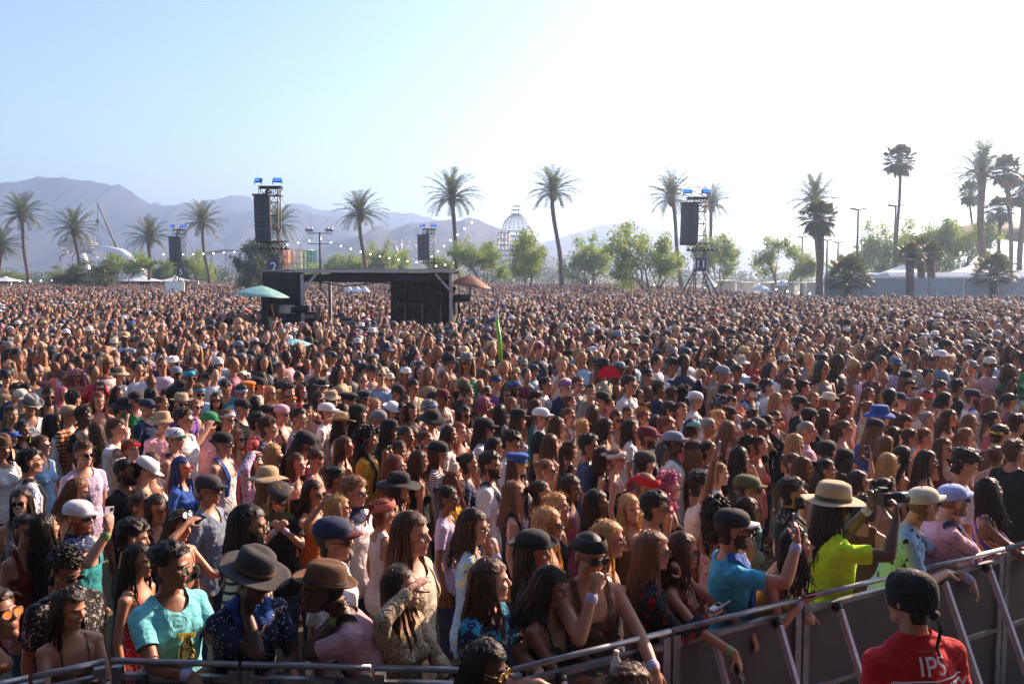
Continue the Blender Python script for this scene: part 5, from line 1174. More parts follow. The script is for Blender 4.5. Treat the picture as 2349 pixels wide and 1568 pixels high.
def bottle(x, y, z, label):
    t = thing('water_bottle', label, 'bottle', (x, y, z)); m = MB(); m.tube([(0, 0, 0), (0, 0, .02), (0, 0, .13), (0, 0, .16), (0, 0, .185), (0, 0, .2)], [.028, .032, .032, .028, .014, .012], 14)
    g_, nt, b, N, L = nt_new('clear_plastic'); b.inputs['Base Color'].default_value = (.7, .75, .8, 1); b.inputs['Roughness'].default_value = .1; b.inputs['Alpha'].default_value = .45; m.build('body', g_, t)
    m = MB(); m.tube([(0, 0, .2), (0, 0, .218)], .014, 10); m.build('cap', M_WHITE, t); m = MB(); m.tube([(0, 0, .06), (0, 0, .11)], .0335, 14); m.build('wrapper', mat('bottle_wrapper', (.5, .55, .75), .4), t)
bottle(x-.2, y+.05, .316, 'clear water bottle standing on the step box behind the barrier')

# ------------------------------------------------------------------ people copied from the photograph, one row each
TILES = dict(B1=(0, 1400, 2.6), B2=(750, 1400, 2.6), B3=(1500, 1400, 2.6), B4=(2250, 1400, 2.6), T1=(0, 1080, 3.915), T2=(600, 1080, 3.915), T3=(1200, 1080, 3.915), T4=(1800, 1080, 3.915), T5=(2400, 1080, 3.915), R0=(0, 860, 2.349), R1=(1000, 860, 2.349), R2=(2000, 860, 2.349))
ROWS = """B1 -10 1060 m sd t=shirt/maroon.paisley s3 g=o p=clasp,clasp F az110 wr3
B1 540 1100 w lk t=strap/brown s2 p=rail,low F az112 pitch-8 wr2 ph=black
B1 500 690 m ck t=shirt/black.floral s3 g=k pitch-28 az125 tt=cream
B1 1300 680 m fk t=tee/cyan s3 g=c p=rail,rail2 F az100 wr1
B1 160 200 w wd t=tank/grey s1 g=k
B1 200 410 w pk t=tank/darkred s2 g=k
B1 600 300 m sr t=tank/teal s1 g=k hat=cap:white beard p=down,phone wr1 ph=black az100 sc=navy.floral
B1 1070 240 w bd t=strap/black s2 g=m az105
B1 1370 380 w ld t=bikini/black s2 p=low,shade az110 g=m up ph=black pitch-12
B1 1060 650 w lk t=dress/red.floral s2 g=g az100
B1 1590 90 m sd t=shirt/bluegrey s2 g=k hat=cap:charcoal az100
B1 1200 250 w wd t=tank/black s2 g=o az125
B1 590 110 w ll t=strap/beige s1 az60 pitch-15
B1 350 400 w wk t=tee/black s2 az40
B1 1010 460 m sk t=tee/charcoal s2 az60 pitch-10
B1 1900 370 m lk t=shirt/brown.plaid s3 g=c beard az95
B2 -20 770 m sd t=shirt/navy.dots s4 hat=wide:charcoal p=rail,chin F az115 pitch-18 sc=blue wr2
B2 175 170 w wy t=shirt/black s1 g=o hat=flat:charcoal p=clasp,clasp az165 pitch-20 wr3 trim=black sc=olive
B2 440 130 w wd t=strap/orange s2 g=k p=down,point smile az115
B2 750 110 m sl t=shirt/white s1 g=k az118 sc=navy
B2 630 250 w ly t=tank/grey s1 g=c smile az88
B2 590 470 m sd t=tee/white s2 g=k hat=cap:navy trim=maroon az95 word=COACH
B2 970 280 w br t=tank/white s2 hat=bandana:coral az60
B2 1190 430 m lb t=tee/cream s1 az112 bp=beige
B2 1090 80 w wk t=strap/cream s2 g=k hat=floppy:black az100
B2 1460 170 w bk t=tee/lavender s3 g=k az95
B2 1660 370 w ld t=shirt/lightblue.lemons s1 g=m az95 p=down,chin wr1
B2 500 870 m sd t=shirt/pink s4 g=c hat=fedora:brown p=clasp,clasp F az255 pitch6 wr3 bp=black
B2 1110 840 w ld t=long/beige.knit s1 p=rail,shade F az92 pitch12 smile
B2 1790 790 m wb t=shirt/navy.tropic s1 F az78 p=rail,rail2
B3 20 140 w ll t=tank/black s1 g=k az90
B3 220 130 w pd t=tank/black s2 g=k az92
B3 450 90 w ld t=tank/plum s3 az110 smile
B3 650 210 w wk t=tank/black s3 g=m az108
B3 280 360 w ly t=strap/black s2 g=k az98
B3 345 230 w by t=tank/charcoal s1 g=c az105
B3 900 250 w wy t=strap/brown s1 smile az140
B3 1010 70 m sl t=tee/tan s2 g=k hat=bandana:red pitch-22 az100
B3 1090 230 m sk t=tank/mustard s2 g=k az98
B3 1200 90 w Cp t=tank/black s1 g=k az95
B3 1440 60 m sk t=tee/white s3 p=down,up ph=lilac az95
B3 170 570 w lk t=tee/black s2 hat=bowler:black az95 trim=grey
B3 740 470 w ly t=strap/black s1 g=o az95
B3 590 580 m sk t=tank/brown s2 g=k hat=bandana:black p=over,chin F az150 pitch-8 wr3 ph2=black
B3 290 830 w lk t=strap/black s3 F az100 pitch-14 p=rail,rail wr2 earr bottle
B3 1080 560 w ll t=long/black.roses s1 g=k F az92 p=chin,low ph=silver wr1
B3 1300 560 w lb t=tank/darkred s2 g=k F az88 p=over,over smile wr3 ph=black
B3 1560 290 w Ck t=dress/lavender.floral s3 az60
B3 1680 390 m sd t=tee/skyblue s2 g=k hat=cap:black trim=white beard F az88 p=low,phone wr3 ph=silver flag
B3 1800 270 w wd t=tank/grey s2 g=k az92
B3 1790 90 m sd t=shirt/lightblue s2 g=k hat=cap:olive az92
B4 220 530 w lk t=strap/yellow s2 F az92 p=rail,low ph=white g=m up wr3
B4 190 120 m sk t=shirt/black s2 g=k beard az90 sc=black.floral
B4 500 230 m lk t=tee/neon s4 g=k hat=wide:beige F az82 p=phone,phone cam wr2 trim=olive
B4 690 50 w hd t=tank/olive s1 g=b az92
B4 890 110 w bk t=strap/tan s3 az88 g=m up
B4 740 240 w hd t=tank/brown s2 az40
B4 1190 210 m sl t=shirt/lightblue.toucan s1 hat=cap:cream g=k F az78 p=over,rail wr2
B4 1410 180 m sl t=shirt/pink.dots s1 hat=cap:peri g=k beard F az80 p=clasp,clasp wr1 bp=navy
B4 1690 110 w wk t=tank/purple.zigzag s3 F az82 p=rail,over smile pitch18 wr3
T1 60 60 m sk t=tee/coral s3 smile
T1 225 -20 m sd t=shirt/white.floral s1
T1 380 150 m sk t=shirt/cream s2 g=k p=down,touch
T1 180 265 m sk t=tee/navy s2 g=k bp=blue
T1 110 190 w hk t=tee/maroon s2 g=k
T1 300 270 m sk t=tee/white s3 g=k
T1 640 70 w hk t=tee/charcoal s2 hat=floppy:black
T1 750 110 m sd t=tee/grey s1 az100
T1 885 180 w wl t=strap/pink s1
T1 1225 95 m sr t=tee/black s1 g=k
T1 1080 130 m sk t=shirt/white s2 pitch-25 az80
T1 1150 240 w wd t=strap/brown s1 g=k smile
T1 1370 190 w bd t=tank/lavender s2 az60
T1 555 320 m sk t=tank/black s3 g=k beard az140
T1 720 300 w lp t=tee/plum s1
T1 850 350 m ck t=tee/black s2 az30
T1 1130 370 w lr t=tank/black s1 g=c az150
T1 1350 300 w wk t=tank/brown s2 g=c
T1 1400 450 w hk t=strap/black s1 g=m hat=floppy:black p=down,chin az115
T1 1590 210 w ll t=tee/white s1 g=k
T1 1560 360 m sd t=tee/green s1 g=k hat=cap:black
T1 1690 450 m ug t=tee/navy s1 g=k hat=cap:navy az100
T1 1740 310 w lk t=tank/white s2 az60
T1 1740 130 m sd t=tee/pink s1 hat=cap:charcoal p=phone,phone ph=white az165
T1 1870 150 w ll t=tank/lavender s1 g=k hat=beanie:white mask
T1 1500 80 w lk t=shirt/lavender.floral s2 g=k hat=bandana:charcoal
T1 1620 50 m sk t=shirt/lightblue s2 g=k
T1 1870 610 m sb t=tee/pink s1 g=k hat=bucket:tan pitch8 az125
T1 1860 410 w bb t=tee/tan s1 az80
T1 2080 410 m sb t=tee/purple s1 g=k hat=fedora:tan trim=bluegrey
T1 2070 230 w wk t=tee/black s2 g=k hat=floppy:black smile az150
T1 2280 270 m sl t=tee/lightblue s1 g=k hat=band:skyblue pitch-15
T1 2170 110 m sk t=tee/charcoal s3 g=k hat=bandana:skyblue
T1 2020 60 w ll t=tank/white s1 g=k
T1 2240 450 w wl t=tank/beige s1 g=k smile
T1 2110 590 m sd t=tee/white s1 g=k az100
T1 2010 810 m sd t=tank/coral s1 g=c hat=cap:white.floral trim=green bp=navy az95
T1 1340 700 m sb t=tee/white s1 g=r p=down,touch az92
T1 1510 960 w cr t=long/tan s1 hat=flowers:red az130 pitch15
T1 1740 1110 w wb t=strap/white.dots s2 g=k pitch-10
T1 1440 1180 m uk t=tee/black s3 g=k beard az100
T1 1660 1170 m sk t=tee/tan s1 hat=cap:white az60 pitch-30
T1 2090 1160 w lu t=long/blue s2 g=r az95
T1 960 980 m sb t=tee/lavender s1 g=k az125 smile lanyard
T1 800 530 m sy t=shirt/orange.plaid s1 g=c hat=bcap:tan az100
T1 960 550 m sk t=tee/black s4 g=c az98
T1 1090 740 w wb t=tank/black s2 az280
T1 590 640 w lk t=long/white.eyelet s2 az40
T1 350 430 m sk t=shirt/white.floral s3 g=o hat=fedora:grey p=down,low ph=black pitch-15 az125
T1 130 530 w bk t=tee/neon s2 g=c
T1 260 720 w lk t=tee/black s3 smile
T1 100 800 w hk t=shirt/black s2 hat=visor:blue az105
T1 480 900 w hb t=shirt/lightblue s1 g=k az105
T1 350 1070 m sk t=shirt/white.pin s2 az55 bp=black
T1 30 930 w lk t=tee/white s2 hat=fedora:brown az120
T1 240 330 m sy t=tee/olive s1 hat=bcap:cream
T1 500 -30 m sd t=tee/black s1
T2 20 130 m sd t=tee/navy s2 hat=cap:red g=k
T2 150 110 m sd t=tee/grey s2 g=c
T2 110 220 w ll t=strap/beige s1 g=k
T2 240 220 m sd t=tee/teal s2 g=y az170 pitch-20
T2 330 190 w wl t=tank/lightblue s1 g=c
T2 130 370 w lk t=strap/black s2 g=k
T2 420 280 m sk t=tee/lightblue s2 hat=band:lightblue pitch-15
T2 290 40 w wl t=tank/grey s1 g=c
T2 420 80 w ll t=tank/white s1 g=k p=up,up
T2 500 230 m sd t=tee/orange s2 hat=flat:orange
T2 430 450 m sd t=tee/black s1 g=k hat=cap:black az108
T2 620 190 m sk t=tank/white.floral s2 hat=beanie:black az90
T2 680 110 w bk t=tank/charcoal s2 az90
T2 790 80 w ll t=strap/coral s1 smile
T2 940 60 w br t=tank/teal s1 smile
T2 760 290 w wy t=strap/white s1 g=k
T2 880 340 w by t=tank/grey s1 g=k pitch-20
T2 1080 90 m sk t=tee/white s3 g=k hat=band:cyan
T2 1110 280 w lb t=strap/white.floral s2 g=b az110
T2 970 270 m cd t=tee/red s1
T2 980 400 w bd t=tank/beige s1 hat=band:orange
T2 60 610 m sb t=tee/pink s1 g=k hat=cap:green p=down,touch
T2 260 590 m sl t=tee/white s1 g=k hat=band:white
T2 590 420 w lk t=tank/brown s2 az50
T2 730 680 m cb t=shirt/navy.floral s1 g=m az98
T2 720 520 m sk t=tee/black s2 hat=bcap:black az85
T2 880 520 m sb t=tank/black s1 g=k hat=bcap:pink az110
T2 1080 570 m sd t=shirt/lavender.floral s1 g=c az98
T2 1180 510 w bk t=strap/white s2 g=k up
T2 1310 360 w ld t=strap/plum s1
T2 1400 500 m sb t=shirt/white s1 hat=cap:white az95
T2 1350 240 m sd t=tee/charcoal s2 hat=fedora:black trim=white
T2 1480 200 w hb t=tank/white s1 g=w
T2 1550 140 m sk t=tank/maroon s3 g=r smile
T2 1290 170 w ll t=tank/navy s1 g=w hat=wide:straw
T2 1330 70 w lb t=strap/beige s1 g=k
T2 1570 640 w wd t=strap/brown s2 g=k hat=cowboy:straw az98
T2 1760 520 m ld t=tee/charcoal s2 hat=bcap:black az60
T2 1650 370 m sk t=tee/navy s2 hat=flat:black
T2 1590 500 w lk t=tank/black s2 az50
T2 1830 340 m sd t=tee/tan s3 g=k hat=flat:navy
T2 1810 150 m sk t=shirt/white s2 g=k
T2 1920 160 w lb t=strap/tan s1 g=k
T2 2020 230 w ly t=tee/beige s1 hat=cap:navy
T2 2220 280 m sk t=shirt/cream s2 g=k hat=cap:black
T2 1460 380 w ld t=tank/pink s1 hat=wide:tan trim=white
T2 1960 450 w ly t=tank/grey s1
T2 2000 590 m sd t=tee/teal s2 g=k hat=bcap:grey az128
T2 2150 500 w lb t=tank/cream s1 hat=bowler:white pitch-15
T2 2260 500 w lk t=tank/black s3 g=k
T2 2300 400 w wk t=tank/navy s2 g=k
T2 2120 740 w lk t=tank/black s3 hat=fedora:black az95 smile
T2 1870 820 m Ck t=tee/mustard s2 g=c bp=black az92
T2 1610 910 w lb t=strap/tan s1 g=r az92
T2 1140 880 m lk t=tee/red.floral s1 g=k hat=bowler:black pitch-18
T2 1270 1060 w bb t=tank/plum s1 pitch-28 az100
T2 1060 1120 w lb t=strap/black s1 smile az108
T2 210 860 m sl t=tank/white s1 g=k hat=bcap:black az98 bp=blue
T2 380 820 w wl t=tank/coral s2 g=k
T2 570 1130 w ld t=long/lavender.floral s1 g=k p=down,head az100
T2 790 1000 w ly t=strap/white.dots s1 az70
T2 730 1300 w ll t=tee/red.floral s1 hat=floppy:tan az40
T2 1500 1280 w bk t=tank/black s3 az60 pitch-15
T2 2200 1140 w lr t=tank/orange s1 g=c az100
T2 2240 960 w bd t=tee/maroon s3
T2 2310 780 m uk t=tee/red.floral s3
T2 600 620 m sk t=tee/red.floral s2 az80
T3 40 220 m sk t=tee/beige s2 g=k
T3 120 110 w bb t=strap/coral s1
T3 220 190 w wb t=strap/brown s1 g=k
T3 440 90 w bd t=shirt/white s2 g=k
T3 400 170 w bk t=tank/black s2 az60
T3 620 220 m sb t=tee/black s2 hat=cap:olive p=head,down az60
T3 380 330 m sd t=tank/white s3 g=k hat=cap:maroon
T3 280 360 w lk t=strap/navy s2 az90
T3 230 470 m sg t=tank/white.floral s2 hat=band:peri az100
T3 260 600 w bk t=tee/white s2 g=k hat=floppy:black
T3 630 530 w lk t=strap/white s2 g=k
T3 680 430 w ll t=tank/lavender s1 g=k
T3 680 310 w bd t=tank/black s2 g=k up
T3 870 70 m ug t=tee/blue s1 g=k az100
T3 990 160 m sd t=tee/purple s1 g=y hat=band:blue
T3 1090 140 w ll t=tank/black s1 g=k
T3 1200 220 m sk t=tank/brown s3 g=k hat=bandana:blue beard
T3 860 420 w hp t=strap/tan s3 g=m az92
T3 890 300 w bd t=tank/red.floral s3 g=k
T3 1110 310 w ld t=tank/black s2 g=k
T3 1210 60 m sk t=tee/olive s2 hat=bcap:black
T3 1330 40 w bl t=tank/lavender s1 g=c
T3 1340 200 w sr t=strap/coral s1 az100
T3 1420 110 w ld t=tee/black s2
T3 1560 190 m sk t=shirt/white.floral s2 g=k az98
T3 1780 210 m cr t=shirt/navy s1 g=k hat=bandana:purple
T3 1450 330 m sk t=tee/white s3 hat=bandana:black az60
T3 1170 430 w wl t=tank/beige s1 p=down,touch az120
T3 1040 510 w lk t=tee/grey s2 az50
T3 1510 560 m sb t=tee/black s1 g=k hat=cap:white az95 bp=white
T3 1250 610 w lb t=tank/white.dots s2 hat=fedora:black az90
T3 1450 450 w lb t=tank/teal s1 az70
T3 860 690 m lk t=shirt/white.floral s2 g=k hat=cap:black az98
T3 1160 850 m sk t=shirt/white s2 g=k pitch-20 az95
T3 1700 670 w lb t=strap/white.floral s1 g=k az95
T3 1830 560 w bb t=tank/plum s1 g=k smile az115
T3 1840 400 w bb t=tank/grey s1 az100
T3 1930 180 m sb t=shirt/grey s1 g=k smile
T3 1960 70 m sd t=tank/tan s2 g=c
T3 2080 260 w bk t=tee/grey s2 g=c
T3 2220 360 m sk t=tee/white s2 g=k hat=cap:black az150
T3 2220 210 w ld t=tank/white s2 g=k hat=flowers:flower
T3 2140 130 w hk t=tee/navy s2 az50
T3 2110 520 w lb t=tank/brown s1 az50
T3 2290 450 w bl t=strap/beige s1
T3 2250 690 w ld t=strap/tan s2 az105 pitch-10
T3 1990 690 w by t=tank/cream s1 az50
T3 2060 890 m sk t=shirt/denim s2 az92
T3 1840 950 w pb t=tank/black s2 g=m up az55
T3 1620 880 w lb t=strap/beige s1 az60
T3 460 780 w hd t=tee/white s2 smile az95
T3 570 740 w lr t=tank/orange s1
T3 190 840 w bb t=tank/tan s1 g=c az100
T3 330 990 w lb t=tee/white.stripes s1 g=b hat=bowler:black az95
T3 680 1110 w bk t=shirt/navy.dots s2 g=m up az88
T3 930 1110 m sk t=shirt/white s2 g=c beard az95 bp=navy
T3 980 920 w lk t=tank/cream s2 g=y az95
T3 1240 1110 w lb t=tank/white.floral s1 g=y hat=flat:blue az128 smile
T3 1570 1190 w bl t=tank/lavender s1 g=k az95
T3 520 1330 w lr t=tee/mustard s1 az82 pitch12
T3 2230 1040 w ld t=tank/charcoal s1 hat=band:white az95
T3 30 800 w ld t=tank/maroon s2
T3 110 1080 w lb t=tank/black s2 az70
T3 30 500 w wd t=tank/grey s2
T4 50 110 m sb t=tee/red s1 g=k
T4 170 190 m sk t=tee/white s1 g=k smile
T4 110 350 w ll t=tank/cream s1 az70
T4 280 330 w lk t=tank/white.floral s2 g=k
T4 370 200 w bb t=shirt/olive.floral s2 g=k
T4 510 230 m sk t=tee/navy s3 az98
T4 660 210 w bk t=tank/tan s2 hat=cap:purple
T4 800 140 m sd t=tee/grey s2 hat=cap:black
T4 400 70 w bd t=tank/coral s1
T4 1000 80 m cb t=tee/black s1 g=b smile
T4 1160 140 m sb t=shirt/blue s1 g=b az95 sc=red
T4 1280 280 m sk t=tee/plum s2
T4 1240 60 m sd t=tee/tan s2 hat=cap:bluegrey
T4 1440 110 w bd t=tank/olive s1
T4 930 360 m sg t=tee/white s1 g=b hat=bcap:white smile az95
T4 800 300 w Ck t=tank/black s3 az60
T4 670 310 w cb t=tank/beige s2 az70
T4 1220 400 w bb t=tank/white s1 hat=bucket:navy.stars az95
T4 1350 410 w bd t=tank/white.floral s1 pitch-15
T4 1420 270 m sb t=tee/coral s1 az90
T4 1570 250 m sd t=shirt/lightblue s2 g=k hat=cap:black mask bp=navy
T4 1750 210 m sk t=tee/white s1 hat=band:blue az95
T4 1860 370 w wy t=strap/orange s1 g=k az95
T4 1980 340 w bl t=tank/pink s1 g=w
T4 2010 200 m lb t=tee/cream s1 az92
T4 2170 230 m fk t=tank/white.floral s2 az95
T4 2120 410 m sd t=shirt/black s1 g=o hat=cap:black az95
T4 2290 370 w wl t=tank/beige s1 g=r
T4 630 480 w lk t=tank/black s2 g=k hat=cap:black
T4 770 490 w bb t=tank/red.floral s1
T4 160 540 w bd t=tank/grey s2
T4 340 590 w sr t=tank/white s2 g=k
T4 30 590 w ld t=tank/cream s2 g=k
T4 190 700 w ld t=tee/white s2 az90
T4 480 640 w pd t=tank/white s1 az50
T4 380 790 m sd t=shirt/navy s2 g=c hat=cap:maroon beard az98 bp=grey
T4 600 680 m sr t=shirt/charcoal s2 g=k az98
T4 680 850 m sk t=tee/white s4 g=k hat=cap:bluegrey az95 sc=brown
T4 890 700 w hd t=tank/red.floral s1 g=m hat=bandana:cyan smile az95
T4 1080 680 w bg t=strap/grey s2 g=k az98
T4 1200 580 w by t=tank/cream s1
T4 1310 540 w ld t=tank/tan s2 hat=cap:black az80 p=down,touch
T4 1310 720 w ll t=tank/black s1 az88 pitch-10
T4 1590 550 w bb t=tank/plum s1 az60
T4 1560 720 w bk t=tank/maroon s2
T4 1750 640 w bk t=tank/black s3 smile az95
T4 1640 700 w hk t=tank/black s3 hat=bowler:charcoal pitch-15
T4 1850 590 w bd t=shirt/black s1 g=k
T4 1550 900 w ck t=strap/red s2 az92
T4 1660 900 w bb t=tank/coral s1 az95
T4 1440 1040 w lk t=tank/charcoal s2 p=down,chin az92
T4 920 960 w ll t=tank/brown s1 hat=cap:charcoal smile az95 pitch10
T4 1080 960 w bd t=tank/plum s2 g=k az95
T4 2080 880 w wy t=strap/pink s1 az95
T4 2210 720 m ug t=tee/pink s1 g=r az95
T4 2230 560 m sk t=tee/black s2 hat=cap:black az70
T4 2050 1110 w bb t=tank/beige s1
T4 2170 1160 w lb t=strap/white.dots s2 az95
T4 1200 1230 w bl t=tank/white s1 az95
T4 30 1060 w bl t=strap/black s1 g=k hat=band:white az100
T4 350 1090 m sd t=tee/maroon s2 hat=bcap:charcoal az70
T5 40 200 w lb t=tank/lavender s2
T5 220 90 m sd t=shirt/white s1 az105 bp=navy
T5 400 120 m sr t=tee/navy s1 hat=cap:blue p=low,down
T5 590 110 m sk t=tee/grey s4 hat=bucket:grey
T5 740 110 m sd t=tank/charcoal s2 g=k hat=cap:navy trim=red beard
T5 1000 80 m sd t=tee/olive s2 hat=bucket:navy.stars
T5 1050 220 m cd t=shirt/plum s2 g=k sc=purple
T5 1250 190 w lb t=tank/white s2
T5 1390 230 m sd t=tee/tan s2 g=k
T5 1590 210 m sk t=tee/black s3 az98
T5 1640 110 m cb t=tee/brown s3
T5 1930 100 w wb t=tank/plum s2
T5 2180 70 m sd t=tee/white s1 g=k hat=cap:black az98
T5 1250 340 w bk t=tank/coral s3 hat=visor:red
T5 1440 370 w hk t=tank/charcoal s1 az95
T5 1760 330 m sb t=tee/white s1 g=o hat=cap:navy beard az98 bp=blue
T5 1960 420 w wl t=tank/tan s1 smile az92
T5 2180 370 m sb t=tank/plum s2 g=k hat=bandana:black az92
T5 110 400 w ll t=strap/brown s1 hat=fedora:cream trim=cream p=phone,phone ph=black
T5 350 410 w wr t=strap/pink s1 g=k az95
T5 60 560 w wb t=tank/beige s1 az70
T5 570 310 w lb t=tank/teal s1 g=k
T5 560 470 w bl t=tank/cream s1 az80
T5 910 370 m sd t=tee/black s1 g=k hat=cap:navy az98
T5 700 540 w hb t=tank/pink s1 hat=bucket:blue az92 p=down,clasp
T5 810 330 m uk t=tee/brown s3 az60
T5 1130 440 m sl t=tee/white s1 az75
T5 1240 600 w bg t=tank/lavender s1 g=y az95
T5 1500 580 w ld t=tank/brown s2 g=k p=down,phone ph=silver
T5 1730 640 w ll t=tank/white s1 g=o az95
T5 980 640 w hd t=tank/lightblue s2 pitch-20
T5 290 710 w pb t=strap/lightblue s1 g=k az95
T5 640 700 m ll t=tee/blue s1 hat=bcap:black az60 pitch-10
T5 850 790 w lb t=tank/tan s1 az70
T5 1040 810 w bb t=strap/brown s1 g=k az95
T5 1200 800 w bl t=strap/orange s1 az95
T5 1430 930 w lb t=tank/maroon s1 g=k az158
T5 1690 800 w pl t=tank/lavender s1 g=b az92
T5 2060 780 m sd t=tee/brown s2 hat=band:yellow az80 pitch-15
T5 2270 640 m sd t=tee/tan s2 az92
T5 2000 600 w bk t=tank/plum s2 az95
T5 2030 1020 w bb t=strap/charcoal s1 az60
T5 2240 960 m sb t=shirt/black s2 az62
T5 1660 1110 m fk t=tee/white s2 az95 pitch-22
T5 760 900 w wl t=tank/blue s1 az60
T5 960 1030 w lk t=strap/black s2 az95 pitch-12
T5 800 1120 w ly t=strap/lightblue s1 g=c az88
T5 1240 1080 w lk t=tank/charcoal s3 g=c p=down,low ph=black
T5 90 960 m sk t=tee/charcoal s2 hat=bcap:black az40
T5 290 1060 w ld t=tank/black s2 hat=bcap:black az40 p=down,phone ph=silver
T5 80 1180 w bk t=strap/coral s2 smile az95
"""

import bmesh
from mathutils.bvhtree import BVHTree
def parse(line):
    t = line.split(); ox, oy, sc = TILES[t[0]]; d = dict(px=(ox+float(t[1])/sc)*2348/3000, py=(oy+float(t[2])/sc)*2348/3000, sex=t[3], hair=t[4], F=False, az=None, opt={})
    for k in t[5:]:
        if k == 'F': d['F'] = True
        elif k[:2] == 't=': d['top'] = k[2:]
        elif k[:2] == 'g=': d['g'] = k[2:]
        elif k[:2] == 'p=': d['p'] = k[2:].split(',')
        elif k[:4] == 'hat=': d['hat'] = tuple(k[4:].split(':'))
        elif k[:5] == 'trim=': d['trim'] = k[5:]
        elif k[:3] == 'tt=': d['under'] = k[3:]
        elif k[:3] in ('ph=',): d['ph'] = k[3:]
        elif k[:4] == 'ph2=': d['ph2'] = k[4:]
        elif k[:3] == 'sc=': d['sc'] = k[3:]
        elif k[:3] == 'bp=': d['bp'] = k[3:]
        elif k[:5] == 'word=': d['word'] = k[5:]
        elif k[:2] == 'az': d['az'] = R(float(k[2:]))
        elif k[:5] == 'pitch': d['pitch'] = R(float(k[5:]))
        elif k[:2] == 'wr': d['wr'] = int(k[2:])
        elif k[0] == 's' and k[1:].isdigit(): d['skin'] = int(k[1:])
        else: d['opt'][k] = 1
    return d
PEOPLE = [parse(l) for l in ROWS.strip().splitlines()]
rp_ = random.Random(4)
for d in PEOPLE:
    r = ray(d['px']*1024/2348, d['py']*1024/2348); d['r'] = r
    z0 = (1.63 if d['sex'] == 'm' else 1.53)+rp_.uniform(-.03, .04)
    if d['opt'].get('cam') is None and d['F']:
        y = None
        for yy in np.arange(3.6, 9, .02):
            if yy > rail_y(r[0]*yy)+.07: y = yy; break
        d['y'] = y; d['lo'] = d['hi'] = y
    elif d['F']: 
        y = next(yy for yy in np.arange(3.6, 9, .02) if yy > rail_y(r[0]*yy)+.12); d['y'] = d['lo'] = d['hi'] = y
    else:
        f = lambda z: (z-CAMH)/r[2]
        a, b = (1.50, 1.74) if d['sex'] == 'm' else (1.40, 1.66); d['y'] = f(z0); d['lo'], d['hi'] = f(a), f(b)
        ymin = next(yy for yy in np.arange(3.6, 9, .02) if yy > rail_y(r[0]*yy)+.38); d['lo'] = max(d['lo'], ymin); d['y'] = max(d['y'], ymin)
for it in range(80):
    X = np.array([d['r'][0]*d['y'] for d in PEOPLE]); Y = np.array([d['y'] for d in PEOPLE]); dx = X[:, None]-X; dy = Y[:, None]-Y; D2 = dx**2+dy**2; np.fill_diagonal(D2, 9)
    ii, jj = np.where(D2 < .40**2)
    for i, j in zip(ii, jj):
        if i < j:
            s = 1 if (Y[i] > Y[j] or (Y[i] == Y[j] and i < j)) else -1; m = .4*(.40-math.sqrt(D2[i, j]))+.004
            for q, sg in ((i, s), (j, -s)):
                d = PEOPLE[q]; d['y'] = min(max(d['y']+sg*m, d['lo']), max(d['hi'], d['lo']))
for d in PEOPLE: d['x'] = d['r'][0]*d['y']; d['z'] = CAMH+d['r'][2]*d['y']
PEOPLE.sort(key=lambda d: d['y'])
NEAR, REST = PEOPLE[:295], PEOPLE[295:]
STAGE = (16.0, -7.0)
# --- labels: clothing, pose and what is held; repeated descriptions are told apart by a neighbour
CN = dict(bluegrey='blue grey', lightblue='light blue', skyblue='sky blue', hotpink='hot pink', darkred='dark red', neon='neon yellow', peri='pale blue', flower='white')
def cn(c): a, _, p = c.partition('.'); return (CN.get(a, a)+(' '+dict(toucan='bird print', tropic='tropical print', pin='pinstriped', stripes='striped', dots='dotted', roses='rose print', lemons='lemon print', zigzag='zigzag', stars='star print').get(p, p) if p else ''))
GN = dict(k='dark sunglasses', c='clear glasses', m='mirrored sunglasses', b='blue mirror sunglasses', r='red sunglasses', o='orange sunglasses', y='yellow sunglasses', g='green mirror sunglasses', w='white rimmed sunglasses')
TN = dict(tee='t-shirt', shirt='shirt', long='long sleeved top', tank='tank top', strap='strappy top', dress='dress', bikini='bikini top')
HN = dict(cap='cap', bcap='backwards cap', fedora='fedora', bowler='round brimmed hat', wide='wide brimmed hat', floppy='floppy hat', bucket='bucket hat', cowboy='cowboy hat', visor='visor', band='headband', bandana='bandana', beanie='beanie', flat='flat cap', flowers='flower crown', hood='hood')
def base(d):
    k, _, c = d['top'].partition('/'); s = cn(c)+' '+TN[k]
    if 'hat' in d: s += ' and '+('straw' if d['hat'][1] == 'straw' else cn(d['hat'][1]))+' '+HN[d['hat'][0]]
    return s
def extra(d):
    e = []
    p = d.get('p', ['down', 'down']); P2 = ' '.join(p)
    if d.get('ph'): e.append('holding a %s phone' % d['ph'])
    elif 'cam' in d['opt']: e.append('aiming a camera')
    elif 'rail' in P2 or 'over' in P2: e.append('leaning on the barrier')
    elif 'shade' in P2: e.append('hand shading the eyes')
    elif 'clasp' in P2: e.append('hands clasped')
    elif 'head' in P2: e.append('arm on head')
    elif 'up' in p: e.append('arms raised')
    if d.get('g') and len(e) < 1: e.append('sunglasses pushed up' if 'up' in d['opt'] else 'with '+GN[d['g']])
    elif d.get('bp'): e.append('with backpack straps')
    elif d.get('sc'): e.append('with '+cn(d['sc'])+' neckerchief')
    return e
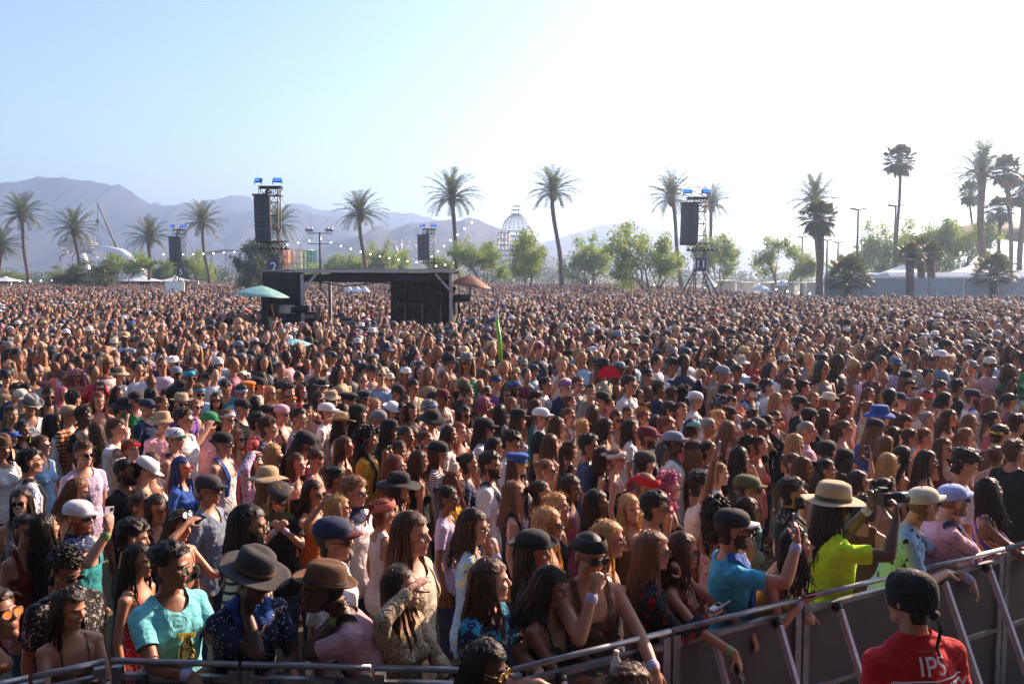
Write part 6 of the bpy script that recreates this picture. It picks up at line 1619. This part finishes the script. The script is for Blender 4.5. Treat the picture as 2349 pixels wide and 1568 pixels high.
def assign_labels():
    bs = [base(d) for d in NEAR]; cnt = {}
    for b in bs: cnt[b] = cnt.get(b, 0)+1
    full = ['person in '+b+((', '+', '.join(extra(d))) if extra(d) else '') for b, d in zip(bs, NEAR)]; full = [f if len(f.split()) < 17 else 'person in '+b for f, b in zip(full, bs)]; fc = {}
    for f in full: fc[f] = fc.get(f, 0)+1
    used = set(f for f in full if fc[f] == 1)
    for i, d in enumerate(NEAR):
        lab = full[i]
        if fc[full[i]] > 1:
            c = sorted((j for j in range(len(NEAR)) if j != i and cnt[bs[j]] == 1), key=lambda j: ((NEAR[j]['px']-d['px'])**2+(NEAR[j]['py']-d['py'])**2)); lab = None
            for j in c[:30]:
                q = NEAR[j]; dx, dy = q['px']-d['px'], q['py']-d['py']
                rel = ('left of' if dx > 0 else 'right of') if abs(dx) > abs(dy) else ('behind' if dy > 0 else 'in front of')
                for root in (full[i], 'person in '+bs[i]):
                    l = root+', '+rel+' the '+bs[j]
                    if len(l.split()) <= 16 and l not in used: lab = l; break
                if lab: break
            lab = lab or full[i]; used.add(lab)
        d['label'] = lab
assign_labels()
PV = {'m': [(0, 0, 0, 0), (.22, .06, 0, 0), (-.2, -.05, 0, .04), (.1, .1, 1, -.05), (-.1, 0, 0, .05)], 'w': [(0, 0, 0, 0), (.22, .08, 1, .05), (-.2, .02, 0, -.05), (.1, -.06, 0, .08), (-.12, .1, 0, -.04)]}
GROUP = 'concert goers behind the barrier'
for i, d in enumerate(NEAR):
    yw, pi_, sm, rl = PV[d['sex']][int(abs(d['px'])*7+i) % 5]; p = d.get('p', ['down', 'down']); lean = 0.0; uniq = d['F'] or p != ['down', 'down'] or 'pitch' in d
    az = d['az'] if d['az'] is not None else math.atan2(STAGE[0]-d['x'], STAGE[1]-d['y'])+rp_.gauss(0, .27)
    sc0 = .985 if d['sex'] == 'm' else .93
    if d['F']:
        lean = math.acos(max(.80, min(1, (d['z']/sc0-.95)/.70))); face = az; az = face if 'rail' not in p and 'over' not in p else face+.35*(math.pi-face if face < math.pi else 0); yw = az-face if face < math.pi else 0; yw = -yw
        if 'rail' in p or 'over' in p or True: pi_ = lean*.6
        rl = 0; sm = 0
    if 'pitch' in d: pi_ = d['pitch']+(lean*.3 if d['F'] else 0)
    if 'smile' in d['opt']: sm = 1
    vox = .0065 if d['F'] else (.0075 if uniq else .009)
    b = get_body(d['sex'], p[0], p[1], lean, yw, pi_, rl, vox, sm, 1.08 if d['sex'] == 'm' and (int(d['px']) % 3 == 0) and uniq else 1.0)
    s = max(.86, min(1.12, d['z']/b.hc[2])); hx, hy = b.hc[0]*s, b.hc[1]*s; ca, sa = math.cos(az), math.sin(az)
    rx, ry = d['x']-(hx*ca+hy*sa), d['y']-(-hx*sa+hy*ca)
    if d['F']:
        for _ in range(40):
            if ry-rail_y(rx) > .29: break
            d['y'] += .03; d['x'] = d['r'][0]*d['y']; d['z'] = CAMH+d['r'][2]*d['y']; s = max(.86, min(1.12, d['z']/b.hc[2])); hx, hy = b.hc[0]*s, b.hc[1]*s; rx, ry = d['x']-(hx*ca+hy*sa), d['y']-(-hx*sa+hy*ca)
    if d['hair'][0] == 'l' and d['sex'] == 'w' and i % 3 == 1: d['hair'] = 'w'+d['hair'][1]
    root, b, Mw = person(rx, ry, az, d['sex'], d['hair'], d.get('hat'), d.get('g'), d['top'], d.get('skin', 2), p[0], p[1], lean, yw, pi_, rl, d['z'], vox, sm,
        1.08 if d['sex'] == 'm' and (int(d['px']) % 3 == 0) and uniq else 1.0, 'beard' in d['opt'], d.get('wr', 0), d['label'], d.get('bp'), d.get('trim'), GROUP, i < 110, True, 'mask' in d['opt'], d.get('sc'), 'up' in d['opt'], None, i)
    d['root'] = root; d['Mw'] = Mw; d['b'] = b
    if d['top'] == 'tee/cyan':
        bvt = BVHTree.FromPolygons([v.co for v in root.children[1].data.vertices], [p.vertices for p in root.children[1].data.polygons]); zc_ = .95+.33*math.cos(lean); yb_ = .33*math.sin(lean)
        for nm, cc, pts in (('yellow_print', 'yellow', [(-.05, .06), (.05, .085), (.055, .05), (.02, .04), (.05, .0), (.06, -.10), (.0, -.06), (-.06, -.10), (-.035, .0), (-.02, .035), (-.055, .03)]), ('green_print', 'olive', [(-.02, .045), (.02, .05), (.03, .0), (.035, -.06), (.0, -.08), (-.035, -.05), (-.025, .0)])):
            mm = bpy.data.meshes.new(nm); off_ = .006 if nm[0] == 'y' else .009; P3 = []; F3 = []
            import mathutils.geometry as mg
            tri = mg.tessellate_polygon([[Vector((a_, b2, 0)) for a_, b2 in pts]]); bm_ = bmesh.new(); vs_ = [bm_.verts.new((a_, 0, b2)) for a_, b2 in pts]
            for t3 in tri: bm_.faces.new([vs_[q] for q in t3])
            bmesh.ops.subdivide_edges(bm_, edges=bm_.edges[:], cuts=4, use_grid_fill=True); bmesh.ops.triangulate(bm_, faces=bm_.faces[:])
            for v in bm_.verts: h = bvt.ray_cast(Vector((v.co.x+.03, 1.2, zc_-.02+v.co.z)), Vector((0, -1, 0)))[0]; v.co = Vector((v.co.x+.03, (h[1] if h else .2)+off_, zc_-.02+v.co.z))
            bm_.to_mesh(mm); bm_.free(); mm.materials.append(cloth_mat(cc)); link(bpy.data.objects.new(nm, mm), root)
    who = 'the person in '+base(d)
    if d.get('ph'): held(Mw, b, 1, 'phone', '%s phone held by %s' % (d['ph'], who))
    if d.get('ph2'): held(Mw, b, -1, 'phone', '%s phone in the lowered hand of %s' % (d['ph2'], who))
    hm = Matrix.Translation(b.hc) @ Matrix(b.Rh.tolist()).to_4x4() @ Matrix.Scale(b.hs, 4)
    if 'word' in d:
        tm = text_mesh(d['word'], .034, M_SIGNW, .001); o = bpy.data.objects.new('cap_lettering', tm); link(o, root)
        for v in tm.vertices: a = v.co.x/.11; v.co = Vector((.104*math.sin(a), -.008+.121*math.cos(a)*(1-.2*(v.co.y+.02)), .083+v.co.y))
        for v in tm.vertices: v.co.x, v.co.y = v.co.x*.98, v.co.y
        o.matrix_basis = hm @ Matrix.Scale(1.04, 4)
    if 'earr' in d['opt']:
        for sd in (-1, 1): m = MB(); m.tube([(sd*.086, -.005, -.035), (sd*.088, -.005, -.06), (sd*.088, -.005, -.10)], [.003, .007, .003], 6); m.build('earring', M_ALU, root).matrix_basis = hm
    if 'lanyard' in d['opt'] or 'flag' in d['opt']:
        U = b.U
        if 'flag' in d['opt']:
            for nm, c, lo, hi in (('flag_blue_stripe', 'blue', .02, .13), ('flag_white_stripe', 'white', -.06, .02), ('flag_red_stripe', 'red', -.13, -.06)):
                mk = (~b.ishead) & (~b.isarm) & (U[:, 1] > -.04) & (U[:, 0] > lo) & (U[:, 0] <= hi+.004) & (U[:, 2] > .95) & (U[:, 2] < 1.5); PP, QQ = submesh(b, mk, .034, 3, .014, 3); o = bpy.data.objects.new(nm, raw_mesh(nm, PP, QQ, [cloth_mat(c)], True)); link(o, root)
        else:
            m = MB(); m.bar((.05, .145, 1.36), (.02, .155, 1.02), .026, .004, (0, 1, 0)); m.build('lanyard', cloth_mat('navy'), root, False)
# camera raised by the person in neon, and a water bottle
dn = [d for d in NEAR if 'cam' in d['opt']][0]; g, hd, pn, Wr, fd, wr = dn['b'].grip[1]; g2 = dn['b'].grip[-1][0]; c = dn['Mw'] @ Vector(((g+g2)/2+np.array((0, .02, .03))))
t = thing('camera', 'black camera with long lens held up by the person in neon yellow', 'camera', tuple(c), -dn['Mw'].to_euler().z*-1); m = MB(); m.box((0, 0, 0), (.13, .06, .09)); m.box((0, 0, .055), (.05, .05, .03)); m.build('body', M_STEEL, t, False); m = MB(); m.tube([(0, .03, 0), (0, .08, 0), (0, .085, 0), (0, .17, 0)], [.034, .034, .038, .040], 16); m.build('lens', M_PHONE, t)
dbt = [d for d in NEAR if 'bottle' in d['opt']][0]; c = dbt['Mw'] @ Vector(dbt['b'].grip[1][0]); bottle(c[0]+.05, c[1]-.05, c[2]-.02, 'clear water bottle standing by the folded arms of the person in earrings')

# --- people in the pit and on the platforms
d_ = 3.82; hx_, hy_, hz_ = atd(2066, 1376, d_); gb = get_body('m', 'down', 'down', 0.04, -.25, .0, 0, .006, 0, 1.05); az = R(-16)
s_ = hz_/gb.hc[2]; root, b, Mw = person(hx_+.06, hy_-.02, az, 'm', 'uk', None, None, 'shirt/red', 2, 'down', 'down', .04, -.25, 0.0, 0, hz_, .006, 0, 1.05, False, 0, 'person in red security polo and black head wrap in the pit, back turned', None, None, None, True, True)
hm = Matrix.Translation(b.hc) @ Matrix(b.Rh.tolist()).to_4x4()
m = MB(); crown(m, .087, .106, .022, [(-.05, .97), (-.02, 1.02), (.02, 1.03), (.05, .99), (.075, .86), (.093, .62), (.103, .3), (.105, .04)]); m.ell((0, -.112, -.03), (.03, .018, .02)); m.tube([(0, -.118, -.03), (.012, -.135, -.09), (-.004, -.13, -.16), (.004, -.14, -.19)], [.016, .012, .010, .012], 8, flat=.5); o = m.build('head_wrap', cloth_mat('black'), root); o.matrix_basis = hm
U = b.U; mk = (~b.ishead) & (~b.isarm) & (U[:, 2] > 1.465) & (U[:, 2] < 1.525) & (np.sqrt(U[:, 0]**2+(U[:, 1]+.01)**2) < .13); PP, QQ = submesh(b, mk, .016, 4, .001, 9); link(bpy.data.objects.new('collar', raw_mesh('collar', PP, QQ, [cloth_mat('red')], True)), root)
shirt = [c for c in root.children if c.name.startswith('shirt')][0]; bv = BVHTree.FromPolygons([v.co for v in shirt.data.vertices], [p.vertices for p in shirt.data.polygons])
def onback(body, size, x0, z0, arc=0.0, ex=.0):
    tm = text_mesh(body, size, M_SIGNW, .0)
    bmx = __import__('bmesh').new(); bmx.from_mesh(tm); __import__('bmesh').ops.triangulate(bmx, faces=bmx.faces); __import__('bmesh').ops.subdivide_edges(bmx, edges=[e for e in bmx.edges if e.calc_length() > .012], cuts=2); bmx.to_mesh(tm); bmx.free()
    for v in tm.vertices:
        x = -(v.co.x)+x0; z = z0+v.co.y-arc*v.co.x**2; h = bv.ray_cast(Vector((-x, -1, z)), Vector((0, 1, 0)))[0]; v.co = Vector((-x, (h[1] if h else -.14)-.009, z))
    return link(bpy.data.objects.new('back_lettering', tm), root)
onback('IPS', .105, 0, 1.415); onback('SECURITY', .092, 0, 1.315, .25)
tm = MB(); tm.box((0, 0, 0), (.34, .001, .005)); VV, FF = tm.arr(); VV = np.array([(x, -.0, z) for x in np.linspace(-.17, .17, 25) for z in (-.003, .003)]); VV2 = []
for p in VV: h = bv.ray_cast(Vector((p[0], -1, 1.365+p[2]-.25*p[0]**2)), Vector((0, 1, 0)))[0]; VV2.append((p[0], (h[1] if h else -.14)-.009, 1.365+p[2]-.25*p[0]**2))
link(bpy.data.objects.new('back_line', raw_mesh('back_line', VV2, [(2*i, 2*i+2, 2*i+3, 2*i+1) for i in range(24)], [M_SIGNW], False)), root)
hx_, hy_, hz_ = atd(1112, 1526, 3.75); person(hx_, hy_, R(118), 'w', 'lk', None, 'y', 'tee/black', 4, 'down', 'down', 0, 0, -.2, 0, hz_, .0065, 0, 1.0, False, 0, 'person with tan framed sunglasses in the pit, cut by the bottom edge', None, None, None, True, True)
hx_, hy_, hz_ = atd(1437, 1592, 3.55); person(hx_, hy_, R(60), 'm', 'sb', None, None, 'tee/black', 2, 'down', 'down', 0, 0, -.1, 0, hz_, .0075, 0, 1.0, False, 0, 'person in the pit of whom only the hair shows at the bottom edge', None, None, None, True, True)
for (x, y, z, a, lb) in ((px_-.15, py_-.05, 2.62, 60, 'camera operator in black beside the video camera on the left platform'), (qx_-.35, qy_+.35, 2.55, 100, 'camera operator in black on the platform under the brown umbrella')):
    r_, b_, M_ = person(x, y, R(a), 'm', 'sk', ('cap', 'black'), None, 'tee/black', 2, 'down', 'down', 0, 0, 0, 0, 1.62, .010, 0, 1.0, False, 0, lb, None, None, None, False, True); r_.location.z = .99

# --- the crowd behind them: far too many to count, one object
def lod(kind, hair, hat, glass, arms, fine):
    mb = MB(); nu, nv = (12, 8) if fine else (7, 5)
    def a(mi): mb.mi = mi; return mb
    if fine:
        a(0).ell((0, .005, 1.655), (.074, .092, .108), None, nu, nv); a(0).ell((0, .04, 1.60), (.05, .055, .062), None, 8, 6); a(0).ell((0, .105, 1.638), (.012, .014, .02), None, 5, 4); a(5).ell((0, .094, 1.592), (.022, .008, .007), None, 5, 3)
        for s in (-1, 1): a(0).ell((s*.078, -.005, 1.64), (.01, .018, .03), None, 5, 4)
    else: a(0).ell((0, .01, 1.645), (.072, .095, .115), None, nu, nv)
    a(0).tube([(0, -.01, 1.45), (0, 0, 1.58)], .052, 6, False)
    n = 12 if fine else 7; sh = .20 if kind == 'm' else .17; T_ = [(0.0, .13, .10), (.45, .16, .11)] 
    a(4).rings([[(rx*math.cos(q), ry*math.sin(q), z) for q in np.linspace(0, 6.2832, n, endpoint=False)] for z, rx, ry in ((.02, .13, .10), (.5, .15, .10), (.92, .17, .12))])
    lowt = .80 if kind == 'm' else .95; topz = 1.47 if arms[2] else 1.40
    a(2).rings([[(rx*math.cos(q), ry*math.sin(q), z) for q in np.linspace(0, 6.2832, n, endpoint=False)] for z, rx, ry in ((lowt, .175, .13), (1.1, .155, .115), (1.3, .185, .128), (1.40, sh-.01, .10))]+([[(.10*math.cos(q), .07*math.sin(q), 1.468) for q in np.linspace(0, 6.2832, n, endpoint=False)]] if arms[2] else []))
    if not arms[2]: a(0).rings([[(rx*math.cos(q), ry*math.sin(q), z) for q in np.linspace(0, 6.2832, n, endpoint=False)] for z, rx, ry in ((1.38, sh-.015, .095), (1.43, .12, .08), (1.475, .06, .055))])
    if kind == 'w': 
        for s in (-1, 1): a(2).ell((s*.065, .085, 1.26), (.055, .05, .055), None, 6, 4)
    for s, mode in ((-1, arms[0]), (1, arms[1])):
        S = (s*sh, 0, 1.40); E, H = {'down': ((s*.25, -.03, 1.12), (s*.24, .08, .88)), 'up': ((s*.30, .12, 1.55), (s*.18, .18, 1.85)), 'fold': ((s*.26, .02, 1.13), (s*.03, .24, 1.22)), 'phone': ((s*.24, .22, 1.28), (s*.08, .34, 1.55))}[mode]
        k = 6 if fine else 4; half = tuple(S[i]*.4+E[i]*.6 for i in range(3)); a(2 if arms[2] else 0).tube([S, half], [.062, .056], k); a(0).tube([half, E, H], [.045, .042, .03], k)
        if fine: a(0).ell(H, (.035, .035, .05), None, 5, 4)
    g_ = np.random.default_rng(hash_s(kind+hair)+len(mb.V))
    if hair != 'n' and not (hat in ('cap', 'fedora', 'bucket') and hair == 's' and not fine):
        m2 = MB(); m2.ell((0, -.018, 1.675), (.084, .098, .105), None, nu+2, nv+1); V, F = m2.arr(); V = V+g_.normal(0, .004, V.shape)
        F = [f for f in F if not (np.mean([V[i][1] for i in f]) > .042 and np.mean([V[i][2] for i in f]) < 1.695) and np.mean([V[i][2] for i in f]) > 1.60]; mb.mi = 1; mb.add(V, F)
        if hair == 'l':
            for q in np.linspace(R(88), R(272), 9 if fine else 5): x_, y_ = .085*math.sin(q), .10*math.cos(q)-.01; a(1).tube([(x_*.9, y_*.9, 1.73), (x_*1.08, y_*1.08, 1.62), (x_*1.2+g_.normal(0, .01), y_*1.15, 1.48), (x_*1.25+g_.normal(0, .015), y_*1.3-.01, 1.33+g_.normal(0, .03))], [.03, .036, .034, .012], 5 if fine else 4)
        if hair == 'b': a(1).ell((0, -.12, 1.73), .04, None, 7, 5)
        if hair == 'c':
            for _ in range(26 if fine else 8): q = g_.normal(0, 1, 3); q /= np.linalg.norm(q); q[2] = abs(q[2]); q[1] = min(q[1], .5); a(1).ell(np.array((0, -.02, 1.69))+q*np.array((.09, .1, .095)), .026, None, 5, 4)
    if glass:
        for s in (-1, 1): a(5).ell((s*.032, .092, 1.648), (.026, .012, .018), None, 6 if fine else 4, 4 if fine else 3)
        a(5).bar((-.07, .07, 1.655), (.07, .07, 1.655), .03, .008) if fine else None
    if hat:
        m2 = make_hat(hat) if fine else MB()
        if not fine: m2.ell((0, -.008, .07), (.095, .112, .06), None, 8, 5); m2.rings([[((.1+w_)*math.cos(q), (.11+w_)*math.sin(q), .06+z_) for q in np.linspace(0, 6.2832, 8, endpoint=False)] for w_, z_ in ((0, 0), (.06 if hat != 'cap' else .0, 0), (0, .01))], False, False); (m2.box((0, .13, .06), (.13, .08, .008)) if hat == 'cap' else None)
        V, F = m2.arr(); mb.mi = 3; mb.add(V*1.0+np.array((0, 0, 1.645)), F)
    V, F = mb.arr(); tri = []; mi = []
    for f, q in zip(F, mb.M):
        for k in range(1, len(f)-1): tri.append((f[0], f[k], f[k+1])); mi.append(q)
    tri = np.array(tri); vp = np.zeros(len(V), int); vp[tri.ravel()] = np.repeat(mi, 3); return V, tri, vp
g = np.random.default_rng(21)
TOPW = [('black', 20), ('white', 21), ('charcoal', 6), ('grey', 7), ('navy', 7), ('lightblue', 8), ('tan', 8), ('cream', 6), ('pink', 5), ('coral', 3), ('red', 2.5), ('maroon', 4), ('blue', 3), ('teal', 1.5), ('olive', 3), ('mustard', 1.5), ('lavender', 4), ('brown', 4), ('bluegrey', 5), ('beige', 5), ('orange', .8), ('plum', 2), ('green', .8)]
HW = [('k', 30), ('d', 26), ('b', 18), ('l', 12), ('y', 11), ('g', 1.5), ('r', 3), ('p', 1)]; SW = [(1, 34), (2, 42), (3, 18), (4, 5)]
HATW = [('black', 30), ('white', 15), ('navy', 10), ('tan', 7), ('straw', 5), ('grey', 9), ('maroon', 3), ('navy', 8), ('red', 1.5), ('blue', 2), ('cream', 6), ('bluegrey', 6)]
def pick(W, n): w = np.array([x[1] for x in W], float); return g.choice(len(W), size=n, p=w/w.sum())
def crowd(pts, scale, az, fine, given=None):
    n = len(pts); var = []; combos = []
    for k in ('m', 'w'):
        for hr in (('s', 'c', 's', 's') if k == 'm' else ('l', 'b', 'l', 's')):
            for hat in (None, None, None, None, None, 'cap' if k == 'm' else None, 'cap', 'bucket' if hr == 'c' else ('fedora' if hr == 'l' and k == 'w' else 'cap')):
                for gl in (0, 1): combos.append((k, hr, hat, gl))
    arm = [('down', 'down'), ('fold', 'fold'), ('down', 'down'), ('down', 'fold'), ('down', 'down'), ('phone', 'phone'), ('down', 'down'), ('down', 'down'), ('fold', 'fold'), ('down', 'down'), ('down', 'up'), ('down', 'down'), ('down', 'fold')]
    which = g.integers(len(combos), size=n); allV, allF, allC = [], [], []; base_ = 0
    tc = np.array([C[x[0]] for x in TOPW])[pick(TOPW, n)]*g.uniform(.75, 1.1, (n, 1)); hc = np.array([HAIR[x[0]] for x in HW])[pick(HW, n)]*g.uniform(.7, 1.3, (n, 1)); sc = np.array([SKIN[x[0]] for x in SW])[pick(SW, n)]*g.uniform(.85, 1.1, (n, 1)); ac = np.array([C[x[0]] for x in HATW])[pick(HATW, n)]
    for ci, cb in enumerate(combos):
        idx = np.where(which == ci)[0]
        if len(idx) == 0: continue
        aa = arm[ci % len(arm)]; V, T, vp = lod(cb[0], cb[1], cb[2], cb[3], (aa[0], aa[1], cb[0] == 'm' or ci % 2 == 0), fine); m_ = len(idx)
        s = scale[idx][:, None]; c, sn = np.cos(az[idx])[:, None], np.sin(az[idx])[:, None]; X = (V[None, :, 0]*c+V[None, :, 1]*sn)*s+pts[idx, 0][:, None]; Y = (-V[None, :, 0]*sn+V[None, :, 1]*c)*s+pts[idx, 1][:, None]; Z = V[None, :, 2]*s
        pal = np.stack([sc[idx], hc[idx], tc[idx], ac[idx], np.tile((.06, .06, .09), (m_, 1)), np.tile((.015, .012, .012), (m_, 1))], 1)
        allV.append(np.stack([X, Y, Z], -1).reshape(-1, 3)); allC.append(pal[:, vp].reshape(-1, 3)); allF.append((T[None]+(np.arange(m_)*len(V))[:, None, None]).reshape(-1, 3)+base_); base_ += m_*len(V)
    return np.concatenate(allV), np.concatenate(allF), np.concatenate(allC)
def grid(y0, y1, sp, jit):
    P = []; row = 0; y = y0
    while y < y1:
        w = .60*y+2.5; xs_ = np.arange(-w, w, sp)+(sp/2 if row % 2 else 0); P.append(np.stack([xs_+g.normal(0, jit, len(xs_)), np.full(len(xs_), y)+g.normal(0, jit, len(xs_))], 1)); y += sp*.82; row += 1
    P = np.concatenate(P); Q3 = np.stack([P[:, 0], P[:, 1], P[:, 0]*0], 1); P = P+np.stack([vnoise(Q3, .9, 1), vnoise(Q3, .9, 2)], 1)*sp*.55; return P
HP = np.array([(d['x'], d['y']) for d in PEOPLE])
def keep(P):
    x, y = P[:, 0], P[:, 1]; k = ~((y > D0-3.4) & (y < yb+.6) & (x > xw-.6) & (x < xr+1.6)); k &= ~((y > 59.5) & (x > cm_(1890)-1.5)); k &= ~((y > 75) & (y < 92) & (x > -46) & (x < -36))
    for (tx_, ty_, r_) in TW: k &= (x-tx_)**2+(y-ty_)**2 > r_*r_
    u = PXF*x/y; hy = HOR+PXF*(CAMH-1.6)/y; near = y < 16
    k &= ~(near & (hy > 857*1024/2348))
    ok = np.ones(len(P), bool)
    for i in np.where(near)[0]:
        if ((HP-P[i])**2).sum(1).min() < .40**2: ok[i] = False
    dens = vnoise(np.stack([x*.06, y*.06, x*0], 1), 1.0, 3); k &= ~((y > 70) & (dens > .25) & (g.random(len(P)) < .55)); return k & ok
TW = [(o.location.x, o.location.y, 1.5) for o in bpy.data.objects if o.name.startswith(('speaker_tower', 'planter'))]
A_ = grid(9.0, 30, .43, .10); A_ = A_[keep(A_)]; A_ = np.concatenate([A_, np.array([(d['x'], d['y']) for d in REST]).reshape(-1, 2)])
B_ = grid(30, 62, .54, .15); B_ = B_[keep(B_)]; D_ = grid(62, 150, .95, .2); D_ = D_[keep(D_)]
Vs, Fs, Cs, bb = [], [], [], 0
for P_, fine in ((A_, True), (np.concatenate([B_, D_]), False)):
    n = len(P_); az = np.arctan2(STAGE[0]-P_[:, 0], STAGE[1]-P_[:, 1])+g.normal(0, .35, n); V, F, Cc = crowd(P_, g.normal(.965, .055, n).clip(.84, 1.12), az, fine); Vs.append(V); Fs.append(F+bb); Cs.append(Cc); bb += len(V)
V = np.concatenate(Vs); F = np.concatenate(Fs); Cc = np.concatenate(Cs); print('crowd', len(A_), len(B_), len(D_), len(F))
m_, nt, b_, N, L = nt_new('crowd_cloth_and_skin'); a = N.new('ShaderNodeAttribute'); a.attribute_name = 'tone'; nz = N.new('ShaderNodeTexNoise'); nz.inputs['Scale'].default_value = 14; nz.inputs['Detail'].default_value = 3; tc = N.new('ShaderNodeTexCoord'); L.new(tc.outputs['Object'], nz.inputs['Vector'])
mr = N.new('ShaderNodeMapRange'); mr.inputs[1].default_value = .3; mr.inputs[2].default_value = .7; mr.inputs[3].default_value = .72; mr.inputs[4].default_value = 1.15; L.new(nz.outputs['Fac'], mr.inputs[0]); vm = N.new('ShaderNodeVectorMath'); vm.operation = 'SCALE'; L.new(a.outputs['Color'], vm.inputs[0]); L.new(mr.outputs[0], vm.inputs['Scale']); L.new(vm.outputs[0], b_.inputs['Base Color']); b_.inputs['Roughness'].default_value = .6
bp = N.new('ShaderNodeBump'); bp.inputs['Strength'].default_value = .5; bp.inputs['Distance'].default_value = .03; L.new(nz.outputs['Fac'], bp.inputs['Height']); L.new(bp.outputs['Normal'], b_.inputs['Normal'])
cr = bpy.data.objects.new('crowd', raw_mesh('crowd', V, F.astype(np.int32), [m_], True, np.concatenate([Cc, np.ones((len(Cc), 1))], 1), cname='tone')); link(cr); tag(cr, 'dense festival crowd reaching back to the palms and the far edge of the field', 'crowd', kind='stuff')

# ------------------------------------------------------------------ camera, light, air
cam = bpy.data.cameras.new('camera'); co = bpy.data.objects.new('camera', cam); COL.objects.link(co); co.location = (0, 0, CAMH); co.rotation_euler = (R(90)-PITCH, 0, 0); cam.sensor_width = 36; cam.lens = 36*PXF/1024; cam.clip_end = 20000; cam.clip_start = .1; scene.camera = co
SAZ, SEL = R(47), R(26)
w = bpy.data.worlds.new('World'); scene.world = w; w.use_nodes = True; nt = w.node_tree; bg = nt.nodes['Background']; sky = nt.nodes.new('ShaderNodeTexSky'); sky.sky_type = 'NISHITA'; sky.sun_disc = False; sky.sun_elevation = SEL; sky.sun_rotation = SAZ; sky.altitude = 10; sky.air_density = 1.0; sky.dust_density = .6; sky.ozone_density = 1.6
nt.links.new(sky.outputs[0], bg.inputs[0]); bg.inputs[1].default_value = .085
s = bpy.data.lights.new('sun', 'SUN'); s.energy = 5.0; s.angle = R(.5); s.color = (1, .70, .50); so = bpy.data.objects.new('sun', s); COL.objects.link(so); so.location = (30, 20, 30); so.rotation_euler = Vector((math.sin(SAZ)*math.cos(SEL), math.cos(SAZ)*math.cos(SEL), math.sin(SEL))).to_track_quat('Z', 'Y').to_euler()
hz = MB(); hz.box((0, 1000, 79), (4200, 2100, 160)); m, nt, b, N, L = nt_new('haze_air'); pv = N.new('ShaderNodeVolumePrincipled'); pv.inputs['Density'].default_value = .00085; pv.inputs['Color'].default_value = (.52, .70, 1, 1); pv.inputs['Anisotropy'].default_value = .62; N.remove(b); L.new(pv.outputs[0], N['Material Output'].inputs['Volume'])
ho = hz.build('haze', m, None, False); tag(ho, 'thin warm haze lying over the whole field', 'haze', kind='stuff')
scene.view_settings.view_transform = 'Standard'; scene.view_settings.look = 'None'; scene.view_settings.exposure = 1.42; scene.view_settings.gamma = 1
scene.cycles.volume_bounces = 1; scene.cycles.max_bounces = 7; scene.cycles.transparent_max_bounces = 24; scene.cycles.volume_step_rate = 4
scene.cycles.use_denoising = True
